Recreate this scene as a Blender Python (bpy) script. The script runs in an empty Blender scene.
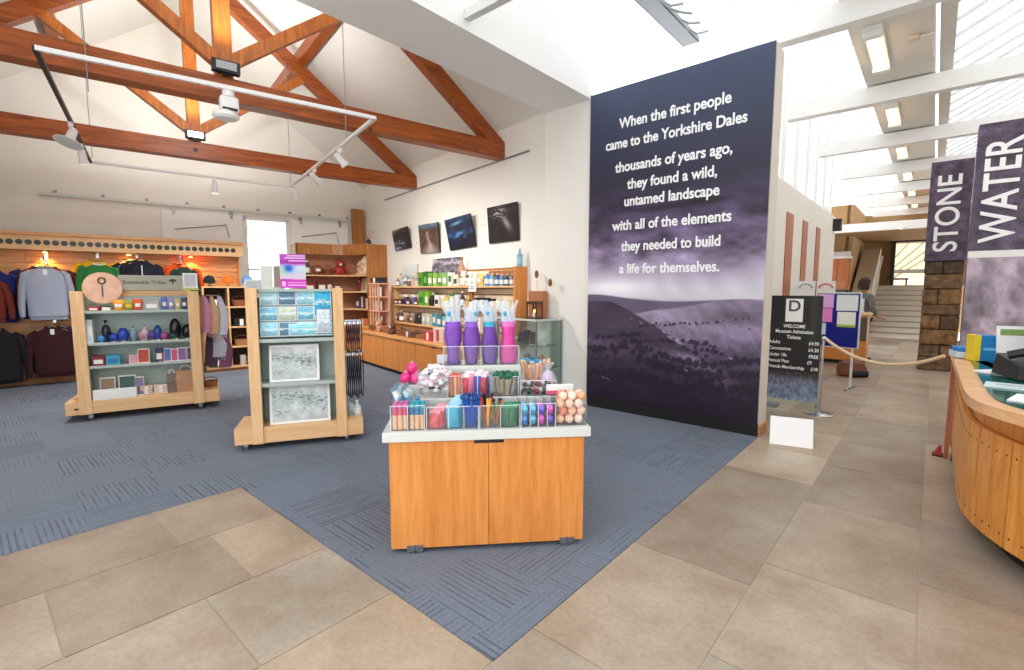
import bpy, bmesh, math, random
import numpy as np
from mathutils import Matrix, Vector

SC = bpy.context.scene
COL = SC.collection
R = math.radians
random.seed(7)
RNG = np.random.default_rng(11)

# ------------------------------------------------------------------ camera, sky, exposure
cam_data = bpy.data.cameras.new('camera')
cam = bpy.data.objects.new('camera', cam_data)
COL.objects.link(cam)
cam_data.sensor_width = 36.0
cam_data.lens = 36.0 * 484.0 / 1024.0
cam_data.clip_start = 0.02
cam.location = (0, 0, 1.6)
cam.rotation_euler = (R(90 - 5.547), 0, 0)
SC.camera = cam

SC.view_settings.view_transform = 'Standard'
SC.view_settings.look = 'None'
SC.view_settings.gamma = 1.0
SC.view_settings.use_curve_mapping = False
SC.view_settings.exposure = 0.8

world = bpy.data.worlds.new('sky')
SC.world = world
world.use_nodes = True
wn = world.node_tree.nodes
bg = wn['Background']
bg.inputs['Color'].default_value = (0.95, 0.975, 1.0, 1)
bg.inputs['Strength'].default_value = 1.55

# ------------------------------------------------------------------ frames
def frame(ox, oy, deg, oz=0.0):
    return Matrix.Translation((ox, oy, oz)) @ Matrix.Rotation(R(deg), 4, 'Z')
HALL = frame(0.474, 7.021, 38.4)     # x along the roof beams, y towards the back wall
COR = frame(0, 0, -41.0)             # x to the right across the corridor, y along it
G1 = frame(-5.113, 5.722, 31.06)     # first mobile gondola
G2 = frame(-2.623, 4.640, 19.41)     # second mobile gondola
KIO = frame(-0.727, 2.789, 5.93)     # sweet kiosk in the middle

def lin(c):
    c = np.asarray(c, float) / 255.0
    return np.where(c <= 0.04045, c / 12.92, ((c + 0.055) / 1.055) ** 2.4)

# ------------------------------------------------------------------ materials
_mats = {}
def _new(name):
    m = bpy.data.materials.new(name)
    m.use_nodes = True
    nt = m.node_tree
    return m, nt, nt.nodes, nt.links, nt.nodes['Principled BSDF']

def plain(name, rgb, rough=0.6, metal=0.0, var=0.12, scale=6.0, bump=0.0):
    if name in _mats: return _mats[name]
    m, nt, N, L, p = _new(name)
    c = lin(rgb)
    tc = N.new('ShaderNodeTexCoord'); no = N.new('ShaderNodeTexNoise')
    no.inputs['Scale'].default_value = scale; no.inputs['Detail'].default_value = 4
    L.new(tc.outputs['Object'], no.inputs['Vector'])
    mx = N.new('ShaderNodeMix'); mx.data_type = 'RGBA'
    mx.inputs['A'].default_value = (*(c * (1 - var)), 1)
    mx.inputs['B'].default_value = (*np.clip(c * (1 + var), 0, 1), 1)
    L.new(no.outputs['Fac'], mx.inputs['Factor'])
    L.new(mx.outputs['Result'], p.inputs['Base Color'])
    p.inputs['Roughness'].default_value = rough
    p.inputs['Metallic'].default_value = metal
    if bump:
        b = N.new('ShaderNodeBump'); b.inputs['Strength'].default_value = bump; b.inputs['Distance'].default_value = 0.01
        L.new(no.outputs['Fac'], b.inputs['Height']); L.new(b.outputs['Normal'], p.inputs['Normal'])
    _mats[name] = m
    return m

def wood(name, c1, c2, scale=(1, 1, 1), rough=0.45, dist=3.0):
    """stretched noise grain; scale is small along the grain"""
    if name in _mats: return _mats[name]
    m, nt, N, L, p = _new(name)
    tc = N.new('ShaderNodeTexCoord'); mp = N.new('ShaderNodeMapping')
    mp.inputs['Scale'].default_value = scale
    no = N.new('ShaderNodeTexNoise'); no.inputs['Scale'].default_value = 4.0
    no.inputs['Detail'].default_value = 6; no.inputs['Distortion'].default_value = dist * 0.3
    n2 = N.new('ShaderNodeTexNoise'); n2.inputs['Scale'].default_value = 22; n2.inputs['Detail'].default_value = 3
    L.new(tc.outputs['Object'], mp.inputs['Vector'])
    L.new(mp.outputs['Vector'], no.inputs['Vector']); L.new(mp.outputs['Vector'], n2.inputs['Vector'])
    ad = N.new('ShaderNodeMath'); ad.operation = 'MULTIPLY_ADD'; ad.inputs[1].default_value = 0.4
    L.new(n2.outputs['Fac'], ad.inputs[0]); L.new(no.outputs['Fac'], ad.inputs[2])
    rp = N.new('ShaderNodeValToRGB')
    rp.color_ramp.elements[0].position = 0.45; rp.color_ramp.elements[0].color = (*lin(c1), 1)
    rp.color_ramp.elements[1].position = 0.95; rp.color_ramp.elements[1].color = (*lin(c2), 1)
    L.new(ad.outputs[0], rp.inputs['Fac']); L.new(rp.outputs['Color'], p.inputs['Base Color'])
    p.inputs['Roughness'].default_value = rough
    _mats[name] = m
    return m

def emit(name, rgb, strength):
    if name in _mats: return _mats[name]
    m, nt, N, L, p = _new(name)
    p.inputs['Base Color'].default_value = (*lin(rgb), 1)
    p.inputs['Emission Color'].default_value = (*lin(rgb), 1)
    p.inputs['Emission Strength'].default_value = strength
    _mats[name] = m
    return m

def clear(name, tint=(255, 255, 255), alpha=0.85, rough=0.05, body=(235, 240, 245)):
    """thin clear plastic or glass sheet: see-through with a fresnel sheen"""
    if name in _mats: return _mats[name]
    m, nt, N, L, p = _new(name)
    N.remove(p)
    out = N['Material Output']
    t = N.new('ShaderNodeBsdfTransparent'); t.inputs['Color'].default_value = (*lin(tint), 1)
    g = N.new('ShaderNodeBsdfGlossy'); g.inputs['Roughness'].default_value = rough
    d = N.new('ShaderNodeBsdfDiffuse'); d.inputs['Color'].default_value = (*lin(body), 1)
    lw = N.new('ShaderNodeLayerWeight'); lw.inputs['Blend'].default_value = 0.25
    no = N.new('ShaderNodeTexNoise'); no.inputs['Scale'].default_value = 3
    m1 = N.new('ShaderNodeMixShader'); m1.inputs[0].default_value = 1 - alpha
    m2 = N.new('ShaderNodeMixShader')
    L.new(t.outputs[0], m1.inputs[1]); L.new(d.outputs[0], m1.inputs[2])
    mu = N.new('ShaderNodeMath'); mu.operation = 'MULTIPLY'; mu.inputs[1].default_value = 0.5
    L.new(lw.outputs['Fresnel'], mu.inputs[0]); L.new(mu.outputs[0], m2.inputs[0])
    L.new(m1.outputs[0], m2.inputs[1]); L.new(g.outputs[0], m2.inputs[2])
    L.new(m2.outputs[0], out.inputs['Surface'])
    _mats[name] = m
    return m

def vcol(name, rough=0.5, spec=0.4):
    if name in _mats: return _mats[name]
    m, nt, N, L, p = _new(name)
    a = N.new('ShaderNodeAttribute'); a.attribute_name = 'Col'
    no = N.new('ShaderNodeTexNoise'); no.inputs['Scale'].default_value = 90
    mx = N.new('ShaderNodeMix'); mx.data_type = 'RGBA'; mx.blend_type = 'MULTIPLY'; mx.inputs['Factor'].default_value = 0.08
    L.new(a.outputs['Color'], mx.inputs['A']); L.new(no.outputs['Color'], mx.inputs['B'])
    L.new(mx.outputs['Result'], p.inputs['Base Color'])
    p.inputs['Roughness'].default_value = rough
    p.inputs['Specular IOR Level'].default_value = spec
    _mats[name] = m
    return m

# ------------------------------------------------------------------ mesh builder
class MB:
    def __init__(s):
        s.bm = bmesh.new()
    def box(s, x0, x1, y0, y1, z0, z1, bev=0.0, M=None):
        T = Matrix.Translation(((x0 + x1) / 2, (y0 + y1) / 2, (z0 + z1) / 2)) @ Matrix.Diagonal((abs(x1 - x0), abs(y1 - y0), abs(z1 - z0), 1))
        if M is not None: T = M @ T
        r = bmesh.ops.create_cube(s.bm, size=1.0, matrix=T)
        if bev:
            es = list({e for v in r['verts'] for e in v.link_edges})
            bmesh.ops.bevel(s.bm, geom=es, offset=bev, segments=2, profile=0.5, affect='EDGES', clamp_overlap=True)
        return s
    def ring(s, pts):
        return [s.bm.verts.new(p) for p in pts]
    def skinrings(s, rings, cap=True, closed=True):
        n = len(rings[0])
        for a, b in zip(rings[:-1], rings[1:]):
            for i in range(n if closed else n - 1):
                j = (i + 1) % n
                try: s.bm.faces.new((a[i], a[j], b[j], b[i]))
                except ValueError: pass
        if cap:
            for r in (rings[0], rings[-1]):
                try: s.bm.faces.new(r)
                except ValueError: pass
    def loft(s, rows, cap=True):
        s.skinrings([s.ring(r) for r in rows], cap)
        return s
    def tube(s, pts, rad, n=8, flat=1.0):
        pts = [Vector(p) for p in pts]
        if not isinstance(rad, (list, tuple)): rad = [rad] * len(pts)
        rows = []
        up = None
        for i, p in enumerate(pts):
            d = (pts[min(i + 1, len(pts) - 1)] - pts[max(i - 1, 0)]).normalized()
            ref = up if up is not None else (Vector((0, 0, 1)) if abs(d.z) < 0.9 else Vector((1, 0, 0)))
            e1 = d.cross(ref).normalized(); e2 = e1.cross(d).normalized(); up = e2
            rows.append([p + (e1 * math.cos(t) + e2 * math.sin(t) * flat) * rad[i] for t in [2 * math.pi * k / n for k in range(n)]])
        return s.loft(rows)
    def cyl(s, p0, p1, r0, r1=None, n=16):
        return s.tube([p0, p1], [r0, r0 if r1 is None else r1], n)
    def lathe(s, prof, c=(0, 0, 0), n=18, sx=1.0, sy=1.0, cap=True, M=None):
        rows = []
        for r, z in prof:
            row = []
            for k in range(n):
                t = 2 * math.pi * k / n
                v = Vector((c[0] + r * sx * math.cos(t), c[1] + r * sy * math.sin(t), c[2] + z))
                row.append(M @ v if M is not None else v)
            rows.append(row)
        return s.loft(rows, cap)
    def sph(s, c, r, u=12, v=8):
        if not isinstance(r, (list, tuple)): r = (r, r, r)
        T = Matrix.Translation(c) @ Matrix.Diagonal((*r, 1))
        bmesh.ops.create_uvsphere(s.bm, u_segments=u, v_segments=v, radius=1.0, matrix=T)
        return s
    def prism(s, poly, axis, lo, hi):
        def P(a, b, t):
            return {'x': (t, a, b), 'y': (a, t, b), 'z': (a, b, t)}[axis]
        return s.loft([[P(a, b, lo) for a, b in poly], [P(a, b, hi) for a, b in poly]])
    def face(s, pts):
        s.bm.faces.new([s.bm.verts.new(p) for p in pts]); return s
    def beam(s, p0, p1, w, h, side=(0, 1, 0)):
        """rectangular bar from p0 to p1; w across `side`, h across the third direction"""
        p0, p1 = Vector(p0), Vector(p1); d = (p1 - p0).normalized(); sd = Vector(side).normalized(); t = d.cross(sd).normalized()
        rows = [[p + sd * (w / 2) * a + t * (h / 2) * b for a, b in ((-1, -1), (1, -1), (1, 1), (-1, 1))] for p in (p0, p1)]
        return s.loft(rows)
    def mesh(s, name, mat, smooth=False):
        bmesh.ops.recalc_face_normals(s.bm, faces=s.bm.faces)
        me = bpy.data.meshes.new(name)
        s.bm.to_mesh(me); s.bm.free()
        if mat is not None: me.materials.append(mat)
        if smooth:
            me.polygons.foreach_set('use_smooth', [True] * len(me.polygons))
            try: me.set_sharp_from_angle(angle=R(40))
            except Exception: pass
        return me
    def build(s, name, mat, parent=None, smooth=False, M=None):
        o = bpy.data.objects.new(name, s.mesh(name, mat, smooth))
        COL.objects.link(o)
        if parent is not None: o.parent = parent
        if M is not None: o.matrix_local = M
        return o

def tag(o, label, cat, group=None, kind=None):
    if label: o['label'] = label
    if cat: o['category'] = cat
    if group: o['group'] = group
    if kind: o['kind'] = kind
    return o

def thing(name, label, cat, fr, loc=(0, 0, 0), rz=0, group=None, tilt=None):
    o = bpy.data.objects.new(name, None)
    o.empty_display_size = 0.05
    COL.objects.link(o)
    M = fr @ Matrix.Translation(loc) @ Matrix.Rotation(R(rz), 4, 'Z')
    if tilt is not None: M = M @ tilt
    o.matrix_world = M
    return tag(o, label, cat, group)

def struct(name, mb, mat, fr=None, smooth=False):
    o = mb.build(name, mat, None, smooth)
    if fr is not None: o.matrix_world = fr
    o['kind'] = 'structure'
    return o

def dup(root, M, label=None, group=None):
    r = root.copy(); COL.objects.link(r); r.matrix_world = M
    if label: r['label'] = label
    if group: r['group'] = group
    for ch in list(root.children):
        c = ch.copy(); COL.objects.link(c); c.parent = r
        for g in list(ch.children):
            d = g.copy(); COL.objects.link(d); d.parent = c
    return r

def place(fr, loc, rz=0):
    return fr @ Matrix.Translation(loc) @ Matrix.Rotation(R(rz), 4, 'Z')

def text_mesh(txt, size, mat, parent, M, name='lettering', ext=0.002, bold=0.0, align='CENTER', shear=0.0, sx=1.0):
    cu = bpy.data.curves.new(name, 'FONT')
    cu.body = txt; cu.size = size; cu.extrude = ext; cu.offset = bold * size
    cu.align_x = align; cu.align_y = 'CENTER'; cu.shear = shear; cu.space_character = 1.0
    tmp = bpy.data.objects.new('tmp_text', cu)
    COL.objects.link(tmp)
    dg = bpy.context.evaluated_depsgraph_get()
    me = bpy.data.meshes.new_from_object(tmp.evaluated_get(dg))
    bpy.data.objects.remove(tmp); bpy.data.curves.remove(cu)
    me.name = name
    me.transform(M @ Matrix.Diagonal((sx, 1, 1, 1)))
    me.materials.clear(); me.materials.append(mat)
    o = bpy.data.objects.new(name, me)
    COL.objects.link(o); o.parent = parent
    return o

UP = Matrix.Rotation(R(90), 4, 'X')   # text in xy plane -> standing in xz plane facing -y

def printed(name, w, h, nx, ny, fn, parent, M, mat=None):
    """a flat print of w x h standing in the local xz plane (x 0..w, z 0..h, facing -y); fn(u, v) -> sRGB"""
    us = (np.arange(nx) + 0.5) / nx; vs = (np.arange(ny) + 0.5) / ny
    U, V = np.meshgrid(us, vs)
    rgb = lin(np.clip(fn(U, V), 0, 255)).reshape(-1, 3)
    X, Z = np.meshgrid(np.linspace(0, w, nx + 1), np.linspace(0, h, ny + 1))
    co = np.stack([X.ravel(), np.zeros(X.size), Z.ravel()], 1)
    i = np.arange(nx * ny); r, c = i // nx, i % nx
    a = r * (nx + 1) + c
    q = np.stack([a, a + 1, a + nx + 2, a + nx + 1], 1)
    me = bpy.data.meshes.new(name)
    me.from_pydata(co.tolist(), [], q.tolist())
    at = me.color_attributes.new('Col', 'FLOAT_COLOR', 'CORNER')
    cc = np.ones((nx * ny * 4, 4), np.float32); cc[:, :3] = np.repeat(rgb, 4, axis=0)
    at.data.foreach_set('color', cc.ravel())
    me.materials.append(mat or vcol('printed_ink'))
    o = bpy.data.objects.new(name, me); COL.objects.link(o)
    o.parent = parent; o.matrix_local = M
    return o

def vnoise(u, v, s, seed):
    g = np.random.default_rng(seed).random((64, 64))
    x = np.asarray(u) * s; y = np.asarray(v) * s
    xi = np.floor(x).astype(int); yi = np.floor(y).astype(int)
    fx = x - xi; fy = y - yi; fx = fx * fx * (3 - 2 * fx); fy = fy * fy * (3 - 2 * fy)
    a = g[yi % 64, xi % 64]; b = g[yi % 64, (xi + 1) % 64]; c = g[(yi + 1) % 64, xi % 64]; d = g[(yi + 1) % 64, (xi + 1) % 64]
    return (a * (1 - fx) + b * fx) * (1 - fy) + (c * (1 - fx) + d * fx) * fy
def fbm(u, v, s, seed, oct=4):
    t = 0; amp = 0.5; n = 0
    for k in range(oct):
        t = t + amp * vnoise(u, v, s * 2 ** k, seed + k); n += amp; amp *= 0.5
    return t / n
def ramp(x, stops):
    xs = [s[0] for s in stops]
    return np.stack([np.interp(x, xs, [s[1][k] for s in stops]) for k in range(3)], -1)
def mixc(a, b, t):
    return a * (1 - t[..., None]) + b * t[..., None]
def sm(e0, e1, x):
    t = np.clip((x - e0) / (e1 - e0), 0, 1); return t * t * (3 - 2 * t)

ORD = ['first', 'second', 'third', 'fourth', 'fifth', 'sixth', 'seventh', 'eighth', 'ninth', 'tenth', 'eleventh', 'twelfth',
       'thirteenth', 'fourteenth', 'fifteenth', 'sixteenth', 'seventeenth', 'eighteenth', 'nineteenth', 'twentieth',
       'twenty-first', 'twenty-second', 'twenty-third', 'twenty-fourth', 'twenty-fifth']

# palette
M_white_wall = plain('white_plaster', (238, 234, 226), 0.85, var=0.02, scale=2)
M_ceil = plain('white_boarding', (232, 230, 222), 0.8, var=0.02, scale=1.5)
M_white = plain('white_paint', (240, 240, 238), 0.5, var=0.02)
M_oak = wood('orange_oak_veneer', (204, 122, 48), (230, 154, 78), (5, 5, 0.4))
M_oakx = wood('oak_horizontal_grain', (205, 135, 75), (236, 180, 118), (0.7, 6, 6))
M_beech = wood('pale_beech', (222, 172, 118), (240, 200, 150), (6, 6, 0.6))
M_beechx = wood('pale_beech_rail', (222, 172, 118), (240, 200, 150), (0.6, 6, 6))
M_brown = wood('brown_oak', (150, 92, 40), (190, 128, 66), (6, 6, 0.6))
M_beam = wood('stained_truss_timber', (112, 48, 10), (182, 94, 30), (0.5, 5, 5), 0.4)
M_beamv = wood('stained_truss_post', (148, 74, 16), (212, 126, 48), (5, 5, 0.5), 0.4)
M_shelf = plain('grey_green_laminate', (176, 190, 182), 0.5, var=0.03)
M_greytop = plain('pale_grey_laminate', (214, 218, 212), 0.4, var=0.03)
M_chrome = plain('chrome', (200, 202, 205), 0.2, 1.0, var=0.03)
M_black = plain('black_plastic', (22, 22, 24), 0.45, var=0.1)
M_grey = plain('grey_metal', (150, 155, 160), 0.4, 0.6, var=0.05)
M_paper = plain('white_paper', (242, 242, 240), 0.7, var=0.02)
M_glass = clear('clear_glass', (250, 254, 252), 0.96, 0.03)
M_glassg = clear('green_tinted_glass', (249, 254, 252), 0.97, 0.03, (214, 235, 228))
M_acry = clear('clear_acrylic', (254, 254, 255), 0.97, 0.08)
M_roofglass = clear('milky_roof_sheet', (255, 255, 255), 0.8, 0.3, (250, 250, 250))
def C(rgb, rough=0.55):
    return plain('colour_%d_%d_%d' % tuple(rgb), rgb, rough, var=0.08, scale=25)

# ================================================================== SETTING
# flagstone floor: every flag is a face patch with a dark joint around it
def flagstones():
    me_pts, faces, cols = [], [], []
    g = 0.0035
    def flag(v0, v1, u0, u1, z=0.0):
        base = random.choice([(180, 165, 147), (172, 156, 139), (188, 171, 149), (178, 167, 153), (192, 177, 158)])
        k = random.uniform(0.95, 1.04)
        c = lin(np.clip(np.array(base) * k, 0, 255))
        i = len(me_pts)
        zt = z + random.uniform(0, 0.0015)
        me_pts.extend([(v0 + g, u0 + g, zt), (v1 - g, u0 + g, zt), (v1 - g, u1 - g, zt), (v0 + g, u1 - g, zt),
                       (v0 + g, u0 + g, -0.03), (v1 - g, u0 + g, -0.03), (v1 - g, u1 - g, -0.03), (v0 + g, u1 - g, -0.03)])
        for f in ((0, 1, 2, 3), (0, 4, 5, 1), (1, 5, 6, 2), (2, 6, 7, 3), (3, 7, 4, 0)):
            faces.append(tuple(i + q for q in f)); cols.append(c)
    def column(v0, v1, ends):
        for a, b in zip(ends[:-1], ends[1:]): flag(v0, v1, a, b)
    # left of the carpet corner (u < 1.41)
    column(-4.14, -3.45, [-3.2, -2.3, -1.35, -0.35, 0.815, 1.41])
    column(-3.45, -2.75, [-3.2, -2.1, -0.9, 0.2, 0.975, 1.41])
    column(-2.75, -2.06, [-3.2, -2.2, -1.2, -0.3, 0.74, 1.41])
    column(-2.06, -1.335, [-3.2, -2.4, -1.3, -0.2, 0.72, 1.41])
    # corridor
    column(-1.335, -0.648, [-3.2, -2.1, -1.0, 0.1, 0.9, 1.68, 2.71, 4.47, 5.3, 6.2, 7.3, 8.4, 9.6, 10.7, 12, 13.2, 14.4, 15.6, 17, 18.4, 20])
    column(-0.648, 0.036, [-3.2, -2.0, -0.9, 0.2, 1.2, 2.06, 3.0, 4.11, 5.1, 6.04, 7.2, 8.1, 9.3, 10.5, 11.6, 12.8, 14, 15.3, 16.6, 18, 19, 20])
    column(0.036, 0.72, [-3.2, -1.9, -0.7, 0.5, 1.5, 2.4, 3.33, 4.285, 5.4, 6.5, 7.6, 8.9, 10, 11.2, 12.5, 13.8, 15, 16.5, 18, 20])
    column(0.72, 1.5, [-3.2, -1.5, 0, 1.4, 2.6, 3.8, 5, 6.3, 7.8, 9.2, 11, 12.6, 14, 16, 18, 20])
    column(1.5, 3.2, [-3.2, -1, 1.2, 3.4, 5.6, 8, 10.5, 13, 16, 20])
    column(-2.02, -1.335, [5.9, 7, 8.2, 9.4, 10.6, 11.7, 13, 14.2, 15.6, 17, 18.4, 20])
    column(-4.8, -2.02, [5.9, 8, 10, 12, 14, 16, 18, 20])
    me = bpy.data.meshes.new('floor')
    me.from_pydata(me_pts, [], faces)
    at = me.color_attributes.new('Col', 'FLOAT_COLOR', 'CORNER')
    arr = np.ones((len(faces) * 4, 4), np.float32)
    arr[:, :3] = np.repeat(np.array(cols), 4, axis=0)
    at.data.foreach_set('color', arr.ravel())
    m, nt, N, L, p = _new('sandstone_flags')
    a = N.new('ShaderNodeAttribute'); a.attribute_name = 'Col'
    tc = N.new('ShaderNodeTexCoord')
    n1 = N.new('ShaderNodeTexNoise'); n1.inputs['Scale'].default_value = 1.6; n1.inputs['Detail'].default_value = 8; n1.inputs['Roughness'].default_value = 0.65
    n2 = N.new('ShaderNodeTexNoise'); n2.inputs['Scale'].default_value = 40; n2.inputs['Detail'].default_value = 5
    L.new(tc.outputs['Object'], n1.inputs['Vector']); L.new(tc.outputs['Object'], n2.inputs['Vector'])
    rp = N.new('ShaderNodeValToRGB')
    rp.color_ramp.elements[0].position = 0.3; rp.color_ramp.elements[0].color = (0.62, 0.55, 0.48, 1)
    rp.color_ramp.elements[1].position = 0.72; rp.color_ramp.elements[1].color = (1.06, 1.07, 1.08, 1)
    L.new(n1.outputs['Fac'], rp.inputs['Fac'])
    mx = N.new('ShaderNodeMix'); mx.data_type = 'RGBA'; mx.blend_type = 'MULTIPLY'; mx.inputs['Factor'].default_value = 1.0
    L.new(a.outputs['Color'], mx.inputs['A']); L.new(rp.outputs['Color'], mx.inputs['B'])
    r2 = N.new('ShaderNodeValToRGB')
    r2.color_ramp.elements[0].position = 0.3; r2.color_ramp.elements[0].color = (0.82, 0.82, 0.82, 1)
    r2.color_ramp.elements[1].position = 0.6; r2.color_ramp.elements[1].color = (1, 1, 1, 1)
    L.new(n2.outputs['Fac'], r2.inputs['Fac'])
    m2 = N.new('ShaderNodeMix'); m2.data_type = 'RGBA'; m2.blend_type = 'MULTIPLY'; m2.inputs['Factor'].default_value = 0.8
    L.new(mx.outputs['Result'], m2.inputs['A']); L.new(r2.outputs['Color'], m2.inputs['B'])
    L.new(m2.outputs['Result'], p.inputs['Base Color'])
    p.inputs['Roughness'].default_value = 0.42
    b = N.new('ShaderNodeBump'); b.inputs['Strength'].default_value = 0.15; b.inputs['Distance'].default_value = 0.01
    L.new(n1.outputs['Fac'], b.inputs['Height']); L.new(b.outputs['Normal'], p.inputs['Normal'])
    me.materials.append(m)
    o = bpy.data.objects.new('floor', me); COL.objects.link(o)
    o.matrix_world = COR; o['kind'] = 'structure'
flagstones()
struct('floor_joints', MB().box(-4.5, 3.2, -3.2, 20, -0.06, -0.004), plain('joint_mortar', (186, 172, 150), 0.9, var=0.1), COR)

# carpet: tiles of half a metre with pile lines turned every other tile
def carpet_mat():
    m, nt, N, L, p = _new('carpet_tiles')
    tc = N.new('ShaderNodeTexCoord'); sx = N.new('ShaderNodeSeparateXYZ')
    L.new(tc.outputs['Object'], sx.inputs[0])
    def math_(op, a, b=None, c=None):
        n = N.new('ShaderNodeMath'); n.operation = op
        for i, v in enumerate((a, b, c)):
            if v is None: continue
            if isinstance(v, (int, float)): n.inputs[i].default_value = v
            else: L.new(v, n.inputs[i])
        return n.outputs[0]
    tx = math_('MULTIPLY', sx.outputs['X'], 2.0); ty = math_('MULTIPLY', sx.outputs['Y'], 2.0)
    ix = math_('FLOOR', tx); iy = math_('FLOOR', ty)
    chk = math_('PINGPONG', math_('ADD', ix, iy), 1.0)
    fx = math_('FRACT', tx); fy = math_('FRACT', ty)
    coord = N.new('ShaderNodeMix'); coord.data_type = 'FLOAT'
    L.new(chk, coord.inputs['Factor']); L.new(fx, coord.inputs['A']); L.new(fy, coord.inputs['B'])
    other = N.new('ShaderNodeMix'); other.data_type = 'FLOAT'
    L.new(chk, other.inputs['Factor']); L.new(fy, other.inputs['A']); L.new(fx, other.inputs['B'])
    wn_ = N.new('ShaderNodeTexWhiteNoise'); wn_.noise_dimensions = '2D'
    cb = N.new('ShaderNodeCombineXYZ'); L.new(ix, cb.inputs[0]); L.new(iy, cb.inputs[1]); L.new(cb.outputs[0], wn_.inputs['Vector'])
    # pile lines: even ridges, each with a darkness of its own that drifts along the tile
    NL = 15.0
    ln = math_('MULTIPLY', coord.outputs['Result'], NL)
    lid = math_('FLOOR', ln); lf = math_('FRACT', ln)
    ridge = math_('SMOOTH_MIN', math_('MULTIPLY', math_('ABSOLUTE', math_('SUBTRACT', lf, 0.5)), 4.0), 1.0, 0.2)
    cl = N.new('ShaderNodeCombineXYZ')
    L.new(math_('MULTIPLY', lid, 3.7), cl.inputs[0])
    L.new(math_('MULTIPLY', other.outputs['Result'], 1.6), cl.inputs[1])
    L.new(math_('MULTIPLY', wn_.outputs['Value'], 50.0), cl.inputs[2])
    nl = N.new('ShaderNodeTexNoise'); nl.inputs['Scale'].default_value = 1.0; nl.inputs['Detail'].default_value = 1
    L.new(cl.outputs[0], nl.inputs['Vector'])
    dk = N.new('ShaderNodeMapRange'); dk.inputs['From Min'].default_value = 0.38; dk.inputs['From Max'].default_value = 0.6
    L.new(nl.outputs['Fac'], dk.inputs['Value'])
    inv = math_('SUBTRACT', 1.0, ridge)
    sval = math_('SUBTRACT', 1.0, math_('MULTIPLY', math_('MULTIPLY_ADD', dk.outputs['Result'], 0.7, 0.15), inv))
    stripe = N.new('ShaderNodeValToRGB')
    stripe.color_ramp.elements[0].position = 0.0; stripe.color_ramp.elements[0].color = (0.08, 0.085, 0.1, 1)
    stripe.color_ramp.elements[1].position = 1.0; stripe.color_ramp.elements[1].color = (1, 1, 1, 1)
    L.new(sval, stripe.inputs['Fac'])
    amt = math_('MULTIPLY_ADD', math_('POWER', wn_.outputs['Value'], 1.6), 0.95, 0.12)
    ng = N.new('ShaderNodeTexNoise'); ng.inputs['Scale'].default_value = 160; ng.inputs['Detail'].default_value = 2
    L.new(tc.outputs['Object'], ng.inputs['Vector'])
    base = N.new('ShaderNodeMix'); base.data_type = 'RGBA'
    base.inputs['A'].default_value = (*lin((84, 90, 101)), 1); base.inputs['B'].default_value = (*lin((140, 150, 166)), 1)
    L.new(ng.outputs['Fac'], base.inputs['Factor'])
    mul = N.new('ShaderNodeMix'); mul.data_type = 'RGBA'; mul.blend_type = 'MULTIPLY'
    L.new(amt, mul.inputs['Factor']); L.new(base.outputs['Result'], mul.inputs['A']); L.new(stripe.outputs['Color'], mul.inputs['B'])
    L.new(mul.outputs['Result'], p.inputs['Base Color'])
    p.inputs['Roughness'].default_value = 0.95; p.inputs['Specular IOR Level'].default_value = 0.1
    bp = N.new('ShaderNodeBump'); bp.inputs['Strength'].default_value = 0.5; bp.inputs['Distance'].default_value = 0.004
    L.new(sval, bp.inputs['Height']); L.new(bp.outputs['Normal'], p.inputs['Normal'])
    return m
cp = [(-1.335, 1.41), (-1.335, 5.62), (-4.25, 5.62), (-5.5, 12.7), (-13.5, 11.0), (-12.6, -1.0), (-12.0, -3.2), (-4.12, -3.2), (-4.12, 1.41)]
struct('floor_carpet', MB().prism(cp, 'z', -0.05, 0.004), carpet_mat(), COR)

# hall walls
LW, BK = -7.54, 6.73
def roofz(a): return 4.05 + 0.74 * (3.77 - abs(a + 3.77))
def frontb(a): return 0.1873 * a          # line of the bulkhead in hall coordinates
struct('wall_right', MB().box(0, 0.25, 0.0, BK + 0.2, -0.03, 4.06), M_white_wall, HALL)
struct('wall_left', MB().box(LW - 0.25, LW, -1.4, BK + 0.2, -0.03, 4.06), M_white_wall, HALL)
wb = MB()
wa0, wa1, wz = -2.67, -1.74, 3.15
wb.prism([(LW, -0.03), (wa0, -0.03), (wa0, roofz(wa0)), (LW, roofz(LW))], 'y', BK, BK + 0.2)
wb.prism([(wa1, -0.03), (0, -0.03), (0, roofz(0)), (wa1, roofz(wa1))], 'y', BK, BK + 0.2)
wb.prism([(wa0, wz), (wa1, wz), (wa1, roofz(wa1)), (-1.9, roofz(-1.9)), (wa0, roofz(wa0))], 'y', BK, BK + 0.2)
wb.prism([(wa0, roofz(wa0) - 0.02), (wa0 - 0.01, roofz(wa0)), (-3.77, roofz(-3.77)), (LW, roofz(LW)), (LW, roofz(LW) - 0.02), (-3.77, roofz(LW) - 0.02)], 'y', BK + 0.01, BK + 0.2)
struct('wall_back', wb, M_white_wall, HALL)
cl = MB()
for a0, a1 in ((0.1, -3.77), (-3.77, LW - 0.1)):
    za0 = roofz(a0) if a0 <= 0 else 4.05 - 0.074
    za1 = roofz(a1)
    rows = []
    for dz in (0, 0.08):
        rows.append([(a0, frontb(a0) + 0.02, za0 + dz), (a1, frontb(a1) + 0.02, za1 + dz), (a1, BK + 0.2, za1 + dz), (a0, BK + 0.2, za0 + dz)])
    cl.loft(rows)
struct('ceiling', cl, M_ceil, HALL)

# white bulkhead: the cut-open gable above the shop front, following the roof pitch
bk = MB()
L0, L1, L2 = 5.61, 5.61 - 3.83, 5.61 - 7.9
bk.prism([(L0, 4.03), (L2, 4.03), (L2, 4.2), (L1, 6.95), (L0, 4.2)], 'x', -4.248, -3.504)
struct('wall_bulkhead', bk, M_white, COR)
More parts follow.
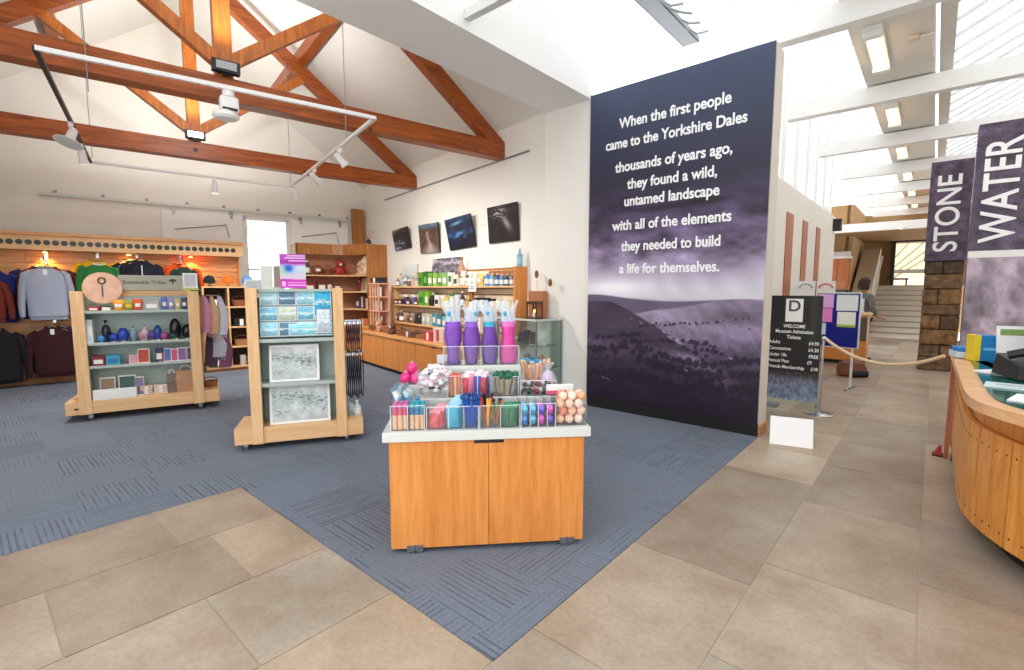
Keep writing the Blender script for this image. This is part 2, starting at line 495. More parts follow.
# stub wall joining the picture wall and the banner, and the block the banner hangs on
struct('wall_stub', MB().box(-4.26, -3.50, 5.61, 5.9, -0.03, 4.03), M_white_wall, COR)
# corridor left wall, with tall timber slots
wl = MB()
slots = [(9.1, 9.6), (10.4, 10.85), (11.75, 12.2)]
us = [6.3] + [x for s_ in slots for x in s_] + [14.2]
for i in range(0, len(us), 2): wl.box(-2.15, -1.92, us[i], us[i + 1], -0.03, 3.3)
for s_ in slots: wl.box(-2.15, -1.92, s_[0], s_[1], 2.85, 3.3); wl.box(-2.15, -1.92, s_[0], s_[1], -0.03, 0.4)
struct('wall_corridor', wl, M_white_wall, COR)
M_post = wood('red_brown_post', (150, 78, 40), (186, 104, 58), (5, 5, 0.5))
for k, s_ in enumerate(slots):
    struct('trim_%d' % (k + 1), MB().box(-2.12, -1.905, s_[0] + 0.005, s_[1] - 0.005, 0.4, 2.85), M_post, COR)
struct('window_4', MB().box(-2.06, -2.05, 6.3, 14.2, 3.3, 5.1), M_roofglass, COR)
cm = MB().box(-2.10, -1.98, 6.3, 14.2, 3.3, 3.36)
for k in range(9): cm.box(-2.08, -2.02, 6.3 + 0.98 * k, 6.35 + 0.98 * k, 3.36, 5.1)
struct('trim_8', cm, M_white, COR)
# right-hand corridor wall (pale), low, behind the desk
struct('wall_corridor_right', MB().box(3.0, 3.2, -1, 20.5, -0.03, 5.4), M_white_wall, COR)

# glazed roof: gutter in the middle, milky sheets rising both ways
GZ = 4.48
struct('ceiling_gutter', MB().box(-0.92, -0.18, -1.0, 26, GZ, GZ + 0.16).box(-0.14, 0.0, -1, 26, GZ + 0.06, GZ + 0.3), plain('gutter_paint', (226, 222, 216), 0.6, var=0.02), COR)
def sheet(name, x0, z0, x1, z1, u0, u1):
    struct(name, MB().loft([[(x0, u0, z0), (x1, u0, z1), (x1, u0, z1 + 0.012), (x0, u0, z0 + 0.012)], [(x0, u1, z0), (x1, u1, z1), (x1, u1, z1 + 0.012), (x0, u1, z0 + 0.012)]]), M_roofglass, COR)
sheet('window_1', -0.92, GZ + 0.3, -3.5, GZ + 1.5, -3, 26)
sheet('window_2', 0.0, GZ + 0.3, 3.1, GZ + 1.95, -3, 26)
gb = MB()
u = -1.0
while u < 26:
    gb.beam((0.0, u, GZ + 0.27), (3.1, u, GZ + 1.92), 0.03, 0.035, (0, 1, 0)); u += 0.5
struct('trim_4', gb, plain('grey_glazing_bar', (226, 227, 230), 0.5), COR)
gb = MB()
u = -1.0
while u < 20:
    gb.beam((-0.92, u, GZ + 0.27), (-3.5, u, GZ + 1.48), 0.02, 0.03, (0, 1, 0)); u += 1.0
struct('trim_5', gb, plain('pale_glazing_bar', (236, 238, 240), 0.5), COR)

# hall window and far exterior
wf = MB()
for a0, a1, z0, z1 in ((wa0, wa0 + 0.07, 0, wz), (wa1 - 0.07, wa1, 0, wz), (wa0, wa1, wz - 0.07, wz), (wa0, wa1, 1.98, 2.03), (wa0, wa1, 0, 0.15)):
    wf.box(a0, a1, BK + 0.03, BK + 0.1, z0, z1)
w3 = struct('window_3', wf, M_white, HALL)
MB().box(wa0 + 0.05, wa1 - 0.05, BK + 0.06, BK + 0.066, 0.1, wz - 0.05).build('glass', M_glass, w3)
struct('ground_outside', MB().box(-9, 6, BK + 0.2, BK + 16, -0.2, -0.04), plain('pale_yard', (225, 224, 218), 0.9), HALL)

# ================================================================== ROOF THINGS
def truss(b, label):
    t = thing('roof_truss', label, 'roof truss', HALL, (-3.77, b, 3.60), 0, 'timber roof trusses of the shop')
    h = 0.2
    MB().box(-3.80, 3.78, 0, h, 0, 0.245, 0.006).build('tie_beam', M_beam, t)
    MB().box(-0.085, 0.085, 0.03, h - 0.03, 0.245, 2.86, 0.006).build('king_post', M_beamv, t)
    for s in (1, -1):
        m = MB().prism([(s * 3.79, 0.245), (s * 3.45, 0.245), (0, 2.80), (0, 3.05)], 'y', 0.02, h - 0.02)
        m.build('rafter', M_beam, t)
        x1, z1 = s * 1.66, 1.62
        d = Vector((x1 - s * 0.05, 0, z1 - 0.42))
        MB().beam((s * 0.05, 0.1, 0.42), (x1, 0.1, z1), 0.11, 0.13).build('brace', M_beamv, t)
    MB().cyl((0, -0.012, 0.12), (0, 0.0, 0.12), 0.03, n=10).cyl((1.6, -0.012, 0.02), (1.6, 0, 0.02), 0.02, n=8).build('bolt', M_black, t)
    return t
truss(0.94, 'stained timber roof truss nearer the camera, its king post rising above a black floodlight')
truss(3.86, 'stained timber roof truss farther back, its tie beam carrying a lit floodlight')
for a, lab in ((-2.15, 'brown roof purlin on the right-hand slope, toward the picture wall'), (-5.39, 'brown roof purlin on the left-hand slope of the white shop ceiling')):
    o = MB().box(-0.07, 0.07, 0.12 - 0.1873 * 0, 6.7 - frontb(a), -0.2, 0.0).build('purlin', M_beam)
    o.matrix_world = HALL @ Matrix.Translation((a, frontb(a), roofz(a) - 0.02))
    tag(o, lab, 'roof beam', 'roof purlins')

# floodlights on the tie beams at the king posts
def flood(b, label, lit):
    t = thing('floodlight', label, 'floodlight', HALL, (-3.77, b, 3.845), 0, 'floodlights on the tie beams')
    MB().box(-0.03, 0.03, -0.06, 0.0, 0.0, 0.03).build('bracket', M_black, t)
    m = MB().box(-0.11, 0.11, -0.10, -0.02, 0.03, 0.13, 0.01)
    for k in range(5): m.box(-0.13, 0.13, -0.095 + 0.018 * k, -0.088 + 0.018 * k, 0.02, 0.14)
    m.build('housing', M_black, t)
    MB().box(-0.095, 0.095, -0.112, -0.102, 0.04, 0.12).build('lamp_glass', emit('floodlight_glow', (255, 250, 240), 5.0) if lit else M_grey, t)
    for dy in (-0.55, 0.75):  # second spot, behind the beam, is fill added to brighten the back wall
        ld = bpy.data.lights.new('flood_and_fill_light', 'SPOT'); ld.spot_size = R(150); ld.spot_blend = 1.0; ld.shadow_soft_size = 0.08
        ld.energy = FLOOD; ld.color = (1.0, 0.985, 0.97)
        lo = bpy.data.objects.new('flood_and_fill_light', ld); COL.objects.link(lo); lo.parent = t
        lo.matrix_local = Matrix.Translation((0, -0.13, 0.16) if dy < 0 else (0, 0.24, 0.16)) @ Vector((0, dy, 0.8)).to_track_quat('-Z', 'Y').to_matrix().to_4x4()
FLOOD = 125
flood(0.94, 'black finned floodlight on the nearer tie beam at its king post', False)
flood(3.86, 'glowing white floodlight on the farther tie beam at its king post', True)

# hung lighting track: a rectangle on thin cables
TZ = 3.40
tr = thing('lighting_track', 'white and black lighting track hung as a rectangle below the trusses', 'lighting track', HALL, (0, 0, TZ))
c4 = [(-5.165, 0.03), (-2.553, -0.11), (-2.33, 4.22), (-5.03, 4.16)]
def trk(p, q, name, mat): MB().beam((*p, 0), (*q, 0), 0.035, 0.035, (0, 0, 1)).build(name, mat, tr)
trk(c4[0], c4[1], 'track_rail', M_white); trk(c4[1], c4[2], 'track_rail', M_white)
trk(c4[2], c4[3], 'track_rail', M_white); br_ = MB().beam((*c4[3], 0), (*c4[0], 0), 0.035, 0.035, (0, 0, 1)).build('track_rail', M_black, tr)
br_['label'] = 'black rail on the left side of the track'
for (a, b) in ((-2.50, 0.9), (-4.9, 0.9), (-2.40, 3.9), (-5.0, 3.9)):
    MB().cyl((a, b, 0.01), (a, b, roofz(a) - TZ - 0.01), 0.005, n=6).build('hanging_cable', M_grey, tr)

def spot(label, a, b, aim, lit, energy=12, z=TZ - 0.02, disc=False):
    t = thing('track_spotlight', label, 'spotlight', HALL, (a, b, z), 0, 'white spotlights on the lighting track')
    MB().box(-0.02, 0.02, -0.05, 0.05, -0.05, 0.0, 0.004).build('adapter', M_white, t)
    MB().cyl((0, 0, -0.05), (0, 0, -0.1), 0.012, n=8).build('stem', M_white, t)
    d = Vector(aim).normalized()
    c = Vector((0, 0, -0.13))
    MB().tube([c - d * 0.08, c - d * 0.06, c + d * 0.05, c + d * 0.1], [0.025, 0.04, 0.045, 0.13 if disc else 0.06], 20).build('lamp_head', M_white, t, True)
    MB().tube([c + d * 0.1, c + d * 0.104], [0.12 if disc else 0.05] * 2, 20).build('lamp_lens', emit('spot_glow', (255, 244, 220), 4.0) if lit else M_greytop, t)
    if energy:
        ld = bpy.data.lights.new('spot_light', 'SPOT'); ld.energy = energy; ld.spot_size = R(125); ld.spot_blend = 1.0; ld.color = (1, 0.96, 0.91); ld.shadow_soft_size = 0.05
        lo = bpy.data.objects.new('spot_light', ld); COL.objects.link(lo); lo.parent = t
        lo.matrix_local = Matrix.Translation(c + d * 0.12) @ d.to_track_quat('-Z', 'Y').to_matrix().to_4x4()
SPOT = 110
def onrail(i, j, t): return [c4[i][k] + (c4[j][k] - c4[i][k]) * t for k in (0, 1)]
a, b = onrail(0, 3, 0.48); spot('lit white spotlight near the far end of the black track rail', *onrail(0, 3, 0.72), (0.1, 0.5, -1), True, SPOT)
spot('white spotlight with a dull lens halfway along the black track rail', a, b, (-0.3, -0.25, -0.9), False, SPOT, disc=True)  # lens is dull, yet a spot lamp is added to brighten the shop
spot('white spotlight nearest the camera on the right-hand track rail', *onrail(1, 2, 0.30), (0.7, 0.0, -0.7), False, SPOT)
spot('middle white spotlight on the right-hand track rail, aimed at the picture wall', *onrail(1, 2, 0.60), (0.9, 0.3, -0.6), False, SPOT)
spot('white spotlight at the far end of the right-hand track rail', *onrail(1, 2, 0.93), (0.3, 0.5, -0.9), False, SPOT)
spot('white spotlight hanging from the back track rail, above the slatted wall', -3.5, 4.20, (0.0, 0.2, -1), True, SPOT)

# white boxed loudspeaker-like projector below the near tie beam
t = thing('sensor_unit', 'white boxy unit with a round shade, hung under the near track rail', 'light fitting', HALL, (-3.9, 0.0, TZ - 0.02), 0)
MB().cyl((0, 0, 0), (0, 0, -0.05), 0.05, n=16).build('mount', M_white, t, True)
MB().box(-0.075, 0.075, -0.05, 0.05, -0.19, -0.05, 0.02).build('housing', M_white, t)
MB().lathe([(0.0, 0.02), (0.05, 0.03), (0.10, 0.0), (0.11, -0.03), (0.09, -0.05), (0.0, -0.05)], (-0.03, 0, -0.20), 20, M=Matrix.Identity(4)).build('round_shade', M_white, t, True)
MB().box(-0.06, 0.06, -0.054, -0.05, -0.18, -0.155).build('vent', M_black, t)

# sliding doors, their rail, post, picture rail
t = thing('door_rail', 'grey overhead sliding rail along the white back wall', 'sliding door rail', HALL, (-3.05, BK - 0.03, 3.22))
MB().box(-2.8, 2.8, -0.035, 0.0, 0, 0.05).build('rail', M_greytop, t)
for k in range(9): MB().box(-2.6 + 0.65 * k, -2.55 + 0.65 * k, -0.03, 0.03, 0.03, 0.1).build('bracket', M_grey, t)
def sdoor(a0, a1, lab):
    t = thing('sliding_door', lab, 'door', HALL, ((a0 + a1) / 2, BK - 0.065, 0.05), 0, 'white sliding barn doors')
    w = (a1 - a0) / 2
    MB().box(-w, w, 0.0, 0.06, 0, 3.08, 0.004).build('door_panel', M_white, t)
    MB().tube([(-w * 0.7, -0.012, 2.72), (w * 0.55, -0.012, 2.87), (w * 0.62, -0.012, 2.62)], 0.012, 6).build('brace_rod', M_grey, t)
    for s in (-1, 1): MB().box(s * w * 0.7 - 0.03, s * w * 0.7 + 0.03, 0.0, 0.03, 3.0, 3.16).build('hanger', M_grey, t)
sdoor(-4.12, -2.69, 'white sliding barn door left of the bright window')
sdoor(-1.70, -0.42, 'white sliding barn door right of the bright window, above the brown shelves')
o = MB().box(-0.14, 0.14, -0.10, 0.0, 0, 0.9).build('timber_post', M_brown)
o.matrix_world = HALL @ Matrix.Translation((-0.2, BK - 0.08, 2.61)); tag(o, 'dark timber post in the back corner behind the brown shelves', 'post')
o = MB().box(-0.02, 0, 0.35, 5.42, 0, 0.025).build('picture_rail', M_grey)
o.matrix_world = HALL @ Matrix.Translation((0, 0, 3.58)); tag(o, 'thin grey picture rail high on the picture wall', 'picture rail')

# corridor cross beams
cb = MB().box(-1.92, 3.0, -0.08, 0.08, 0, 0.235, 0.006).mesh('roof_beam', M_white)
for k in range(7):
    uu = 6.1 + 2.78 * k
    x0 = 0
    o = bpy.data.objects.new('roof_beam', cb); COL.objects.link(o)
    o.matrix_world = COR @ Matrix.Translation((0, uu, 4.22))
    tag(o, 'white horizontal roof beam, %s from the banner end of the glazed corridor' % ORD[k], 'roof beam', 'white cross beams of the glazed corridor')
# fluorescent lamps under the gutter
def lamp():
    t = thing('ceiling_lamp', '', 'ceiling lamp', COR, (-0.70, 7.5, GZ), 0, 'ceiling lamps under the gutter')
    MB().box(-0.09, 0.09, -0.65, 0.65, -0.04, 0, 0.006).build('lamp_body', M_white, t)
    MB().tube([(-0.034, -0.52, -0.07), (-0.034, 0.52, -0.07)], 0.024, 10).tube([(0.034, -0.52, -0.07), (0.034, 0.52, -0.07)], 0.024, 10).build('tube', emit('warm_tube', (255, 222, 170), 2.6), t, True)
    MB().box(-0.09, 0.09, -0.63, -0.52, -0.11, -0.035, 0.006).build('end_cap', M_white, t)
    MB().box(-0.09, 0.09, 0.52, 0.63, -0.11, -0.035, 0.006).build('end_cap', M_white, t)
    return t
lp = lamp()
lp['label'] = 'warm tube lamp under the gutter, nearest the camera'
for k in range(1, 7):
    dup(lp, COR @ Matrix.Translation((-0.70, 7.5 + 2.8 * k, GZ)), 'warm tube lamp under the gutter, %s along the corridor' % ORD[k])
t = thing('junction_box', 'small beige junction box with a white conduit beside the nearest tube lamp', 'junction box', COR, (-0.36, 7.45, GZ - 0.003))
MB().box(-0.05, 0.05, -0.05, 0.05, -0.04, 0, 0.006).build('box', plain('beige', (225, 205, 180)), t)
MB().tube([(0.05, 0, -0.02), (0.12, 0, -0.02), (0.17, 0.03, 0.0), (0.17, 0.3, -0.005), (0.17, 0.8, 0.0)], 0.012, 8).build('conduit', M_white, t, True)
# metal channel with cabling under the left roof, and a tie bar
t = thing('cable_tray', 'grey metal cable tray under the glass roof above the banner', 'cable tray', COR, (-2.5, 6.2, 4.64))
MB().box(-0.1, 0.1, -4, 0.1, 0, 0.012).box(-0.1, -0.09, -4, 0.1, 0, 0.06).box(0.09, 0.1, -4, 0.1, 0, 0.06).build('tray', M_grey, t)
for k in range(6):
    MB().tube([(0.05, -1.6 + 0.25 * k, 0.04), (0.2, -1.5 + 0.25 * k, -0.03 - 0.02 * (k % 3)), (0.25, -1.3 + 0.25 * k, 0.02)], 0.015, 6).build('cable', M_grey, t)
o = MB().box(0, 3.0, -0.04, 0.04, 0, 0.09, 0.006).build('tie_bar', M_greytop)
o.matrix_world = COR @ Matrix.Translation((-3.5, 3.38, 4.12)); tag(o, 'pale grey tie bar crossing the glass roof from the white bulkhead', 'roof beam')

# ================================================================== BANNER WALL
bn = thing('banner_wall', 'tall dark banner wall printed with a purple valley and white lettering', 'banner wall', COR, (-3.495, 5.57, 0))
BW_ = 2.15
MB().box(0.0, BW_, 0.03, 0.335, 0.0, 4.06).build('core', plain('cream_board', (228, 220, 210), 0.7, var=0.02), bn)
MB().box(-0.0, BW_, 0.0, 0.03, 0.0, 0.14).build('black_plinth', M_black, bn)
MB().box(BW_, BW_ + 0.02, 0.03, 0.345, 0, 0.11).build('skirting', wood('skirting_oak', (176, 112, 66), (206, 146, 96), (6, 0.6, 6)), bn)
def banner_img(u, v):
    n = fbm(u * 1.0, v * 1.9, 5, 3); n2 = fbm(u * 1.4, v * 3.2, 9, 21, 5); nb_ = fbm(u * 1.2, v * 4.6, 7, 33, 5)
    w = v + (n - 0.5) * 0.03
    c = ramp(w, [(0.30, (150, 142, 168)), (0.345, (236, 233, 242)), (0.38, (228, 222, 236)), (0.43, (190, 174, 204)), (0.50, (124, 106, 140)), (0.56, (104, 86, 120)), (0.62, (72, 60, 90)), (0.70, (52, 48, 72)), (0.82, (60, 66, 92)), (1.0, (74, 86, 116))])  # top stop lightened: skylight glare put into the print's colour
    cloud = sm(0.40, 0.48, w) * (1 - sm(0.63, 0.70, w))
    c = c * (1 + (cloud * (nb_ - 0.5) * 1.3)[..., None])
    streak = np.exp(-((v - 0.605 - 0.02 * u) / 0.008) ** 2) * sm(0.25, 0.4, u) * (1 - sm(0.75, 0.9, u)) + np.exp(-((v - 0.575) / 0.012) ** 2) * sm(0.8, 0.95, u)
    c = c * (1 - 0.4 * streak)[..., None]
    glow = np.exp(-(((u - 0.18) / 0.22) ** 2 + ((v - 0.375) / 0.03) ** 2))
    c = c + (glow * 60)[..., None]
    ray = sm(0.34, 0.37, v) * (1 - sm(0.42, 0.5, v)) * (0.5 + 0.5 * np.sin((u * 1.3 + v * 0.9) * 30 + 3 * n)) * sm(0.3, 0.5, u)
    c = c + (ray * 14)[..., None]
    # distant plateau
    far = 0.338 + 0.004 * np.sin(u * 9) - 0.004 * u + 0.012 * (1 - sm(0.0, 0.3, u))
    c = mixc(c, np.broadcast_to(np.array([118., 106, 132]), c.shape) * (0.9 + 0.2 * n2)[..., None], 1 - sm(far - 0.003, far + 0.003, v))
    # pale valley sides and floor
    valley = 0.318 + 0.012 * np.sin(u * 7 + 1.5) + 0.012 * sm(0.35, 0.9, u) - 0.02 * np.exp(-((u - 0.3) / 0.1) ** 2)
    land = ramp(v, [(0, (44, 26, 52)), (0.07, (54, 38, 64)), (0.13, (64, 50, 74)), (0.19, (92, 78, 104)), (0.25, (130, 115, 142)), (0.30, (144, 130, 154)), (0.34, (126, 112, 138))])
    diag = np.sin((v * 1.0 + 0.5 * np.abs(u - 0.45)) * 130 + 8 * n2)
    land = land * (1 + 0.25 * sm(0.12, 0.24, v))[..., None] * (0.78 + 0.4 * nb_ + 0.05 * diag)[..., None]
    val = np.exp(-(((u - 0.38) * 0.30 + (v - 0.245)) / 0.022) ** 2) * sm(0.2, 0.4, u) * (1 - sm(0.75, 1.0, u))
    land = land + (val * 66)[..., None] * np.array([1, .97, 1.06])
    dk_ = np.exp(-(((u - 0.88) / 0.2) ** 2 + ((v - 0.295) / 0.022) ** 2))
    land = land * (1 - 0.35 * dk_)[..., None]
    c = mixc(c, land, 1 - sm(valley - 0.003, valley + 0.003, v))
    # dark shoulder of the left hill
    lh = 0.330 - 0.01 * u - 0.30 * np.clip(u - 0.16, 0, 1) ** 1.15
    lm = (1 - sm(lh - 0.004, lh + 0.004, v)) * sm(0.19, 0.215, v + 0.04 * u)
    c = mixc(c, np.broadcast_to(np.array([72., 58, 80]), c.shape) * (0.75 + 0.5 * nb_)[..., None], lm * 0.9)
    # trees: ragged crowns in drifting rows, hedges between the fields
    rg = np.random.default_rng(5)
    tone = np.zeros(u.shape)
    rows_ = [(0.215, 0.0, 0.35, 40, 0.0055), (0.205, 0.2, 0.8, 46, 0.007), (0.17, 0.0, 0.5, 40, 0.008), (0.165, 0.45, 1.0, 60, 0.009), (0.185, 0.6, 1.0, 26, 0.006), (0.13, 0.35, 1.0, 64, 0.011), (0.085, 0.05, 1.0, 110, 0.011), (0.07, 0.0, 0.6, 40, 0.010), (0.25, 0.35, 0.6, 24, 0.004), (0.28, 0.45, 0.95, 30, 0.003)]
    rag = fbm(u * 2.15, v * 4, 30, 77, 3)
    for (vb, u0, u1, k, r) in rows_:
        ph = rg.uniform(0, 6)
        for _ in range(k):
            cu_ = rg.uniform(u0, u1); cv_ = vb + 0.012 * math.sin(cu_ * 8 + ph) + rg.normal(0, r * 0.5) - 0.03 * (rg.random() < 0.12); rr = r * rg.uniform(0.5, 1.5)
            tone = np.maximum(tone, np.exp(-(((u - cu_) / (rr * 1.9)) ** 2 + ((v - cv_) / rr) ** 2) * 1.2))
        hv_ = vb - 0.004 + 0.012 * np.sin(u * 8 + ph)
        tone = np.maximum(tone, 0.6 * np.exp(-((v - hv_) / (r * 0.35)) ** 2) * sm(u0, u0 + 0.1, u) * (1 - sm(u1 - 0.1, u1, u)))
    t = sm(0.3, 0.7, tone + 0.9 * (rag - 0.5))
    c = mixc(c, np.broadcast_to(np.array([34., 24, 44]), c.shape), t * 0.78)
    c = c * (0.9 + 0.3 * (rag - 0.5) * (1 - sm(0.2, 0.3, v)))[..., None]
    c = c * (0.86 + 0.14 * sm(0.0, 0.12, v))[..., None]
    for (hu, hv, hr) in ((0.535, 0.222, 0.020), (0.58, 0.212, 0.022), (0.50, 0.237, 0.010), (0.86, 0.176, 0.012), (0.63, 0.128, 0.012), (0.12, 0.072, 0.012), (0.15, 0.071, 0.01), (0.36, 0.262, 0.008), (0.30, 0.275, 0.006)):
        d = np.exp(-(((u - hu) / hr) ** 2 + ((v - hv + 0.3 * (u - hu)) / (hr * 0.22)) ** 2))
        c = c + (d * 110)[..., None]
    return c
pr_ = printed('printed_landscape', BW_, 4.06 - 0.14, 300, 560, banner_img, bn, Matrix.Translation((0, -0.004, 0.14)))
M_letter = plain('white_vinyl', (250, 250, 250), 0.5, var=0.01)
for txt, zc, xc, wd in (('When the first people', 3.615, -2.415, 1.326), ('came to the Yorkshire Dales', 3.38, -2.42, 1.673), ('thousands of years ago,', 3.09, -2.42, 1.40),
                    ('they found a wild,', 2.87, -2.41, 1.08), ('untamed landscape', 2.665, -2.41, 1.144), ('with all of the elements', 2.375, -2.424, 1.446),
                    ('they needed to build', 2.115, -2.41, 1.207), ('a life for themselves.', 1.836, -2.42, 1.23)):
    o = text_mesh(txt, 0.16, M_letter, bn, Matrix.Identity(4), 'lettering', 0.003, 0.022)
    xs = [v.co.x for v in o.data.vertices]; w0 = max(xs) - min(xs); m0 = (max(xs) + min(xs)) / 2
    k = wd / w0
    o.data.transform(Matrix.Translation((xc + 3.495, -0.009, zc)) @ UP @ Matrix.Diagonal((k, 0.158 / 0.16 * 1.08, 1, 1)) @ Matrix.Translation((-m0, 0, 0)))

# ================================================================== CORRIDOR THINGS
# ticket sign: printed panel on clear sheet with a steel foot
def ticket_img(u, v):
    n = fbm(u, v * 2, 7, 60)
    c = np.broadcast_to(np.array([30., 26, 28]), u.shape + (3,)).copy()
    c = c + (np.exp(-((u - 0.85) / 0.08) ** 2) * 24 * sm(0.3, 0.6, v))[..., None] * np.array([.5, 1, .6])  # greenish upright smear paints in a blurred reflection
    pic = 1 - sm(0.265, 0.285, v)
    gh = ramp(v / 0.25, [(0, (150, 165, 190)), (0.25, (110, 125, 150)), (0.5, (120, 135, 158)), (0.8, (105, 108, 125)), (1, (60, 58, 66))])
    gh = gh * (0.55 + 0.9 * fbm(u * 1.5, v * 2, 16, 71))[..., None]
    return mixc(c, gh, pic)
tk = thing('ticket_price_sign', 'dark museum admission price panel on a clear sheet beside the banner', 'sign', COR, (-1.665, 7.2, 0))
TW = 0.615
MB().box(0, TW, 0.0, 0.008, 0.048, 1.51).build('clear_sheet', M_glassg, tk)
MB().box(0.02, 0.16, -0.10, 0.12, 0.0, 0.05, 0.006).build('foot', M_grey, tk)
MB().box(0, TW, -0.004, 0.0, 0.12, 1.5).build('backing', M_black, tk)
printed('printed_panel', TW, 1.38, 60, 110, ticket_img, tk, Matrix.Translation((0, -0.006, 0.12)))
MB().box(0.20, 0.40, -0.010, -0.007, 1.16, 1.46).build('crest_card', M_paper, tk)
text_mesh('D', 0.2, plain('slate_ink', (70, 80, 92)), tk, Matrix.Translation((0.30, -0.012, 1.36)) @ UP, 'crest_letter', 0.001, 0.02)
for txt, sz, x, z, al in (('WELCOME', 0.062, 0.31, 1.10, 'CENTER'), ('Museum Admission', 0.066, 0.31, 1.03, 'CENTER'), ('Tickets', 0.066, 0.31, 0.955, 'CENTER'),
                          ('Adults', 0.062, 0.02, 0.885, 'LEFT'), ('\u00a34.90', 0.062, 0.60, 0.885, 'RIGHT'), ('Concessions', 0.062, 0.02, 0.80, 'LEFT'), ('\u00a34.30', 0.062, 0.60, 0.80, 'RIGHT'),
                          ('Under 18s', 0.062, 0.02, 0.715, 'LEFT'), ('FREE', 0.062, 0.60, 0.715, 'RIGHT'), ('Annual Pass', 0.062, 0.02, 0.635, 'LEFT'), ('\u00a39', 0.062, 0.53, 0.635, 'RIGHT'),
                          ('Friends Membership', 0.062, 0.02, 0.555, 'LEFT'), ('\u00a318', 0.062, 0.60, 0.555, 'RIGHT')):
    text_mesh(txt, sz, M_letter, tk, Matrix.Translation((x, -0.009, z)) @ UP, 'lettering', 0.001, 0.012, al, sx=0.84)
MB().tube([(0.60, 0.03, 0.05), (0.60, 0.03, 1.5)], 0.012, 8).build('support_pole', M_chrome, tk, True)

# stanchion with rope
st = thing('rope_stanchion', 'chrome barrier post with a round foot beside the price sign', 'barrier post', COR, (-1.01, 7.12, 0))
MB().lathe([(0.0, 0.0), (0.17, 0.0), (0.17, 0.012), (0.12, 0.025), (0.03, 0.04), (0.0, 0.04)], n=28).build('foot', M_chrome, st, True)
MB().cyl((0, 0, 0.03), (0, 0, 0.95), 0.014, n=14).build('pole', M_chrome, st, True)
MB().sph((0, 0, 0.97), 0.03).build('finial', M_chrome, st, True)
p0, p1 = Vector((-0.99, 7.12, 0.97)), Vector((0.11, 6.2, 0.95))
pts = []
for i in range(25):
    s = i / 24; p = p0.lerp(p1, s); p.z -= 0.30 * 4 * s * (1 - s) * 0.62; pts.append(p)
o = MB().tube(pts, 0.018, 10).build('barrier_rope', plain('cream_rope', (216, 190, 152), 0.9, var=0.15, scale=60, bump=0.4), None, True)
o.matrix_world = COR; tag(o, 'cream barrier rope sagging from the chrome post to the reception desk', 'rope')

# blue notice board on a T foot
nb = thing('notice_board', 'blue freestanding notice board pinned with leaflets, behind the price sign', 'notice board', COR, (-1.46, 9.35, 0), -8)
MB().box(0, 0.62, 0, 0.03, 0.64, 1.53, 0.006).build('frame', M_greytop, nb)
MB().box(0.02, 0.60, -0.006, 0.0, 0.66, 1.51).build('blue_felt', plain('blue_felt', (20, 28, 128), 0.95, var=0.15, scale=80), nb)
for x0, x1, z0, z1, c in ((0.03, 0.25, 1.28, 1.50, (226, 170, 226)), (0.03, 0.24, 1.05, 1.27, (236, 140, 208)), (0.03, 0.16, 0.84, 1.03, (200, 226, 236)), (0.29, 0.58, 1.24, 1.49, (226, 232, 234)), (0.31, 0.56, 0.98, 1.22, (238, 240, 232))):
    MB().box(x0, x1, -0.010, -0.006, z0, z1).build('leaflet', C(c), nb)
MB().box(0.31, 0.56, -0.0115, -0.010, 0.98, 1.02).build('green_strip', C((170, 200, 60)), nb)
for x in (0.08, 0.54):
    MB().box(x - 0.015, x + 0.015, 0.0, 0.03, 0.03, 0.64).build('leg', M_greytop, nb)
    MB().box(x - 0.02, x + 0.02, -0.25, 0.25, 0.0, 0.03, 0.006).build('foot', M_grey, nb)
for px, lab, c, arc in ((-1.72, 'white card with a curved mark standing behind the price sign, left one', (245, 245, 245), (150, 160, 165)), (-1.42, 'white card with a red arch standing behind the notice board', (244, 240, 238), (200, 80, 80))):
    t = thing('display_card', lab, 'card', COR, (px, 9.9, 0), -6)
    MB().box(-0.14, 0.14, 0, 0.02, 1.38, 1.72).build('card', C(c), t)
    MB().tube([(0.1 * math.cos(R(a_)), -0.006, 1.6 + 0.07 * math.sin(R(a_))) for a_ in range(0, 181, 20)], 0.012, 6).build('printed_arch', C(arc), t)
    MB().cyl((0, 0.03, 0.02), (0, 0.03, 1.5), 0.014, n=10).lathe([(0, 0), (0.13, 0), (0.12, 0.02), (0, 0.02)], (0, 0.03, 0), 20).build('stand', M_grey, t)
# blank white board on the floor
t = thing('floor_sign', 'blank white board leaning on a black stand at the foot of the banner', 'sign', COR, (-1.187, 5.42, 0), 14)
tl = Matrix.Rotation(R(-24), 4, 'X')
MB().box(0, 0.385, 0, 0.012, 0.0, 0.295, 0.002, M=tl).build('board', plain('bright_white_board', (250, 250, 250), 0.5, var=0.01), t)
MB().beam((0.33, 0.13, 0.25), (0.36, 0.26, 0.012), 0.03, 0.02, (1, 0, 0)).beam((0.08, 0.13, 0.25), (0.08, 0.26, 0.012), 0.03, 0.02, (1, 0, 0)).build('stand', M_black, t)

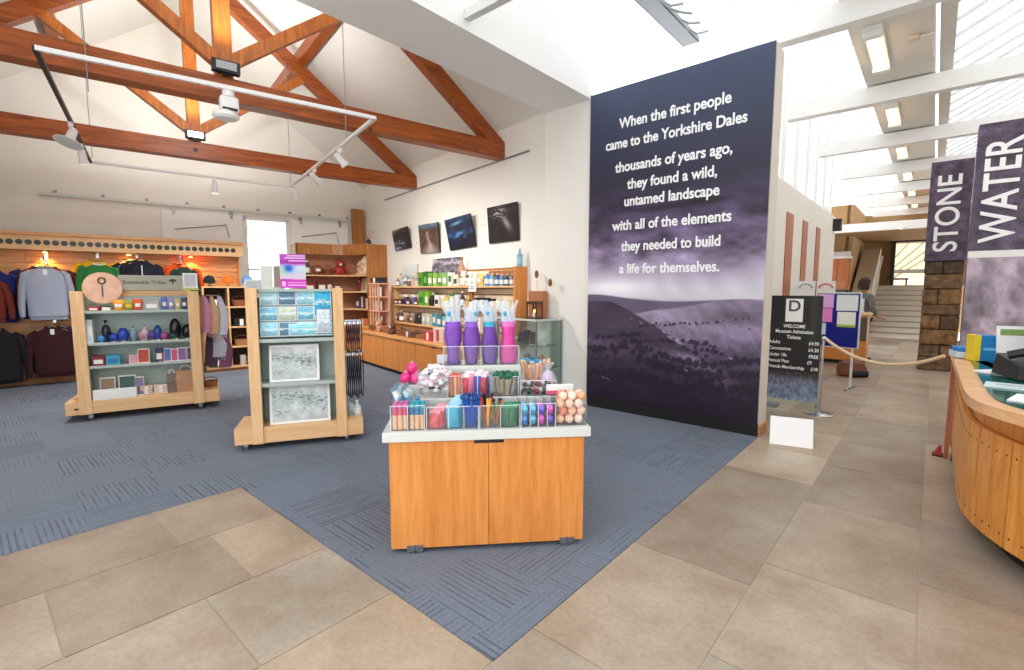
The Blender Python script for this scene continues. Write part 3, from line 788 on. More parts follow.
# reception nook: low counter, cabinet, panelled back, raised floor
M_cream = plain('cream_balustrade', (214, 204, 186), 0.7, var=0.03)
nk = MB().box(-6, -2.3, 20.1, 20.3, 0, 4.4).box(-2.3, 1.6, 23.6, 23.8, 3.42, 4.4).box(-2.3, -1.25, 23.6, 23.8, 1.7, 3.42).box(-0.1, 3.0, 23.6, 23.8, 0, 3.42).box(-2.4, -2.2, 20.1, 23.8, 0, 4.4)
struct('wall_end', nk, plain('tan_wall', (176, 142, 98), 0.8), COR)
struct('ceiling_end', MB().box(-6, 3.0, 17.2, 25, 3.36, 3.42), plain('tan_ceiling', (150, 112, 70), 0.8), COR)
struct('trim_6', MB().box(-2.6, 3.0, 17.0, 17.2, 3.2, 3.42), M_white, COR)
struct('trim_7', MB().box(-2.25, -2.1, 14.2, 14.5, 0, 3.6), plain('grey_frame', (170, 176, 176), 0.5), COR)
t = thing('wall_cabinet', 'orange wood panelled cabinet under a shelf in the far reception nook', 'cabinet', COR, (-3.6, 19.6, 0))
MB().box(-1.6, 1.44, 0.0, 0.45, 1.54, 2.58).build('body', M_brown, t)
for k in range(9): MB().box(-1.55 + 0.332 * k, -1.25 + 0.332 * k, -0.02, 0.0, 1.58, 2.55, 0.006).build('panel', wood('cabinet_red_oak', (160, 84, 34), (196, 118, 58), (6, 6, 0.6)), t)
MB().box(-1.6, 1.44, -0.1, 0.45, 2.58, 2.66).build('shelf_board', M_white, t)
MB().box(-1.6, 1.44, -0.05, 0.45, 1.40, 1.54).build('recess_shade', M_black, t)  # solid black strip: the shade of a recess put in as colour
for k, (x, c, lab) in enumerate(((-0.1, (150, 150, 150), 'grey box file on the shelf above the wood cabinet, left one'), (0.55, (205, 205, 200), 'pale box file on the shelf above the wood cabinet, middle one'), (1.15, (235, 235, 235), 'white box file on the shelf above the wood cabinet, right one'))):
    t = thing('box_file', lab, 'box', COR, (-3.6 + x, 19.7, 2.66), 0, 'boxes on the far reception shelf')
    MB().box(-0.25, 0.25, 0, 0.25, 0, 0.16, 0.01).build('body', C(c), t)
    MB().box(-0.1, 0.1, -0.004, 0, 0.05, 0.12).build('label_panel', M_paper, t)
t = thing('reception_counter', 'pale and orange wood reception counter below the far cream balustrade', 'counter', COR, (-1.30, 12.3, 0))
MB().box(-0.58, 0.3, 0.0, 0.5, 0.08, 1.02).build('body', M_oak, t)
MB().box(-0.60, 0.34, -0.05, 0.55, 1.02, 1.08, 0.01).build('worktop', M_beechx, t)
MB().box(-0.56, 0.28, 0.04, 0.46, 0.0, 0.08).build('plinth', M_black, t)
MB().box(-0.55, -0.15, 0.22, 0.232, 1.08, 1.75).build('glass_screen', M_glass, t)
MB().box(0.06, 0.3, -0.012, 0.0, 0.5, 0.98).build('dark_panel', C((90, 84, 78)), t)
for k, (x, c, lab) in enumerate(((-0.44, (238, 238, 236), 'white paper stack on the reception counter, left one'), (-0.17, (230, 232, 232), 'white leaflet block on the reception counter, middle one'), (0.10, (222, 226, 230), 'pale leaflet block on the reception counter, near the person'))):
    t = thing('leaflet_stack', lab, 'leaflets', COR, (-1.30 + x, 12.36, 1.08), 0, 'leaflets on the far reception counter')
    MB().box(-0.12, 0.12, 0.0, 0.16, 0, 0.03).box(-0.11, 0.11, 0.10, 0.13, 0.03, 0.3, 0.004).build('holder', C(c), t)
    MB().box(-0.1, 0.1, 0.08, 0.1, 0.03, 0.27).build('leaflet', M_paper, t)
t = thing('brown_bag', 'brown bag with dark flap on the floor behind the notice board', 'bag', COR, (-1.05, 10.6, 0), 10)
MB().lathe([(0.1, 0), (0.2, 0.03), (0.21, 0.15), (0.17, 0.26), (0.08, 0.3)], sx=1.1, sy=0.7, n=18).build('body', C((120, 72, 50)), t, True)
MB().box(-0.05, 0.25, -0.15, -0.06, 0.02, 0.14, 0.03).build('flap', M_black, t)

# stairs
sr = thing('staircase', 'pale stone staircase climbing to the bright doorway at the corridor end', 'stairs', COR, (-0.92, 19.6, 0))
m = MB()
for k in range(10): m.box(-0.66, 0.8, 0.30 * k, 3.3, 0.17 * k, 0.17 * (k + 1) - 0.025)
m.build('steps', plain('pale_riser', (224, 216, 202), 0.7), sr)
m = MB()
for k in range(10): m.box(-0.66, 0.8, 0.30 * k - 0.03, 0.30 * k + 0.30, 0.17 * (k + 1) - 0.025, 0.17 * (k + 1))
m.build('treads', plain('grey_tread', (168, 160, 148), 0.7), sr)
m = MB().prism([(-0.5, 0.0), (3.2, 0.0), (3.2, 3.05), (3.0, 3.05), (-0.5, 0.95)], 'x', -1.2, -0.67)
m.build('balustrade', M_cream, sr)
MB().tube([(-0.60, -0.4, 0.95), (-0.60, 2.9, 2.75)], 0.025, 8).build('handrail', M_greytop, sr, True)
struct('ceiling_landing', MB().box(-2.3, 3.0, 22.7, 26, 1.6, 1.69), plain('landing_stone', (200, 190, 175)), COR)
dr = MB().box(-1.32, -1.2, 23.4, 23.58, 1.7, 3.45).box(-0.16, -0.04, 23.4, 23.58, 1.7, 3.45).box(-1.32, -0.04, 23.4, 23.58, 3.3, 3.5)
struct('door_1', dr, plain('dark_door_frame', (48, 34, 28), 0.5), COR)
t = thing('greenhouse_frame', 'pale timber roof frame seen through the doorway above the stairs', 'roof frame', COR, (-0.7, 27.5, 1.69))
for k in range(6): MB().beam((-1.8 + 0.2 * k, 0, 0.3), (-1.2 + 0.55 * k, 0.0, 2.1), 0.05, 0.06).build('bar', C((150, 140, 110)), t)
MB().box(-2, 2, -0.05, 0.05, 0.55, 0.72).build('rail', C((110, 104, 92)), t)
for k in range(7): MB().box(-1.8 + 0.5 * k, -1.55 + 0.5 * k, 0.1, 0.14, 0.0, 0.5).build('panel', C((232, 226, 214)), t)
o = MB().box(-2.6, 2.4, 0, 0.1, 0.0, 2.9).build('boundary_wall', plain('cream_render', (236, 214, 168), 0.9))  # one even warm cream colour
o.matrix_world = COR @ Matrix.Translation((-0.7, 29.5, 1.0)); tag(o, 'cream wall seen beyond the doorway at the stair top', 'wall')
t = thing('landing_bench', 'dark low bench at the top of the stairs, left of the bright doorway', 'bench', COR, (-1.05, 22.9, 1.7))
MB().box(-0.35, 0.3, -0.15, 0.15, 0.2, 0.26, 0.01).build('seat', M_black, t)
for x in (-0.3, 0.25): MB().box(x - 0.02, x + 0.02, -0.12, 0.12, 0, 0.2).build('leg', M_black, t)
# small floodlamp on the corridor wall end
t = thing('wall_speaker', 'small black speaker high on the end of the white corridor wall', 'speaker', COR, (-1.85, 13.9, 2.95))
MB().box(-0.08, 0.1, -0.1, 0.1, 0, 0.28, 0.015).build('cabinet', M_black, t)
MB().cyl((0.105, 0, 0.14), (0.1, 0, 0.14), 0.06, n=16).build('cone', M_grey, t)
t = thing('smoke_detector', 'round white smoke detector under the far white lintel', 'smoke detector', COR, (-0.75, 16.9, 3.22))
MB().lathe([(0, 0), (0.06, 0), (0.07, 0.03), (0.07, 0.05), (0, 0.05)], (0, 0, -0.05), 18).build('body', M_white, t, True)
MB().box(-0.03, 0.03, -0.1, 0.1, -0.012, 0.0).build('bracket', M_white, t)

# stone pillar with STONE panel
M_rock = None
def stone_mat():
    m, nt, N, L, p = _new('rough_sandstone')
    a = N.new('ShaderNodeAttribute'); a.attribute_name = 'Col'
    tc = N.new('ShaderNodeTexCoord'); n = N.new('ShaderNodeTexNoise'); n.inputs['Scale'].default_value = 9; n.inputs['Detail'].default_value = 8
    L.new(tc.outputs['Object'], n.inputs['Vector'])
    rp = N.new('ShaderNodeValToRGB'); rp.color_ramp.elements[0].position = 0.3; rp.color_ramp.elements[0].color = (.35, .33, .32, 1); rp.color_ramp.elements[1].position = .7; rp.color_ramp.elements[1].color = (1.2, 1.15, 1.1, 1)
    mx = N.new('ShaderNodeMix'); mx.data_type = 'RGBA'; mx.blend_type = 'MULTIPLY'; mx.inputs['Factor'].default_value = 1
    L.new(n.outputs['Fac'], rp.inputs['Fac']); L.new(a.outputs['Color'], mx.inputs['A']); L.new(rp.outputs['Color'], mx.inputs['B'])
    L.new(mx.outputs['Result'], p.inputs['Base Color']); p.inputs['Roughness'].default_value = 0.9
    b = N.new('ShaderNodeBump'); b.inputs['Strength'].default_value = 0.8; b.inputs['Distance'].default_value = 0.03
    L.new(n.outputs['Fac'], b.inputs['Height']); L.new(b.outputs['Normal'], p.inputs['Normal'])
    return m
sp = thing('stone_pillar', 'rough sandstone pillar carrying the dark rock panel lettered STONE', 'pillar', COR, (-0.18, 12.43, 0))
PWd = 0.58
m = MB(); cols = []
z = 0
hs = [0.26, 0.24, 0.30, 0.28, 0.2, 0.3, 0.28, 0.26]
for i, h in enumerate(hs):
    cuts = [0, PWd] if i % 2 == 0 else [0, PWd * random.uniform(0.35, 0.6), PWd]
    for x0, x1 in zip(cuts[:-1], cuts[1:]):
        n0 = len(m.bm.faces)
        j = [random.uniform(0, 0.03) for _ in range(4)]
        m.box(x0 + j[0] * 0.4, x1 - 0.008, -0.02 + j[1], 0.5, z + 0.008, z + h - 0.006, 0.02)
        c = lin(np.array(random.choice([(158, 122, 84), (136, 108, 80), (112, 92, 74), (176, 138, 92), (128, 106, 88), (96, 82, 70)])))
        cols += [c] * (len(m.bm.faces) - n0)
    z += h
me = m.mesh('stone_courses', stone_mat())
at = me.color_attributes.new('Col', 'FLOAT_COLOR', 'CORNER')
arr = np.ones((len(me.loops), 4), np.float32)
for f in me.polygons:
    for li in f.loop_indices: arr[li, :3] = cols[f.index]
at.data.foreach_set('color', arr.ravel())
o = bpy.data.objects.new('stone_courses', me); COL.objects.link(o); o.parent = sp
MB().box(0.02, PWd - 0.02, 0.03, 0.48, 0.0, 3.95).build('core', plain('pillar_core', (60, 50, 46), 0.9), sp)
MB().box(-0.01, PWd + 0.01, -0.03, 0.5, 2.12, 3.97).build('panel_box', plain('dark_purple_board', (62, 50, 66), 0.6), sp)
def rock_img(dark):
    def fn(u, v):
        n = fbm(u * 1.0, v * 3, 6, 90 + dark, 5); n2 = fbm(u * 2, v * 6, 12, 95, 4)
        c = np.broadcast_to(np.array([92., 76, 98]), u.shape + (3,)) * (0.55 + 0.9 * n)[..., None]
        crack = np.exp(-((np.abs(n2 - 0.5)) / 0.012) ** 2)
        return c * (1 - 0.5 * crack)[..., None]
    return fn
printed('printed_rock', PWd + 0.02, 1.85, 50, 150, rock_img(0), sp, Matrix.Translation((-0.01, -0.034, 2.12)))
def tall_word(txt, parent, xc, y, zc, length, caps):
    o = text_mesh(txt, 0.4, M_letter, parent, Matrix.Identity(4), 'lettering', 0.01, 0.012)
    xs = [v.co.x for v in o.data.vertices]; ys = [v.co.y for v in o.data.vertices]
    o.data.transform(Matrix.Translation((xc, y, zc)) @ UP @ Matrix.Rotation(R(90), 4, 'Z') @ Matrix.Diagonal((length / (max(xs) - min(xs)), caps / (max(ys) - min(ys)), 1, 1))
                     @ Matrix.Translation((-(max(xs) + min(xs)) / 2, -(max(ys) + min(ys)) / 2, 0)))
tall_word('STONE', sp, 0.27, -0.042, 3.0, 1.42, 0.35)

# WATER panel
wp = thing('water_panel', 'tall purple rock panel lettered WATER behind the reception desk', 'panel', COR, (0.31, 9.0, 0))
WW = 0.72
MB().box(0, WW, 0, 0.3, 0, 3.73).build('panel_box', plain('dark_purple_board', (62, 50, 66), 0.6), wp)
printed('printed_rock', WW, 1.65, 60, 140, rock_img(7), wp, Matrix.Translation((0, -0.004, 2.08)))
def water_low(u, v):
    n = fbm(u * 1.2 + 0.3 * v, v * 2.2, 5, 120, 6)
    c = np.broadcast_to(np.array([172., 156, 172]), u.shape + (3,)) * (0.5 + 1.0 * n)[..., None]
    return c
printed('printed_water', WW, 2.0, 60, 150, water_low, wp, Matrix.Translation((0, -0.004, 0.0)))
MB().box(-0.004, WW, -0.012, 0.0, 2.0, 2.09).build('white_band', M_white, wp)
tall_word('WATER', wp, 0.25, -0.014, 2.86, 1.34, 0.34)

# ================================================================== GOODS
def goods(kind, fr, x, y, z, w, d, h, rgb, label, cat, group=None, rz=0, rgb2=None):
    """one saleable thing standing at (x, y, z) in frame fr: x centre, y front"""
    r2 = rgb2 or (240, 238, 232)
    names = {'box': 'carton', 'jar': 'jar', 'bottle': 'bottle', 'mug': 'mug', 'book': 'book', 'pouch': 'packet', 'paperweight': 'glass_paperweight',
             'vase': 'glass_vase', 'plush': 'soft_toy', 'card': 'picture_card', 'bowl': 'bowl', 'basket': 'basket', 'bauble': 'glass_bauble', 'candle': 'candle', 'cloth': 'folded_textile', 'tin': 'tin', 'bag': 'bag', 'stone': 'carved_stone'}
    t = thing(names[kind], label, cat, fr, (x, y, z), rz, group)
    m = C(rgb); m2 = C(r2)
    if kind == 'box':
        MB().box(-w / 2, w / 2, 0, d, 0, h, min(w, h, d) * 0.04).build('carton_body', m, t)
        MB().box(-w * 0.36, w * 0.36, -0.003, 0.0, h * 0.2, h * 0.62).build('label_panel', m2, t)
    elif kind == 'tin':
        MB().lathe([(0, 0), (w / 2, 0), (w / 2, h * 0.8), (0, h * 0.8)], (0, d / 2, 0), 16).build('tin_body', m, t, True)
        MB().lathe([(0, h * 0.8), (w * 0.52, h * 0.8), (w * 0.52, h), (0, h)], (0, d / 2, 0), 16).build('lid', m2, t, True)
    elif kind == 'jar':
        MB().lathe([(0, 0), (w * 0.46, 0), (w / 2, h * 0.08), (w / 2, h * 0.66), (w * 0.38, h * 0.78), (0, h * 0.78)], (0, d / 2, 0), 14).build('jar_body', m, t, True)
        MB().lathe([(0, h * 0.78), (w * 0.42, h * 0.78), (w * 0.42, h), (0, h)], (0, d / 2, 0), 14).build('lid', m2, t, True)
    elif kind == 'bottle':
        MB().lathe([(0, 0), (w / 2, 0), (w / 2, h * 0.6), (w * 0.2, h * 0.78), (w * 0.16, h * 0.9), (0, h * 0.9)], (0, d / 2, 0), 14).build('bottle_body', m, t, True)
        MB().lathe([(0, h * 0.9), (w * 0.2, h * 0.9), (w * 0.2, h), (0, h)], (0, d / 2, 0), 12).build('cap', m2, t, True)
        MB().lathe([(w * 0.505, h * 0.15), (w * 0.505, h * 0.5)], (0, d / 2, 0), 14, cap=False).build('label_band', m2, t, True)
    elif kind == 'mug':
        MB().lathe([(0, 0), (w * 0.45, 0), (w / 2, h * 0.05), (w / 2, h), (w * 0.45, h), (w * 0.43, h * 0.1), (0, h * 0.1)], (0, d / 2, 0), 16).build('mug_body', m, t, True)
        MB().tube([(w * 0.48, d / 2, h * 0.8), (w * 0.75, d / 2, h * 0.75), (w * 0.8, d / 2, h * 0.4), (w * 0.48, d / 2, h * 0.22)], w * 0.06, 6).build('handle', m, t, True)
    elif kind == 'book':
        MB().box(-w / 2, w / 2, 0, 0.004, 0, h).box(-w / 2, w / 2, d - 0.004, d, 0, h).box(-w / 2, -w / 2 + 0.004, 0, d, 0, h).build('cover', m, t)
        MB().box(-w / 2 + 0.004, w / 2 - 0.006, 0.004, d - 0.004, 0.004, h - 0.004).build('pages', M_paper, t)
        MB().box(-w * 0.3, w * 0.3, -0.002, 0, h * 0.3, h * 0.75).build('cover_picture', m2, t)
    elif kind == 'card':
        T = Matrix.Rotation(R(-10), 4, 'X')
        MB().box(-w / 2, w / 2, 0, 0.012, 0, h, M=T).build('board', m2, t)
        MB().box(-w * 0.44, w * 0.44, -0.003, 0.0, h * 0.06, h * 0.94, M=T).build('picture', m, t)
    elif kind == 'pouch':
        rows = []
        for k in range(9):
            s_ = k / 8; ww = w / 2 * (1 - 0.12 * math.sin(s_ * 6)); dd = d / 2 * math.sin(math.pi * min(1, 0.12 + s_ * 0.86)) + 0.002
            rows.append([(ww * math.cos(2 * math.pi * q / 12), d / 2 + dd * math.sin(2 * math.pi * q / 12), h * s_) for q in range(12)])
        MB().loft(rows).build('packet_body', m, t, True)
        MB().box(-w * 0.3, w * 0.3, d * 0.02 - 0.004, d * 0.5, h * 0.3, h * 0.6).build('label_panel', m2, t)
    elif kind in ('paperweight', 'bauble'):
        MB().lathe([(0, 0)] + [(w / 2 * math.sin(a_), h / 2 - h / 2 * math.cos(a_)) for a_ in [0.45 + k * 0.3 for k in range(9)]] + [(0, h)], (0, d / 2, 0), 16).build('glass_body', plain('gloss_%d_%d_%d' % rgb, rgb, 0.08, var=0.35, scale=30), t, True)
        MB().lathe([(0, 0), (w * 0.25, 0), (w * 0.2, h * 0.06), (0, h * 0.06)], (0, d / 2, -0.001), 14).build('foot', m2, t, True)
    elif kind == 'vase':
        MB().lathe([(0, 0), (w * 0.22, 0), (w * 0.2, h * 0.1), (w / 2, h * 0.42), (w * 0.38, h * 0.68), (w * 0.12, h * 0.82), (w * 0.18, h)], (0, d / 2, 0), 16).build('glass_body', plain('gloss_%d_%d_%d' % rgb, rgb, 0.08, var=0.35, scale=30), t, True)
        MB().lathe([(w * 0.13, h * 0.8), (w * 0.17, h * 0.82), (w * 0.13, h * 0.84)], (0, d / 2, 0), 12).build('neck_ring', m2, t, True)
    elif kind == 'plush':
        MB().sph((0, d / 2, h * 0.3), (w * 0.45, d * 0.45, h * 0.32)).sph((-w * 0.3, d * 0.15, h * 0.1), w * 0.16).sph((w * 0.3, d * 0.15, h * 0.1), w * 0.16).sph((-w * 0.42, d * 0.3, h * 0.42), (w * 0.12, w * 0.12, h * 0.15)).sph((w * 0.42, d * 0.3, h * 0.42), (w * 0.12, w * 0.12, h * 0.15)).build('body', m, t, True)
        MB().sph((0, d * 0.42, h * 0.75), (w * 0.34, d * 0.36, h * 0.24)).sph((-w * 0.28, d * 0.45, h * 0.93), w * 0.13).sph((w * 0.28, d * 0.45, h * 0.93), w * 0.13).build('head', m, t, True)
        MB().sph((0, d * 0.12, h * 0.7), (w * 0.14, w * 0.1, w * 0.1)).build('muzzle', m2, t, True)
    elif kind == 'bowl':
        MB().lathe([(0, 0), (w * 0.25, 0), (w * 0.42, h * 0.45), (w / 2, h), (w * 0.46, h), (w * 0.36, h * 0.45), (0, h * 0.15)], (0, d / 2, 0), 18).build('bowl_body', m, t, True)
    elif kind == 'basket':
        MB().lathe([(0, 0), (w * 0.42, 0), (w / 2, h * 0.6), (w * 0.47, h * 0.62), (w * 0.4, h * 0.05), (0, h * 0.05)], (0, d / 2, 0), 18, 1, d / w).build('woven_body', plain('wicker_%d_%d_%d' % rgb, rgb, 0.9, var=0.4, scale=90, bump=0.6), t, True)
        MB().tube([(w * 0.48 * math.cos(R(a_)), d / 2, h * 0.6 + h * 0.4 * math.sin(R(a_))) for a_ in range(0, 181, 20)], 0.008, 6).build('handle', m, t, True)
    elif kind == 'candle':
        MB().lathe([(0, 0), (w / 2, 0), (w / 2, h * 0.9), (w * 0.3, h * 0.93), (0, h * 0.9)], (0, d / 2, 0), 14).build('wax', m, t, True)
        MB().cyl((0, d / 2, h * 0.9), (0.002, d / 2, h), 0.003, n=6).build('wick', M_black, t)
    elif kind == 'cloth':
        n_ = max(2, int(h / 0.025)); mm = MB()
        for k in range(n_): mm.box(-w / 2 + 0.004 * (k % 2), w / 2 - 0.003 * (k % 3), 0.003 * (k % 2), d, h * k / n_ + 0.001, h * (k + 1) / n_ - 0.001, 0.006)
        mm.build('folds', m, t, True)
        MB().box(-w * 0.12, w * 0.12, -0.003, 0, h * 0.1, h * 0.9).build('paper_band', m2, t)
    elif kind == 'bag':
        MB().loft([[(-w / 2, 0, 0), (w / 2, 0, 0), (w / 2, d, 0), (-w / 2, d, 0)], [(-w / 2, -0.01, h * 0.5), (w / 2, -0.005, h * 0.5), (w / 2, d, h * 0.5), (-w / 2, d, h * 0.5)], [(-w * 0.48, d * 0.3, h * 0.82), (w * 0.48, d * 0.3, h * 0.82), (w * 0.48, d * 0.7, h * 0.82), (-w * 0.48, d * 0.7, h * 0.82)]]).build('bag_body', m, t)
        MB().tube([(w * 0.3 * math.cos(R(a_)), d * 0.4, h * 0.8 + h * 0.2 * math.sin(R(a_))) for a_ in range(0, 181, 30)], 0.006, 6).build('handle', m2, t, True)
    elif kind == 'stone':
        MB().sph((0, d / 2, h / 2 * 0.98), (w / 2, d / 2, h / 2), 10, 7).build('stone_body', m, t, True)
        MB().box(-w * 0.2, w * 0.2, -0.002, d * 0.3, h * 0.35, h * 0.6).build('carving', m2, t)
    return t

WORD = {'box': 'box', 'jar': 'jar', 'bottle': 'bottle', 'mug': 'mug', 'book': 'book', 'pouch': 'packet', 'paperweight': 'glass paperweight', 'vase': 'glass vase', 'plush': 'soft toy',
        'card': 'picture card', 'bowl': 'bowl', 'basket': 'basket', 'bauble': 'glass bauble', 'candle': 'candle', 'cloth': 'folded textile', 'tin': 'tin', 'bag': 'bag', 'stone': 'carved stone'}
CAT = {'paperweight': 'paperweight', 'vase': 'vase', 'plush': 'soft toy', 'card': 'card', 'bauble': 'ornament', 'cloth': 'textile', 'stone': 'ornament', 'pouch': 'packet'}
def row(fr, y, z, place_, group, items, start=0):
    """items: (kind, colour words, rgb, x centre, w, d, h[, rgb2]) from left to right"""
    for i, it in enumerate(items):
        k, cw, rgb, x, w, d, h = it[:7]
        goods(k, fr, x, y, z, w, d, h, rgb, '%s %s, %s from the left %s' % (cw, WORD[k], ORD[i + start], place_), CAT.get(k, WORD[k]), group, random.uniform(-4, 4) if k != 'card' else 0, it[7] if len(it) > 7 else None)

# ------------------------------------------------------------------ garments
def garment(label, fr, loc, rgb, w=0.5, h=0.70, rz=0, collar=None, cat='sweatshirt', tagged=False, zipc=None, hanger=True, name='sweatshirt', panel=None):
    t = thing(name, label, cat, fr, loc, rz)          # loc: hook point on top of the hanger
    m = plain('cloth_%d_%d_%d' % tuple(rgb), rgb, 0.95, var=0.12, scale=30, bump=0.15)
    top = -0.13
    rows = []
    prof = [(-h, 0.86, 0.055), (-h + 0.05, 0.84, 0.07), (-h + 0.06, 0.92, 0.085), (-h * 0.6, 0.94, 0.09), (-h * 0.3, 0.98, 0.09), (-0.13, 0.97, 0.075), (-0.06, 0.8, 0.06), (-0.02, 0.52, 0.05), (0.015, 0.30, 0.045)]
    for z, kx, dy in prof:
        rows.append([(w / 2 * kx * (abs(math.cos(a_)) ** 0.7) * (1 if math.cos(a_) >= 0 else -1), dy * math.sin(a_) * (1 + 0.12 * math.sin(5 * a_ + z * 9)), top + z) for a_ in [2 * math.pi * q / 24 for q in range(24)]])
    mm = MB().loft(rows)
    for s in (-1, 1):
        mm.tube([(s * w * 0.34, 0, top - 0.05), (s * w * 0.46, 0, top - 0.10), (s * w * 0.53, -0.01, top - h * 0.38), (s * w * 0.57, -0.02, top - h * 0.68), (s * w * 0.575, -0.025, top - h * 0.88), (s * w * 0.57, -0.025, top - h * 0.94)], [0.05, 0.075, 0.068, 0.058, 0.052, 0.04], 10, 0.75)
    mm.build('body', m, t, True)
    mc = plain('cloth_%d_%d_%d' % tuple(collar or tuple(int(c * 0.8) for c in rgb)), collar or tuple(int(c * 0.8) for c in rgb), 0.95, var=0.1, scale=30)
    MB().tube([(w * 0.16 * math.cos(R(a_)), 0.045 * math.sin(R(a_)), top + 0.015 + 0.012 * math.sin(R(a_))) for a_ in range(0, 361, 20)], 0.014, 8).build('collar', mc, t, True)
    if hanger:
        MB().tube([(-w * 0.36, 0, top - 0.055), (0, 0, top + 0.04), (w * 0.36, 0, top - 0.055)], 0.011, 8).build('hanger', M_beech, t, True)
        MB().tube([(0, 0, top + 0.04), (0, 0, -0.03), (0.02, 0, -0.005), (0.0, 0, 0.015), (-0.02, 0, 0.0)], 0.004, 6).build('hanger_hook', M_chrome, t, True)
    if tagged:
        MB().box(-0.025, 0.025, -0.064, -0.060, top - 0.1, top - 0.01).build('price_tag', M_paper, t)
    if zipc:
        MB().box(-0.008, 0.008, -0.098, -0.088, top - h * 0.95, top - 0.06).build('zip', C(zipc), t)
    if panel:
        MB().tube([(s * w * 0.42, -0.0, top - 0.16) for s in (-1, 0, 1)], 0.098, 12, 0.98).build('chest_stripe', C(panel), t, True)
    return t

# slatted wall unit along the back
SX0, SX1 = -7.5, -2.95
sw = thing('slatwall_unit', 'long slatted wood wall unit with dotted cornice, garments hung on it', 'wall display', HALL, (0, 6.0, 0))
for x0, x1 in ((SX0, -6.0), (-5.99, -5.16 + 0.3), (-4.85, -3.85), (-3.84, SX1)):
    mm = MB()
    z = 0.12
    while z < 2.22:
        mm.box(x0, x1, 0, 0.02, z, min(z + 0.085, 2.25), 0.003); z += 0.1
    mm.build('slat_panel', M_oakx, sw)
MB().box(SX0, SX1, 0.022, 0.05, 0.0, 2.3).build('back_board', M_beechx, sw)
MB().box(SX0, SX1, -0.02, 0.02, 0.0, 0.11).build('kick_board', M_brown, sw)
MB().box(SX1, SX1 + 0.03, -0.05, 0.25, 0, 2.47).build('end_panel', M_oak, sw)
MB().box(SX0, SX1 + 0.08, -0.34, 0.05, 2.44, 2.49, 0.006).build('cornice_top', M_oakx, sw)
cn = MB().box(SX0, SX1 + 0.06, -0.30, 0.0, 2.215, 2.44).build('cornice_fascia', M_beechx, sw)
mm = MB(); x = SX0 + 0.1
while x < SX1:
    mm.tube([(x, -0.304, 2.33), (x, -0.299, 2.33)], [0.043, 0.043], 16); x += 0.106
mm.build('vent_holes', plain('dark_green_disc', (34, 52, 46), 0.4), cn)
for k, (x, lab) in enumerate(((-5.75, 'above the grey sweatshirt'), (-4.67, 'between the yellow and navy tops'), (-3.74, 'above the orange top'))):
    t = thing('downlight', 'small glowing downlight under the dotted cornice, ' + lab, 'downlight', HALL, (x, 5.88, 2.213), 0, 'downlights under the cornice')
    MB().lathe([(0.0, 0.0), (0.05, 0), (0.05, -0.03), (0.0, -0.03)][::-1], n=16).build('rim', M_chrome, t, True)
    MB().cyl((0, 0, -0.031), (0, 0, -0.034), 0.036, n=14).build('bulb', emit('amber_bulb', (255, 190, 90), 8), t)
    ld = bpy.data.lights.new('downlight_light', 'SPOT'); ld.energy = 34; ld.spot_size = R(120); ld.spot_blend = 1.0; ld.color = (1.0, 0.55, 0.14); ld.shadow_soft_size = 0.03
    lo = bpy.data.objects.new('downlight_light', ld); COL.objects.link(lo); lo.parent = t; lo.location = (0, 0, -0.04)

# faceout hooks are parts of the wall unit
for x, z in ((-5.75, 2.05), (-5.10, 2.17), (-4.55, 2.19), (-3.90, 2.14), (-5.72, 1.07), (-6.45, 2.0), (-6.5, 1.1)):
    m = MB().box(x - 0.02, x + 0.02, -0.012, 0.0, z - 0.05, z + 0.12).tube([(x, -0.01, z), (x, -0.42, z), (x, -0.43, z + 0.03)], 0.008, 6)
    m.build('hook_arm', M_chrome, sw, True)
H6 = 6.0
garment('navy sweatshirt behind the maroon and grey ones on the slatted wall', HALL, (-5.81, H6 - 0.10, 2.06), (30, 38, 100), 0.72, 0.74)
garment('maroon sweatshirt between the grey and the navy one on the slatted wall', HALL, (-5.72, H6 - 0.24, 2.05), (92, 26, 34), 0.64, 0.72)
garment('pale grey sweatshirt with a white tag at the front of its wall hook', HALL, (-5.74, H6 - 0.40, 2.04), (166, 174, 196), 0.53, 0.82, tagged=True)
garment('royal blue sweatshirt behind the dark red one on the lower wall hook', HALL, (-5.62, H6 - 0.12, 1.05), (30, 52, 128), 0.62, 0.78)
garment('very dark maroon sweatshirt with a white tag on the lower wall hook', HALL, (-5.73, H6 - 0.28, 1.07), (54, 18, 26), 0.54, 0.80, tagged=True)
garment('navy blue sweatshirt at the left edge of the slatted wall, behind a rust one', HALL, (-6.38, H6 - 0.14, 1.98), (28, 40, 112), 0.60, 0.8)
garment('rust red sweatshirt at the left edge of the slatted wall', HALL, (-6.50, H6 - 0.32, 1.86), (116, 44, 34), 0.58, 0.66)
garment('black long coat on the lower hook at the left edge of the wall', HALL, (-6.38, H6 - 0.26, 1.06), (22, 20, 26), 0.56, 0.84, name='coat', cat='coat')
garment('yellow top with green and white chest band, behind the round wooden board', HALL, (-5.12, H6 - 0.12, 2.19), (232, 178, 40), 0.56, 0.7, panel=(40, 126, 62), name='sports_top', cat='sports top')
garment('green top with a pale collar in front of the yellow one', HALL, (-5.08, H6 - 0.28, 2.12), (44, 120, 60), 0.5, 0.66, collar=(236, 232, 214), name='sports_top', cat='sports top')
garment('dark navy jacket with green shoulders on the slatted wall', HALL, (-4.60, H6 - 0.14, 2.20), (24, 46, 52), 0.58, 0.72, panel=(30, 54, 110), name='jacket', cat='jacket')
garment('black zipped jacket with a white zip in front of the navy jacket', HALL, (-4.50, H6 - 0.30, 2.19), (28, 30, 46), 0.54, 0.7, zipc=(220, 220, 225), name='jacket', cat='jacket')
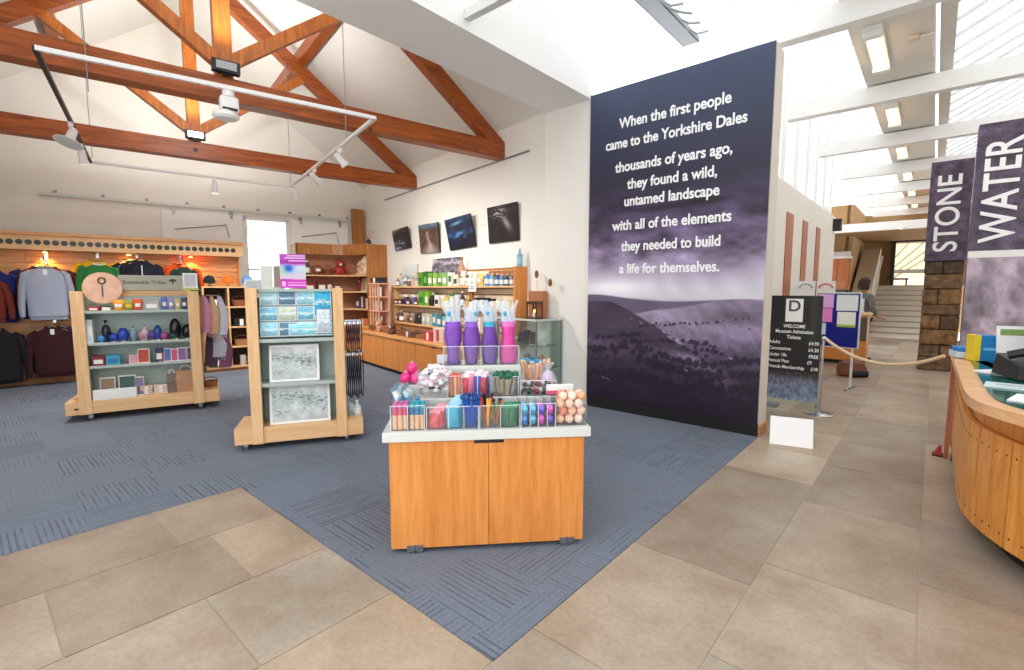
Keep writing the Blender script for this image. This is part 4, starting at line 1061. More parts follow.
garment('bright orange jacket on the slatted wall, rightmost hook', HALL, (-3.92, H6 - 0.14, 2.16), (226, 84, 28), 0.58, 0.7, zipc=(40, 40, 46), name='jacket', cat='jacket')
garment('dark green waistcoat hanging in front of the bright orange jacket', HALL, (-3.88, H6 - 0.32, 2.11), (36, 56, 46), 0.34, 0.6, collar=(232, 92, 36), name='waistcoat', cat='waistcoat')

# cube shelf under the hats
cs = thing('cube_shelf', 'pale wood cube shelf of small compartments right of the slatted wall', 'shelf unit', HALL, (-3.64, 5.42, 0))
CW_, CH_, CD_ = 0.41, 0.385, 0.38
m = MB()
for k in range(4): m.box(k * CW_, k * CW_ + 0.025, 0, CD_, 0.06, 1.63)
m.build('uprights', M_beech, cs)
m = MB()
for k in range(5): m.box(0.0, 3 * CW_ + 0.025, 0.002, CD_, 0.06 + k * 0.386, 0.085 + k * 0.386)
m.build('shelf_boards', M_beechx, cs)
MB().box(0, 3 * CW_ + 0.025, CD_ - 0.01, CD_, 0.06, 1.63).build('back_board', plain('shelf_back', (70, 58, 54), 0.8), cs)
MB().box(0.02, 3 * CW_, 0.03, CD_ - 0.02, 0, 0.06).build('plinth', M_brown, cs)
CSF = HALL @ Matrix.Translation((-3.64, 5.42, 0))
cells = [('cloth', 'dark purple', (56, 44, 120)), ('basket', 'brown wicker', (140, 84, 60)), ('bag', 'black', (34, 32, 40)), ('cloth', 'black', (26, 26, 30)),
         ('bag', 'dark brown', (60, 44, 40)), ('basket', 'tan wicker', (176, 130, 88)), ('cloth', 'green', (36, 96, 52)), ('mug', 'white', (214, 206, 200))]
for i, (k, cw, rgb) in enumerate(cells):
    rr, cc_ = i // 2, i % 2
    zz = 0.086 + (3 - rr) * 0.386
    goods(k, CSF, 0.22 + cc_ * CW_, 0.06, zz, 0.26 if k != 'mug' else 0.11, 0.24 if k != 'mug' else 0.11, 0.2 if k != 'cloth' else 0.15, rgb,
          '%s %s in the cube shelf, %s compartment of the %s row' % (cw, WORD[k], ('left', 'middle')[cc_], ('top', 'second', 'third', 'bottom')[rr]), CAT.get(k, WORD[k]), 'goods in the cube shelf')
goods('mug', CSF, 0.22 + CW_ + 0.13, 0.06, 0.086, 0.1, 0.1, 0.12, (190, 150, 130), 'pinkish brown mug beside the white mug in the cube shelf, bottom row', 'mug', 'goods in the cube shelf')
def cap(label, x, rgb, kind):
    t = thing('hat', label, 'hat', CSF, (x, 0.14, 1.633))
    MB().lathe([(0.015, 0), (0.05, 0), (0.05, 0.01), (0.015, 0.03), (0.012, 0.12), (0.03, 0.13)], n=14).build('display_stand', M_white if kind != 1 else M_beech, t, True)
    zz = 0.06
    m = MB().lathe([(0.095, 0.0), (0.1, 0.04), (0.09, 0.09), (0.06, 0.13), (0.02, 0.15), (0, 0.152)], (0, 0, zz), 18, 1, 1.1)
    m.build('crown', plain('cloth_%d_%d_%d' % rgb, rgb, 0.95, var=0.1), t, True)
    if kind != 1: MB().loft([[(0.09 * math.cos(R(a_)), -0.08 + 0 * a_ - (0.1 if j else 0) * math.sin(R(a_)), zz + 0.01 - 0.03 * j * math.sin(R(a_))) for a_ in range(0, 181, 15)] for j in (0, 1)], cap=False).build('peak', plain('cloth_%d_%d_%d' % rgb, rgb, 0.95, var=0.1), t, True)
    else: MB().tube([(0.1 * math.cos(R(a_)), 0.11 * math.sin(R(a_)), zz + 0.015) for a_ in range(0, 361, 20)], 0.018, 8).build('cuff', plain('cloth_%d_%d_%d' % rgb, rgb, 0.95, var=0.1), t, True)
cap('black peaked hat on a white stand, on top of the cube shelf', 0.14, (28, 34, 38), 0)
cap('bright orange knitted hat on top of the cube shelf', 0.45, (238, 110, 30), 1)
cap('pale blue peaked hat on top of the cube shelf, nearest the window', 0.78, (96, 140, 196), 0)

# ------------------------------------------------------------------ gondolas
def castor(t, x, y, r=0.04):
    MB().cyl((x - 0.015, y, r), (x + 0.015, y, r), r, n=16).build('wheel', M_grey, t, True)
    MB().box(x - 0.025, x + 0.025, y - 0.03, y + 0.03, r, r * 2 + 0.01).build('fork', M_chrome, t)
g1 = thing('display_gondola', 'pale wood mobile gondola of glass ornaments, wool wraps at its right end', 'display stand', G1)
MB().box(-0.20, 1.36, -0.03, 0.55, 0.09, 0.245, 0.004).build('base_tray', M_beechx, g1)
for x0 in (-0.07, 1.07):
    MB().box(x0, x0 + 0.12, -0.055, -0.03, 0.09, 1.56, 0.003).build('front_upright', M_beech, g1)
    MB().box(x0 + 0.02, x0 + 0.10, -0.03, 0.5, 0.245, 1.5).build('side_frame', M_shelf, g1)
    MB().box(x0, x0 + 0.12, 0.5, 0.525, 0.245, 1.5).build('rear_upright', M_beech, g1)
MB().box(0.03, 1.09, 0.26, 0.28, 0.245, 1.5).build('back_panel', M_shelf, g1)
for z in (0.66, 0.94, 1.325): MB().box(0.03, 1.09, -0.02, 0.26, z - 0.03, z, 0.003).build('shelf', M_shelf, g1)
MB().box(0.03, 1.09, 0.25, 0.3, 1.5, 1.57).build('top_rail', M_beechx, g1)
MB().box(-0.12, -0.08, -0.034, -0.03, 0.15, 0.17).build('slot', M_black, g1)
for x in (0.02, 1.14):
    for y in (0.05, 0.45): castor(g1, x, y)
# things on gondola one
row(G1, 0.03, 1.326, 'on the top shelf of the glassware gondola', 'goods on the top shelf of the glassware gondola',
    [('box', 'red and white', (190, 60, 60), 0.12, 0.10, 0.08, 0.05), ('box', 'small white', (226, 226, 226), 0.24, 0.08, 0.06, 0.04), ('pouch', 'yellow and orange', (232, 160, 40), 0.36, 0.11, 0.06, 0.13), ('pouch', 'green and gold', (150, 150, 50), 0.46, 0.10, 0.06, 0.12, (240, 190, 60)),
     ('pouch', 'red and white', (222, 90, 60), 0.55, 0.09, 0.05, 0.14), ('box', 'grey', (170, 172, 174), 0.69, 0.15, 0.04, 0.12), ('pouch', 'blue', (90, 110, 190), 0.82, 0.06, 0.04, 0.16), ('pouch', 'pale violet', (150, 140, 190), 0.89, 0.06, 0.04, 0.15), ('pouch', 'yellow topped', (200, 190, 110), 0.96, 0.06, 0.04, 0.13), ('pouch', 'dark blue', (60, 70, 120), 1.03, 0.06, 0.04, 0.15)])
row(G1, 0.02, 0.941, 'on the second shelf of the glassware gondola', 'glass ornaments on the gondola',
    [('book', 'white', (214, 222, 230), 0.07, 0.06, 0.16, 0.28), ('vase', 'tall black', (28, 34, 48), 0.22, 0.10, 0.10, 0.27), ('paperweight', 'sky blue', (60, 130, 200), 0.17, 0.08, 0.08, 0.09), ('paperweight', 'small cobalt', (36, 64, 160), 0.28, 0.10, 0.1, 0.11), ('paperweight', 'large cobalt', (40, 70, 170), 0.38, 0.12, 0.12, 0.17), ('vase', 'clear blue', (120, 150, 170), 0.48, 0.08, 0.08, 0.19),
     ('paperweight', 'rosy', (180, 130, 150), 0.57, 0.10, 0.1, 0.13), ('vase', 'pale pink', (206, 170, 176), 0.60, 0.08, 0.08, 0.2), ('paperweight', 'violet', (84, 60, 140), 0.67, 0.09, 0.09, 0.12), ('bauble', 'blue', (40, 70, 150), 0.73, 0.09, 0.09, 0.19), ('paperweight', 'magenta', (160, 70, 130), 0.79, 0.09, 0.09, 0.1), ('paperweight', 'small black', (30, 30, 40), 0.86, 0.07, 0.07, 0.08), ('bauble', 'green', (40, 90, 70), 0.90, 0.08, 0.08, 0.12),
     ('bauble', 'big black', (22, 26, 30), 0.91, 0.13, 0.11, 0.27), ('bauble', 'round black', (26, 26, 34), 1.04, 0.12, 0.12, 0.19)])
row(G1, 0.02, 0.661, 'on the glassware gondola\'s third shelf', 'goods on the third shelf of the glassware gondola',
    [('box', 'dark red', (140, 40, 44), 0.13, 0.12, 0.1, 0.12), ('box', 'turquoise', (60, 160, 196), 0.27, 0.14, 0.1, 0.12, (40, 120, 170)), ('card', 'pink and white', (220, 150, 160), 0.47, 0.09, 0.04, 0.11), ('card', 'red leaf', (190, 70, 50), 0.57, 0.12, 0.04, 0.18), ('box', 'navy', (50, 50, 90), 0.73, 0.08, 0.06, 0.18), ('card', 'pink heart', (214, 110, 140), 0.76, 0.08, 0.03, 0.12), ('card', 'blue', (70, 110, 170), 0.82, 0.07, 0.03, 0.17), ('card', 'rose', (200, 80, 120), 0.89, 0.07, 0.03, 0.16), ('card', 'violet', (130, 90, 150), 0.97, 0.09, 0.03, 0.17), ('card', 'dark', (80, 60, 90), 1.06, 0.07, 0.03, 0.17)])
goods('box', G1, 0.27, -0.025, 0.246, 0.42, 0.06, 0.12, (240, 240, 238), 'long low white box at the front of the glassware gondola base tray', 'box')
row(G1, 0.05, 0.246, 'in the glassware gondola\'s base tray', 'goods in the base tray of the glassware gondola',
    [('card', 'brown and cream', (150, 120, 96), 0.19, 0.15, 0.1, 0.26), ('card', 'dark green patterned', (60, 90, 84), 0.38, 0.17, 0.1, 0.27), ('card', 'grey purple', (130, 120, 150), 0.50, 0.10, 0.1, 0.24),
     ('cloth', 'cream and pink', (222, 196, 180), 0.57, 0.14, 0.14, 0.12), ('cloth', 'cream', (230, 214, 200), 0.72, 0.15, 0.14, 0.12), ('bag', 'grey brown', (120, 104, 92), 0.84, 0.10, 0.08, 0.3), ('bag', 'brown paper', (190, 140, 104), 0.99, 0.22, 0.14, 0.34)])
# sign, round board, framed card on the gondola
t = thing('range_sign', 'long grey sign board standing on the glassware gondola', 'sign', G1, (0.35, 0.06, 1.572))
MB().box(0.0, 0.68, 0.16, 0.20, 0, 0.19, 0.003).build('board', plain('sage_grey_board', (176, 176, 160), 0.6), t)
text_mesh('Sustainably Tribes', 0.062, M_black, t, Matrix.Translation((0.27, 0.158, 0.10)) @ UP, 'lettering', 0.001, 0.0)
MB().lathe([(0.0, 0), (0.045, 0.005), (0.03, 0.03), (0, 0.035)], (0, 0, 0), 12, 1, 0.1, M=Matrix.Translation((0.56, 0.158, 0.11))).box(0.553, 0.567, 0.154, 0.16, 0.075, 0.115).build('tree_mark', plain('dark_green_mark', (40, 70, 56)), t)
t = thing('round_wooden_board', 'round pale wooden board with a dark clock-like mark, on the gondola\'s left top', 'wooden board', G1, (0.21, 0.10, 1.345))
m = MB(); m.tube([(0, 0.0, 0.255), (0, 0.035, 0.255)], [0.19, 0.19], 36); m.build('disc', wood('birch_disc', (216, 166, 136), (236, 196, 170), (3, 3, 3)), t, True)
MB().tube([(0.035 * math.cos(R(a_)), -0.003, 0.345 + 0.035 * math.sin(R(a_))) for a_ in range(0, 361, 24)], 0.008, 6).box(-0.006, 0.006, -0.006, -0.001, 0.15, 0.29).build('burnt_mark', plain('burnt_brown', (70, 40, 32)), t)
MB().box(-0.05, 0.05, 0.0, 0.12, -0.018, 0.03).build('support', M_black, t)
t = thing('price_card', 'white framed price card with a green foot on the gondola\'s right end', 'card', G1, (1.03, 0.02, 1.572))
MB().box(0, 0.16, 0.0, 0.012, 0.03, 0.22).build('frame', M_white, t)
MB().box(0.02, 0.14, -0.003, 0.0, 0.05, 0.20).build('paper', C((206, 200, 214)), t)
MB().box(-0.01, 0.17, -0.02, 0.04, 0, 0.03).build('foot', C((180, 200, 110)), t)
# wool wraps at the right end of gondola one
def wrap(label, x, y, ztop, ln, rgb, w=0.07):
    t = thing('wool_scarf', label, 'scarf', G1, (x, y, ztop), random.uniform(-20, 20), 'scarves at the end of the glassware gondola')
    rows = []
    for k in range(9):
        s_ = k / 8; ww = w * (0.35 + 0.65 * min(1, s_ * 2.2)); dx = 0.03 * math.sin(s_ * 3)
        rows.append([(dx + ww * math.cos(2 * math.pi * q / 14) * (1 + 0.15 * math.cos(4 * 2 * math.pi * q / 14)), 0.035 * math.sin(2 * math.pi * q / 14), -ln * s_) for q in range(14)])
    MB().loft(rows).build('fabric', plain('wool_%d_%d_%d' % rgb, rgb, 0.95, var=0.3, scale=45, bump=0.3), t, True)
    mm = MB()
    for k in range(7): mm.tube([(0.03 * math.sin(3) + w * (k / 3 - 1) * 0.9, 0, -ln + 0.005), (0.03 * math.sin(3) + w * (k / 3 - 1), 0.0, -ln - 0.05)], 0.004, 5)
    mm.build('fringe', plain('wool_%d_%d_%d' % rgb, rgb, 0.95), t)
MB().tube([(1.22, 0.10, 1.5), (1.42, 0.10, 1.5)], 0.008, 6).build('hanging_rail', M_chrome, g1)
MB().tube([(1.17, 0.3, 1.0), (1.46, 0.3, 1.0)], 0.008, 6).build('hanging_rail', M_chrome, g1)
wrap('dusty pink scarf hanging from the upper rail at the gondola end', 1.25, 0.07, 1.49, 0.48, (190, 130, 150), 0.055)
wrap('tan scarf hanging beside the dusty pink one at the gondola end', 1.33, 0.09, 1.49, 0.5, (200, 160, 120), 0.05)
wrap('pale grey scarf hanging rightmost on the upper rail at the gondola end', 1.42, 0.12, 1.49, 0.52, (196, 196, 204), 0.06)
wrap('dark checked scarf hanging lowest at the gondola end', 1.27, 0.3, 0.99, 0.46, (84, 60, 80), 0.07)
wrap('white and grey checked scarf on the lower rail at the gondola end', 1.36, 0.28, 0.99, 0.34, (190, 186, 196), 0.08)
wrap('purple checked scarf on the lower rail, nearest the cube shelf', 1.44, 0.32, 0.99, 0.5, (130, 80, 110), 0.07)
goods('basket', G1, 1.25, 0.2, 0.246, 0.2, 0.16, 0.13, (150, 92, 56), 'shallow brown basket on the right end of the glassware gondola tray', 'basket')

g2 = thing('display_gondola', 'pale wood mobile gondola of blue cards and framed prints, middle of the shop', 'display stand', G2)
MB().box(-0.09, 1.11, -0.03, 0.50, 0.07, 0.23, 0.004).build('base_tray', M_beechx, g2)
for x0 in (0.07, 0.85):
    MB().box(x0, x0 + 0.10, -0.055, -0.03, 0.07, 1.60, 0.003).build('front_upright', M_beech, g2)
    MB().box(x0 + 0.02, x0 + 0.08, -0.03, 0.46, 0.23, 1.5).build('side_frame', M_shelf, g2)
    MB().box(x0, x0 + 0.10, 0.46, 0.485, 0.23, 1.55).build('rear_upright', M_beech, g2)
MB().box(0.15, 0.87, 0.25, 0.27, 0.23, 1.58).build('back_panel', M_shelf, g2)
for z in (0.66, 1.10): MB().box(0.15, 0.87, -0.02, 0.25, z - 0.035, z, 0.003).build('shelf', M_shelf, g2)
MB().box(0.15, 0.87, 0.03, 0.3, 1.565, 1.59).build('top_board', M_shelf, g2)
for x in (0.0, 0.94):
    for y in (0.05, 0.4): castor(g2, x, y)
tl = Matrix.Translation((0.17, 0.02, 1.115)) @ Matrix.Rotation(R(-8), 4, 'X')
rk = MB().box(0, 0.67, 0.012, 0.02, 0, 0.475, M=tl).build('card_rack', plain('clear_blue_rack', (150, 176, 190), 0.3), g2)
for k in range(3): MB().box(0, 0.67, -0.012, 0.014, 0.0 + 0.155 * k, 0.006 + 0.155 * k, M=tl).build('ledge', M_glassg, rk)
def card(label, x, z, w, h, seed, tone, y=0.0):
    t = thing('landscape_card', label, 'card', G2, (0, 0, 0), 0, 'blue landscape cards on the gondola rack')
    MB().box(x, x + w, y + 0.001, y + 0.004, z, z + h, M=tl).build('card_stock', M_paper, t)
    def fn(u, v):
        n = fbm(u, v * 2, 5, seed, 5)
        c = ramp(v + (n - .5) * .3, [(0, np.array(tone) * 0.8), (.4, np.array(tone) * 0.95), (.5, (226, 238, 242)), (.62, tone), (1, np.array(tone) * 1.1)])
        return c * (0.9 + 0.3 * n)[..., None]
    printed('printed_view', w - 0.012, h - 0.012, 16, 12, fn, t, tl @ Matrix.Translation((x + 0.006, y - 0.001, z + 0.006)))
ROWN = ('bottom', 'middle', 'top'); k = 0
for rr in range(3):
    for cc_ in range(4):
        if (rr, cc_) == (2, 3): continue
        tone = [(150, 206, 224), (128, 192, 216), (170, 214, 224), (120, 186, 210)][(rr + cc_) % 4]
        if (rr, cc_) in ((2, 1), (0, 1)): tone = (90, 130, 158)
        if (rr, cc_) == (1, 1): tone = (196, 210, 190)
        card('%s landscape card, %s from the left in the %s rack row' % ('grey-blue' if tone == (90, 130, 158) else 'greenish' if tone == (196, 210, 190) else 'pale blue', ORD[cc_], ROWN[rr]), 0.005 + 0.167 * cc_, 0.008 + 0.155 * rr, 0.16, 0.14, 200 + k, tone); k += 1
card('large bright turquoise card in the top right of the gondola rack', 0.50, 0.20, 0.165, 0.27, 260, (60, 176, 220), -0.006)
card('tall pale grey card at the bottom right of the gondola rack', 0.525, 0.03, 0.125, 0.24, 261, (206, 220, 230), -0.012)
card('wide pale turquoise card along the bottom of the gondola rack', 0.26, 0.01, 0.26, 0.12, 262, (140, 210, 226), -0.009)
def framed(label, x0, x1, z, h, seed):
    t = thing('canvas_print', label, 'picture', G2, (x0, 0.03, z), 0, 'grey valley prints on the gondola', tilt=Matrix.Rotation(R(-9), 4, 'X'))
    w = x1 - x0
    MB().box(0, w, 0, 0.02, 0, h, 0.002).build('frame', M_paper, t)
    def fn(u, v):
        n = fbm(u * 1.2, v, 6, seed, 5); n2 = fbm(u * 1.5, v * 3, 14, seed + 9, 4)
        c = ramp(v, [(0, (196, 206, 204)), (.35, (214, 222, 222)), (.6, (190, 204, 204)), (.8, (216, 222, 220)), (1, (226, 228, 224))])
        dark = 0.6 * sm(0.56, 0.76, n2 + 0.1 * np.sin(v * 9 + u * 4)) * sm(0.1, 0.3, v) * (1 - sm(0.75, 0.9, v))
        return mixc(c * (0.82 + 0.3 * n)[..., None], np.broadcast_to(np.array([70., 88, 92]), c.shape), dark)
    printed('printed_view', w - 0.05, h - 0.05, 60, 44, fn, t, Matrix.Translation((0.025, -0.002, 0.025)))
framed('white framed valley print on the upper shelf of the card gondola', 0.235, 0.70, 0.663, 0.37, 300)
framed('larger white framed valley print in the base of the card gondola', 0.22, 0.79, 0.232, 0.415, 330)
# magenta poster and leaflets on top
t = thing('magenta_poster', 'magenta and white poster with a bright blue bird shape, on top of the card gondola', 'poster', G2, (0.37, 0.06, 1.592))
PWW = 0.235
MB().box(-0.006, PWW + 0.006, 0.004, 0.012, 0.0, 0.35).build('holder', M_acry, t)
def poster(u, v):
    n = fbm(u, v * 1.4, 5, 410)
    c = ramp(v + 0.05 * (n - .5), [(0, (196, 60, 190)), (.12, (226, 70, 204)), (.24, (200, 50, 180)), (.28, (226, 200, 226)), (.5, (200, 214, 232)), (.62, (206, 226, 240)), (.68, (210, 150, 216)), (.74, (168, 20, 160)), (.9, (190, 80, 190)), (1, (176, 60, 176))])
    blob = np.exp(-(((u - 0.33) / 0.18) ** 2 + ((v - 0.58) / 0.10) ** 2))
    c = mixc(c, np.broadcast_to(np.array([20., 96, 206]), c.shape), np.clip(blob * 1.3, 0, 1))
    g = np.exp(-(((u - 0.14) / 0.09) ** 2 + ((v - 0.5) / 0.12) ** 2))
    c = mixc(c, np.broadcast_to(np.array([160., 220, 170]), c.shape), np.clip(g, 0, 1) * .8)
    wl_ = ((np.abs(v - 0.95) < 0.012) & (u > 0.3)) | ((np.abs(v - 0.88) < 0.012) & (u > 0.2)) | ((np.abs(v - 0.80) < 0.014) & (u > 0.35)) | ((np.abs(v - 0.16) < 0.012) & (u > 0.3)) | ((np.abs(v - 0.08) < 0.012) & (u > 0.3)) | ((v > .05) & (v < .2) & (u > .08) & (u < .2))
    return mixc(c, np.broadcast_to(np.array([248., 226, 246]), c.shape), wl_ * 0.8)
printed('printed_sheet', PWW, 0.335, 40, 60, poster, t, Matrix.Translation((0, 0.002, 0.008)))
row(G2, 0.12, 1.592, 'behind the magenta poster', 'leaflets on top of the card gondola',
    [('card', 'grey', (168, 178, 176), 0.12, 0.15, 0.05, 0.09), ('card', 'pale', (206, 208, 200), 0.24, 0.11, 0.05, 0.24), ('card', 'brown and grey', (150, 128, 116), 0.35, 0.1, 0.05, 0.24)])
# leather straps at the right end
MB().tube([(0.95, 0.1, 1.26), (1.12, 0.1, 1.26)], 0.008, 6).build('hanging_rail', M_chrome, g2)
MB().tube([(0.95, 0.2, 0.92), (1.14, 0.2, 0.92)], 0.008, 6).build('hanging_rail', M_chrome, g2)
def straps(label, x, y, z, ln, rgb):
    t = thing('leather_lead', label, 'lead', G2, (x, y, z), 0, 'leads hanging at the end of the card gondola')
    mm = MB(); mm.tube([(-0.012, 0, 0), (-0.018, -0.005, -ln * 0.5), (-0.006, 0.004, -ln), (0.006, 0.004, -ln), (0.018, 0.005, -ln * 0.5), (0.012, 0, 0), (0, 0, 0.008), (-0.012, 0, 0)], 0.006, 6)
    mm.build('strap', C(rgb), t, True)
    MB().box(-0.01, 0.01, -0.012, -0.002, -0.03, 0.0).build('clip', M_chrome, t)
pos = ['nearest the upright', 'second from the upright', 'third from the upright', 'fourth from the upright', 'fifth from the upright', 'sixth from the upright', 'seventh from the upright', 'outermost']
for k in range(8):
    straps('dark purple leather lead on the upper rail of the card gondola, ' + pos[k], 0.965 + 0.021 * k, 0.1 + 0.02 * (k % 2), 1.25, 0.30 + 0.02 * (k % 3), [(46, 36, 80), (40, 38, 46), (58, 48, 56), (34, 32, 40), (60, 52, 60)][k % 5])
    straps('black leather lead on the lower rail of the card gondola, ' + pos[k], 0.965 + 0.022 * k, 0.2 - 0.02 * (k % 2), 0.91, 0.46 + 0.02 * (k % 3), (26, 24, 26))
row(G2, 0.12, 0.232, 'at the card gondola tray\'s right end', 'goods on the end of the card gondola tray', [('paperweight', 'clear grey', (170, 186, 190), 0.99, 0.09, 0.09, 0.14), ('bottle', 'pale green', (190, 210, 200), 1.06, 0.08, 0.08, 0.16)])

# ================================================================== SWEET KIOSK
kk = thing('display_kiosk', 'orange oak kiosk on castors with a stepped pale top of sweets and trinkets', 'display stand', KIO)
MB().box(0.03, 1.145, 0.0, 1.0, 0.04, 0.70, 0.003).build('cabinet', M_oak, kk)
d1 = MB().box(0.0, 0.585, -0.02, 0.0, 0.036, 0.695, 0.002).build('door', M_oak, kk)
d2 = MB().box(0.588, 1.173, -0.02, 0.0, 0.036, 0.695, 0.002).build('door', M_oak, kk)
MB().box(0.0, 0.03, 0.0, 1.0, 0.04, 0.695).build('side_panel', M_oak, kk)
MB().box(1.145, 1.173, 0.0, 1.0, 0.04, 0.695).build('side_panel', M_oak, kk)
MB().box(0.50, 0.68, -0.024, -0.015, 0.675, 0.695, 0.003).build('finger_slot', M_black, kk)
MB().box(-0.035, 1.21, -0.04, 1.05, 0.70, 0.757, 0.004).build('worktop', M_greytop, kk)
for x in (0.12, 1.05):
    for y in (0.06, 0.9): castor(kk, x, y - 0.06, 0.024); castor(kk, x + 0.045, y - 0.06, 0.024)
MB().box(0.16, 1.06, 0.22, 0.82, 0.757, 0.897, 0.004).build('middle_tier', M_greytop, kk)
MB().box(0.0, 0.155, 0.27, 0.50, 0.757, 0.85, 0.004).box(0.0, 0.155, 0.50, 0.82, 0.757, 0.93, 0.004).build('side_tier', M_greytop, kk)
MB().box(0.30, 0.83, 0.38, 0.66, 0.897, 1.08, 0.004).build('top_tier', M_greytop, kk)

def tray(x0, x1, y0, y1, z0, hf, hb, divs, label):
    t = thing('acrylic_bin', label, 'display bin', KIO, (0, 0, 0), 0, 'clear bins on the sweet kiosk')
    e = 0.003
    m = MB().box(x0, x1, y0, y0 + e, z0, z0 + hf).box(x0, x1, y1 - e, y1, z0, z0 + hb).box(x0, x1, y0, y1, z0, z0 + e)
    m.build('bin_shell', M_acry, t)
    for x in [x0] + divs + [x1 - e]:
        MB().prism([(y0, z0), (y1, z0), (y1, z0 + hb), (y0, z0 + hf)], 'x', x, x + e).build('divider', M_acry, t)
    mm = MB().box(x0, x1, y0 - 0.001, y0 + 0.004, z0 + hf - 0.003, z0 + hf)
    for x in [x0] + divs + [x1 - e]: mm.box(x, x + 0.003, y0 - 0.002, y0, z0, z0 + hf)
    mm.build('bright_edge', plain('acrylic_edge', (236, 240, 244), 0.2), t)
ZT = 0.758
tray(0.01, 0.21, 0.0, 0.18, ZT, 0.15, 0.17, [0.11], 'clear bin holding the two-tone tubes at the kiosk\'s front left corner')
tray(0.22, 0.53, 0.0, 0.18, ZT, 0.14, 0.16, [0.35, 0.44], 'clear bin with cyan packets and blue pencils, front of the kiosk')
tray(0.535, 0.78, 0.0, 0.18, ZT, 0.14, 0.16, [0.66], 'clear bin with bright pens and green packets, front middle of the kiosk')
tray(0.785, 1.0, 0.0, 0.18, ZT, 0.145, 0.16, [0.84, 0.89, 0.945], 'clear bin of blue and pink eggs, front right of the kiosk')
tray(0.34, 0.62, 0.24, 0.37, 0.898, 0.14, 0.16, [0.43, 0.53], 'clear bin with orange tubes and red packets, middle tier of the kiosk')
tray(0.63, 0.80, 0.24, 0.37, 0.898, 0.13, 0.15, [], 'clear bin of green topped pencils, middle tier of the kiosk')
tray(0.81, 1.05, 0.24, 0.40, 0.898, 0.10, 0.16, [], 'clear bin of dark ribbon bundles, right of the middle tier')
tray(0.31, 0.82, 0.395, 0.60, 1.081, 0.13, 0.15, [0.44, 0.56, 0.68], 'clear bin holding the tall purple and pink bags on the top tier')

# two-tone tubes
for i in range(2):
    for j in range(3):
        x = 0.033 + 0.1 * i + 0.031 * j
        for q in range(2):
            y = 0.03 + 0.07 * q
            t = thing('sugar_tube', '%s and peach two-tone tube, %s in the %s row of the front left bin' % (('pink', 'blue')[i], ORD[3 * i + j], ('front', 'back')[q]), 'sweet tube', KIO, (x, y, ZT + 0.004), 0, 'two-tone tubes in the kiosk bin')
            MB().cyl((0, 0, 0), (0, 0, 0.085), 0.0145, n=12).build('lower_layer', C((240, 200, 160)), t, True)
            MB().cyl((0, 0, 0.085), (0, 0, 0.125), 0.0145, n=12).build('upper_layer', C(((226, 90, 130), (40, 130, 176))[i]), t, True)
            MB().lathe([(0.015, 0.125), (0.016, 0.128), (0.016, 0.15), (0.0, 0.155)], n=12).build('cap', C(((206, 110, 170), (60, 170, 190))[i]), t, True)
# packets
def flatpack(label, x, y, z, w, h, rgb, rgb2, lean=15, rot=0, grp='small packets in the kiosk bins'):
    t = thing('sweet_packet', label, 'packet', KIO, (x, y, z), rot, grp, tilt=Matrix.Rotation(R(-lean), 4, 'X'))
    rows = []
    for k in range(7):
        s_ = k / 6; d = 0.003 + 0.018 * math.sin(math.pi * s_)
        rows.append([(w / 2 * math.cos(2 * math.pi * q / 12), d * math.sin(2 * math.pi * q / 12), h * s_) for q in range(12)])
    MB().loft(rows).build('packet_body', plain('packet_%d_%d_%d' % tuple(rgb), rgb, 0.25, var=0.4, scale=45), t, True)
    MB().box(-w * 0.5, w * 0.5, -0.004, 0.004, h - 0.006, h + 0.018).build('seal', C(rgb2), t)
for i in range(4): flatpack('salmon red packet, %s in the front bin beside the tubes' % ORD[i], 0.255 + 0.027 * i, 0.03 + 0.02 * i, ZT + 0.004, 0.07, 0.09 + 0.012 * i, (226, 96, 96), (236, 150, 160), 20 + 6 * i, -20 + 12 * i)
for i in range(4): flatpack('cyan packet, %s in the front bin beside the tubes' % ORD[i], 0.38 + 0.012 * i, 0.03 + 0.035 * i, ZT + 0.004, 0.08, 0.12 + 0.012 * i, (60, 180, 210), (170, 220, 236), 14 + 3 * i, 14 - 8 * i)
for i in range(4): flatpack('dark green sweet packet, %s in the front middle bin' % ORD[i], 0.69 + 0.024 * i, 0.03 + 0.03 * (i % 2), ZT + 0.004, 0.06, 0.11 + 0.01 * (i % 2), (30, 110, 70), (60, 150, 100), 12, -14 + 9 * i)
# pencils and pens
def stick(label, x, y, z, ln, dx, dy, rgb, top, grp, r=0.006, topper=None):
    t = thing('novelty_pencil', label, 'pencil', KIO, (x, y, z), 0, grp)
    e = Vector((dx, dy, ln)); MB().tube([(0, 0, 0), e], r, 6).build('shaft', C(rgb), t, True)
    if topper: MB().sph(e, (topper, topper, topper * 1.1), 8, 6).build('topper', C(top), t, True)
    else: MB().tube([e, e * 1.06], [r * 1.2, r * 0.6], 6).build('tip', C(top), t, True)
for i in range(14):
    a_ = i * 2.4
    stick('bright blue pencil with frilled top, %s of the blue bunch in the front bin' % ORD[i], 0.485 + 0.028 * math.cos(a_) * (i % 3 + 1) / 3, 0.08 + 0.05 * math.sin(a_) * (i % 3 + 1) / 3, ZT + 0.004, 0.175, 0.035 * math.cos(a_), 0.035 * math.sin(a_), (30, 96, 196), (20, 70, 140), 'blue pencils in the kiosk bin', 0.007, 0.014)
pc = [('orange', (226, 110, 40)), ('dark brown', (70, 40, 36)), ('red', (190, 40, 50)), ('green', (50, 130, 70)), ('black', (30, 30, 34)), ('yellow', (230, 190, 60))]
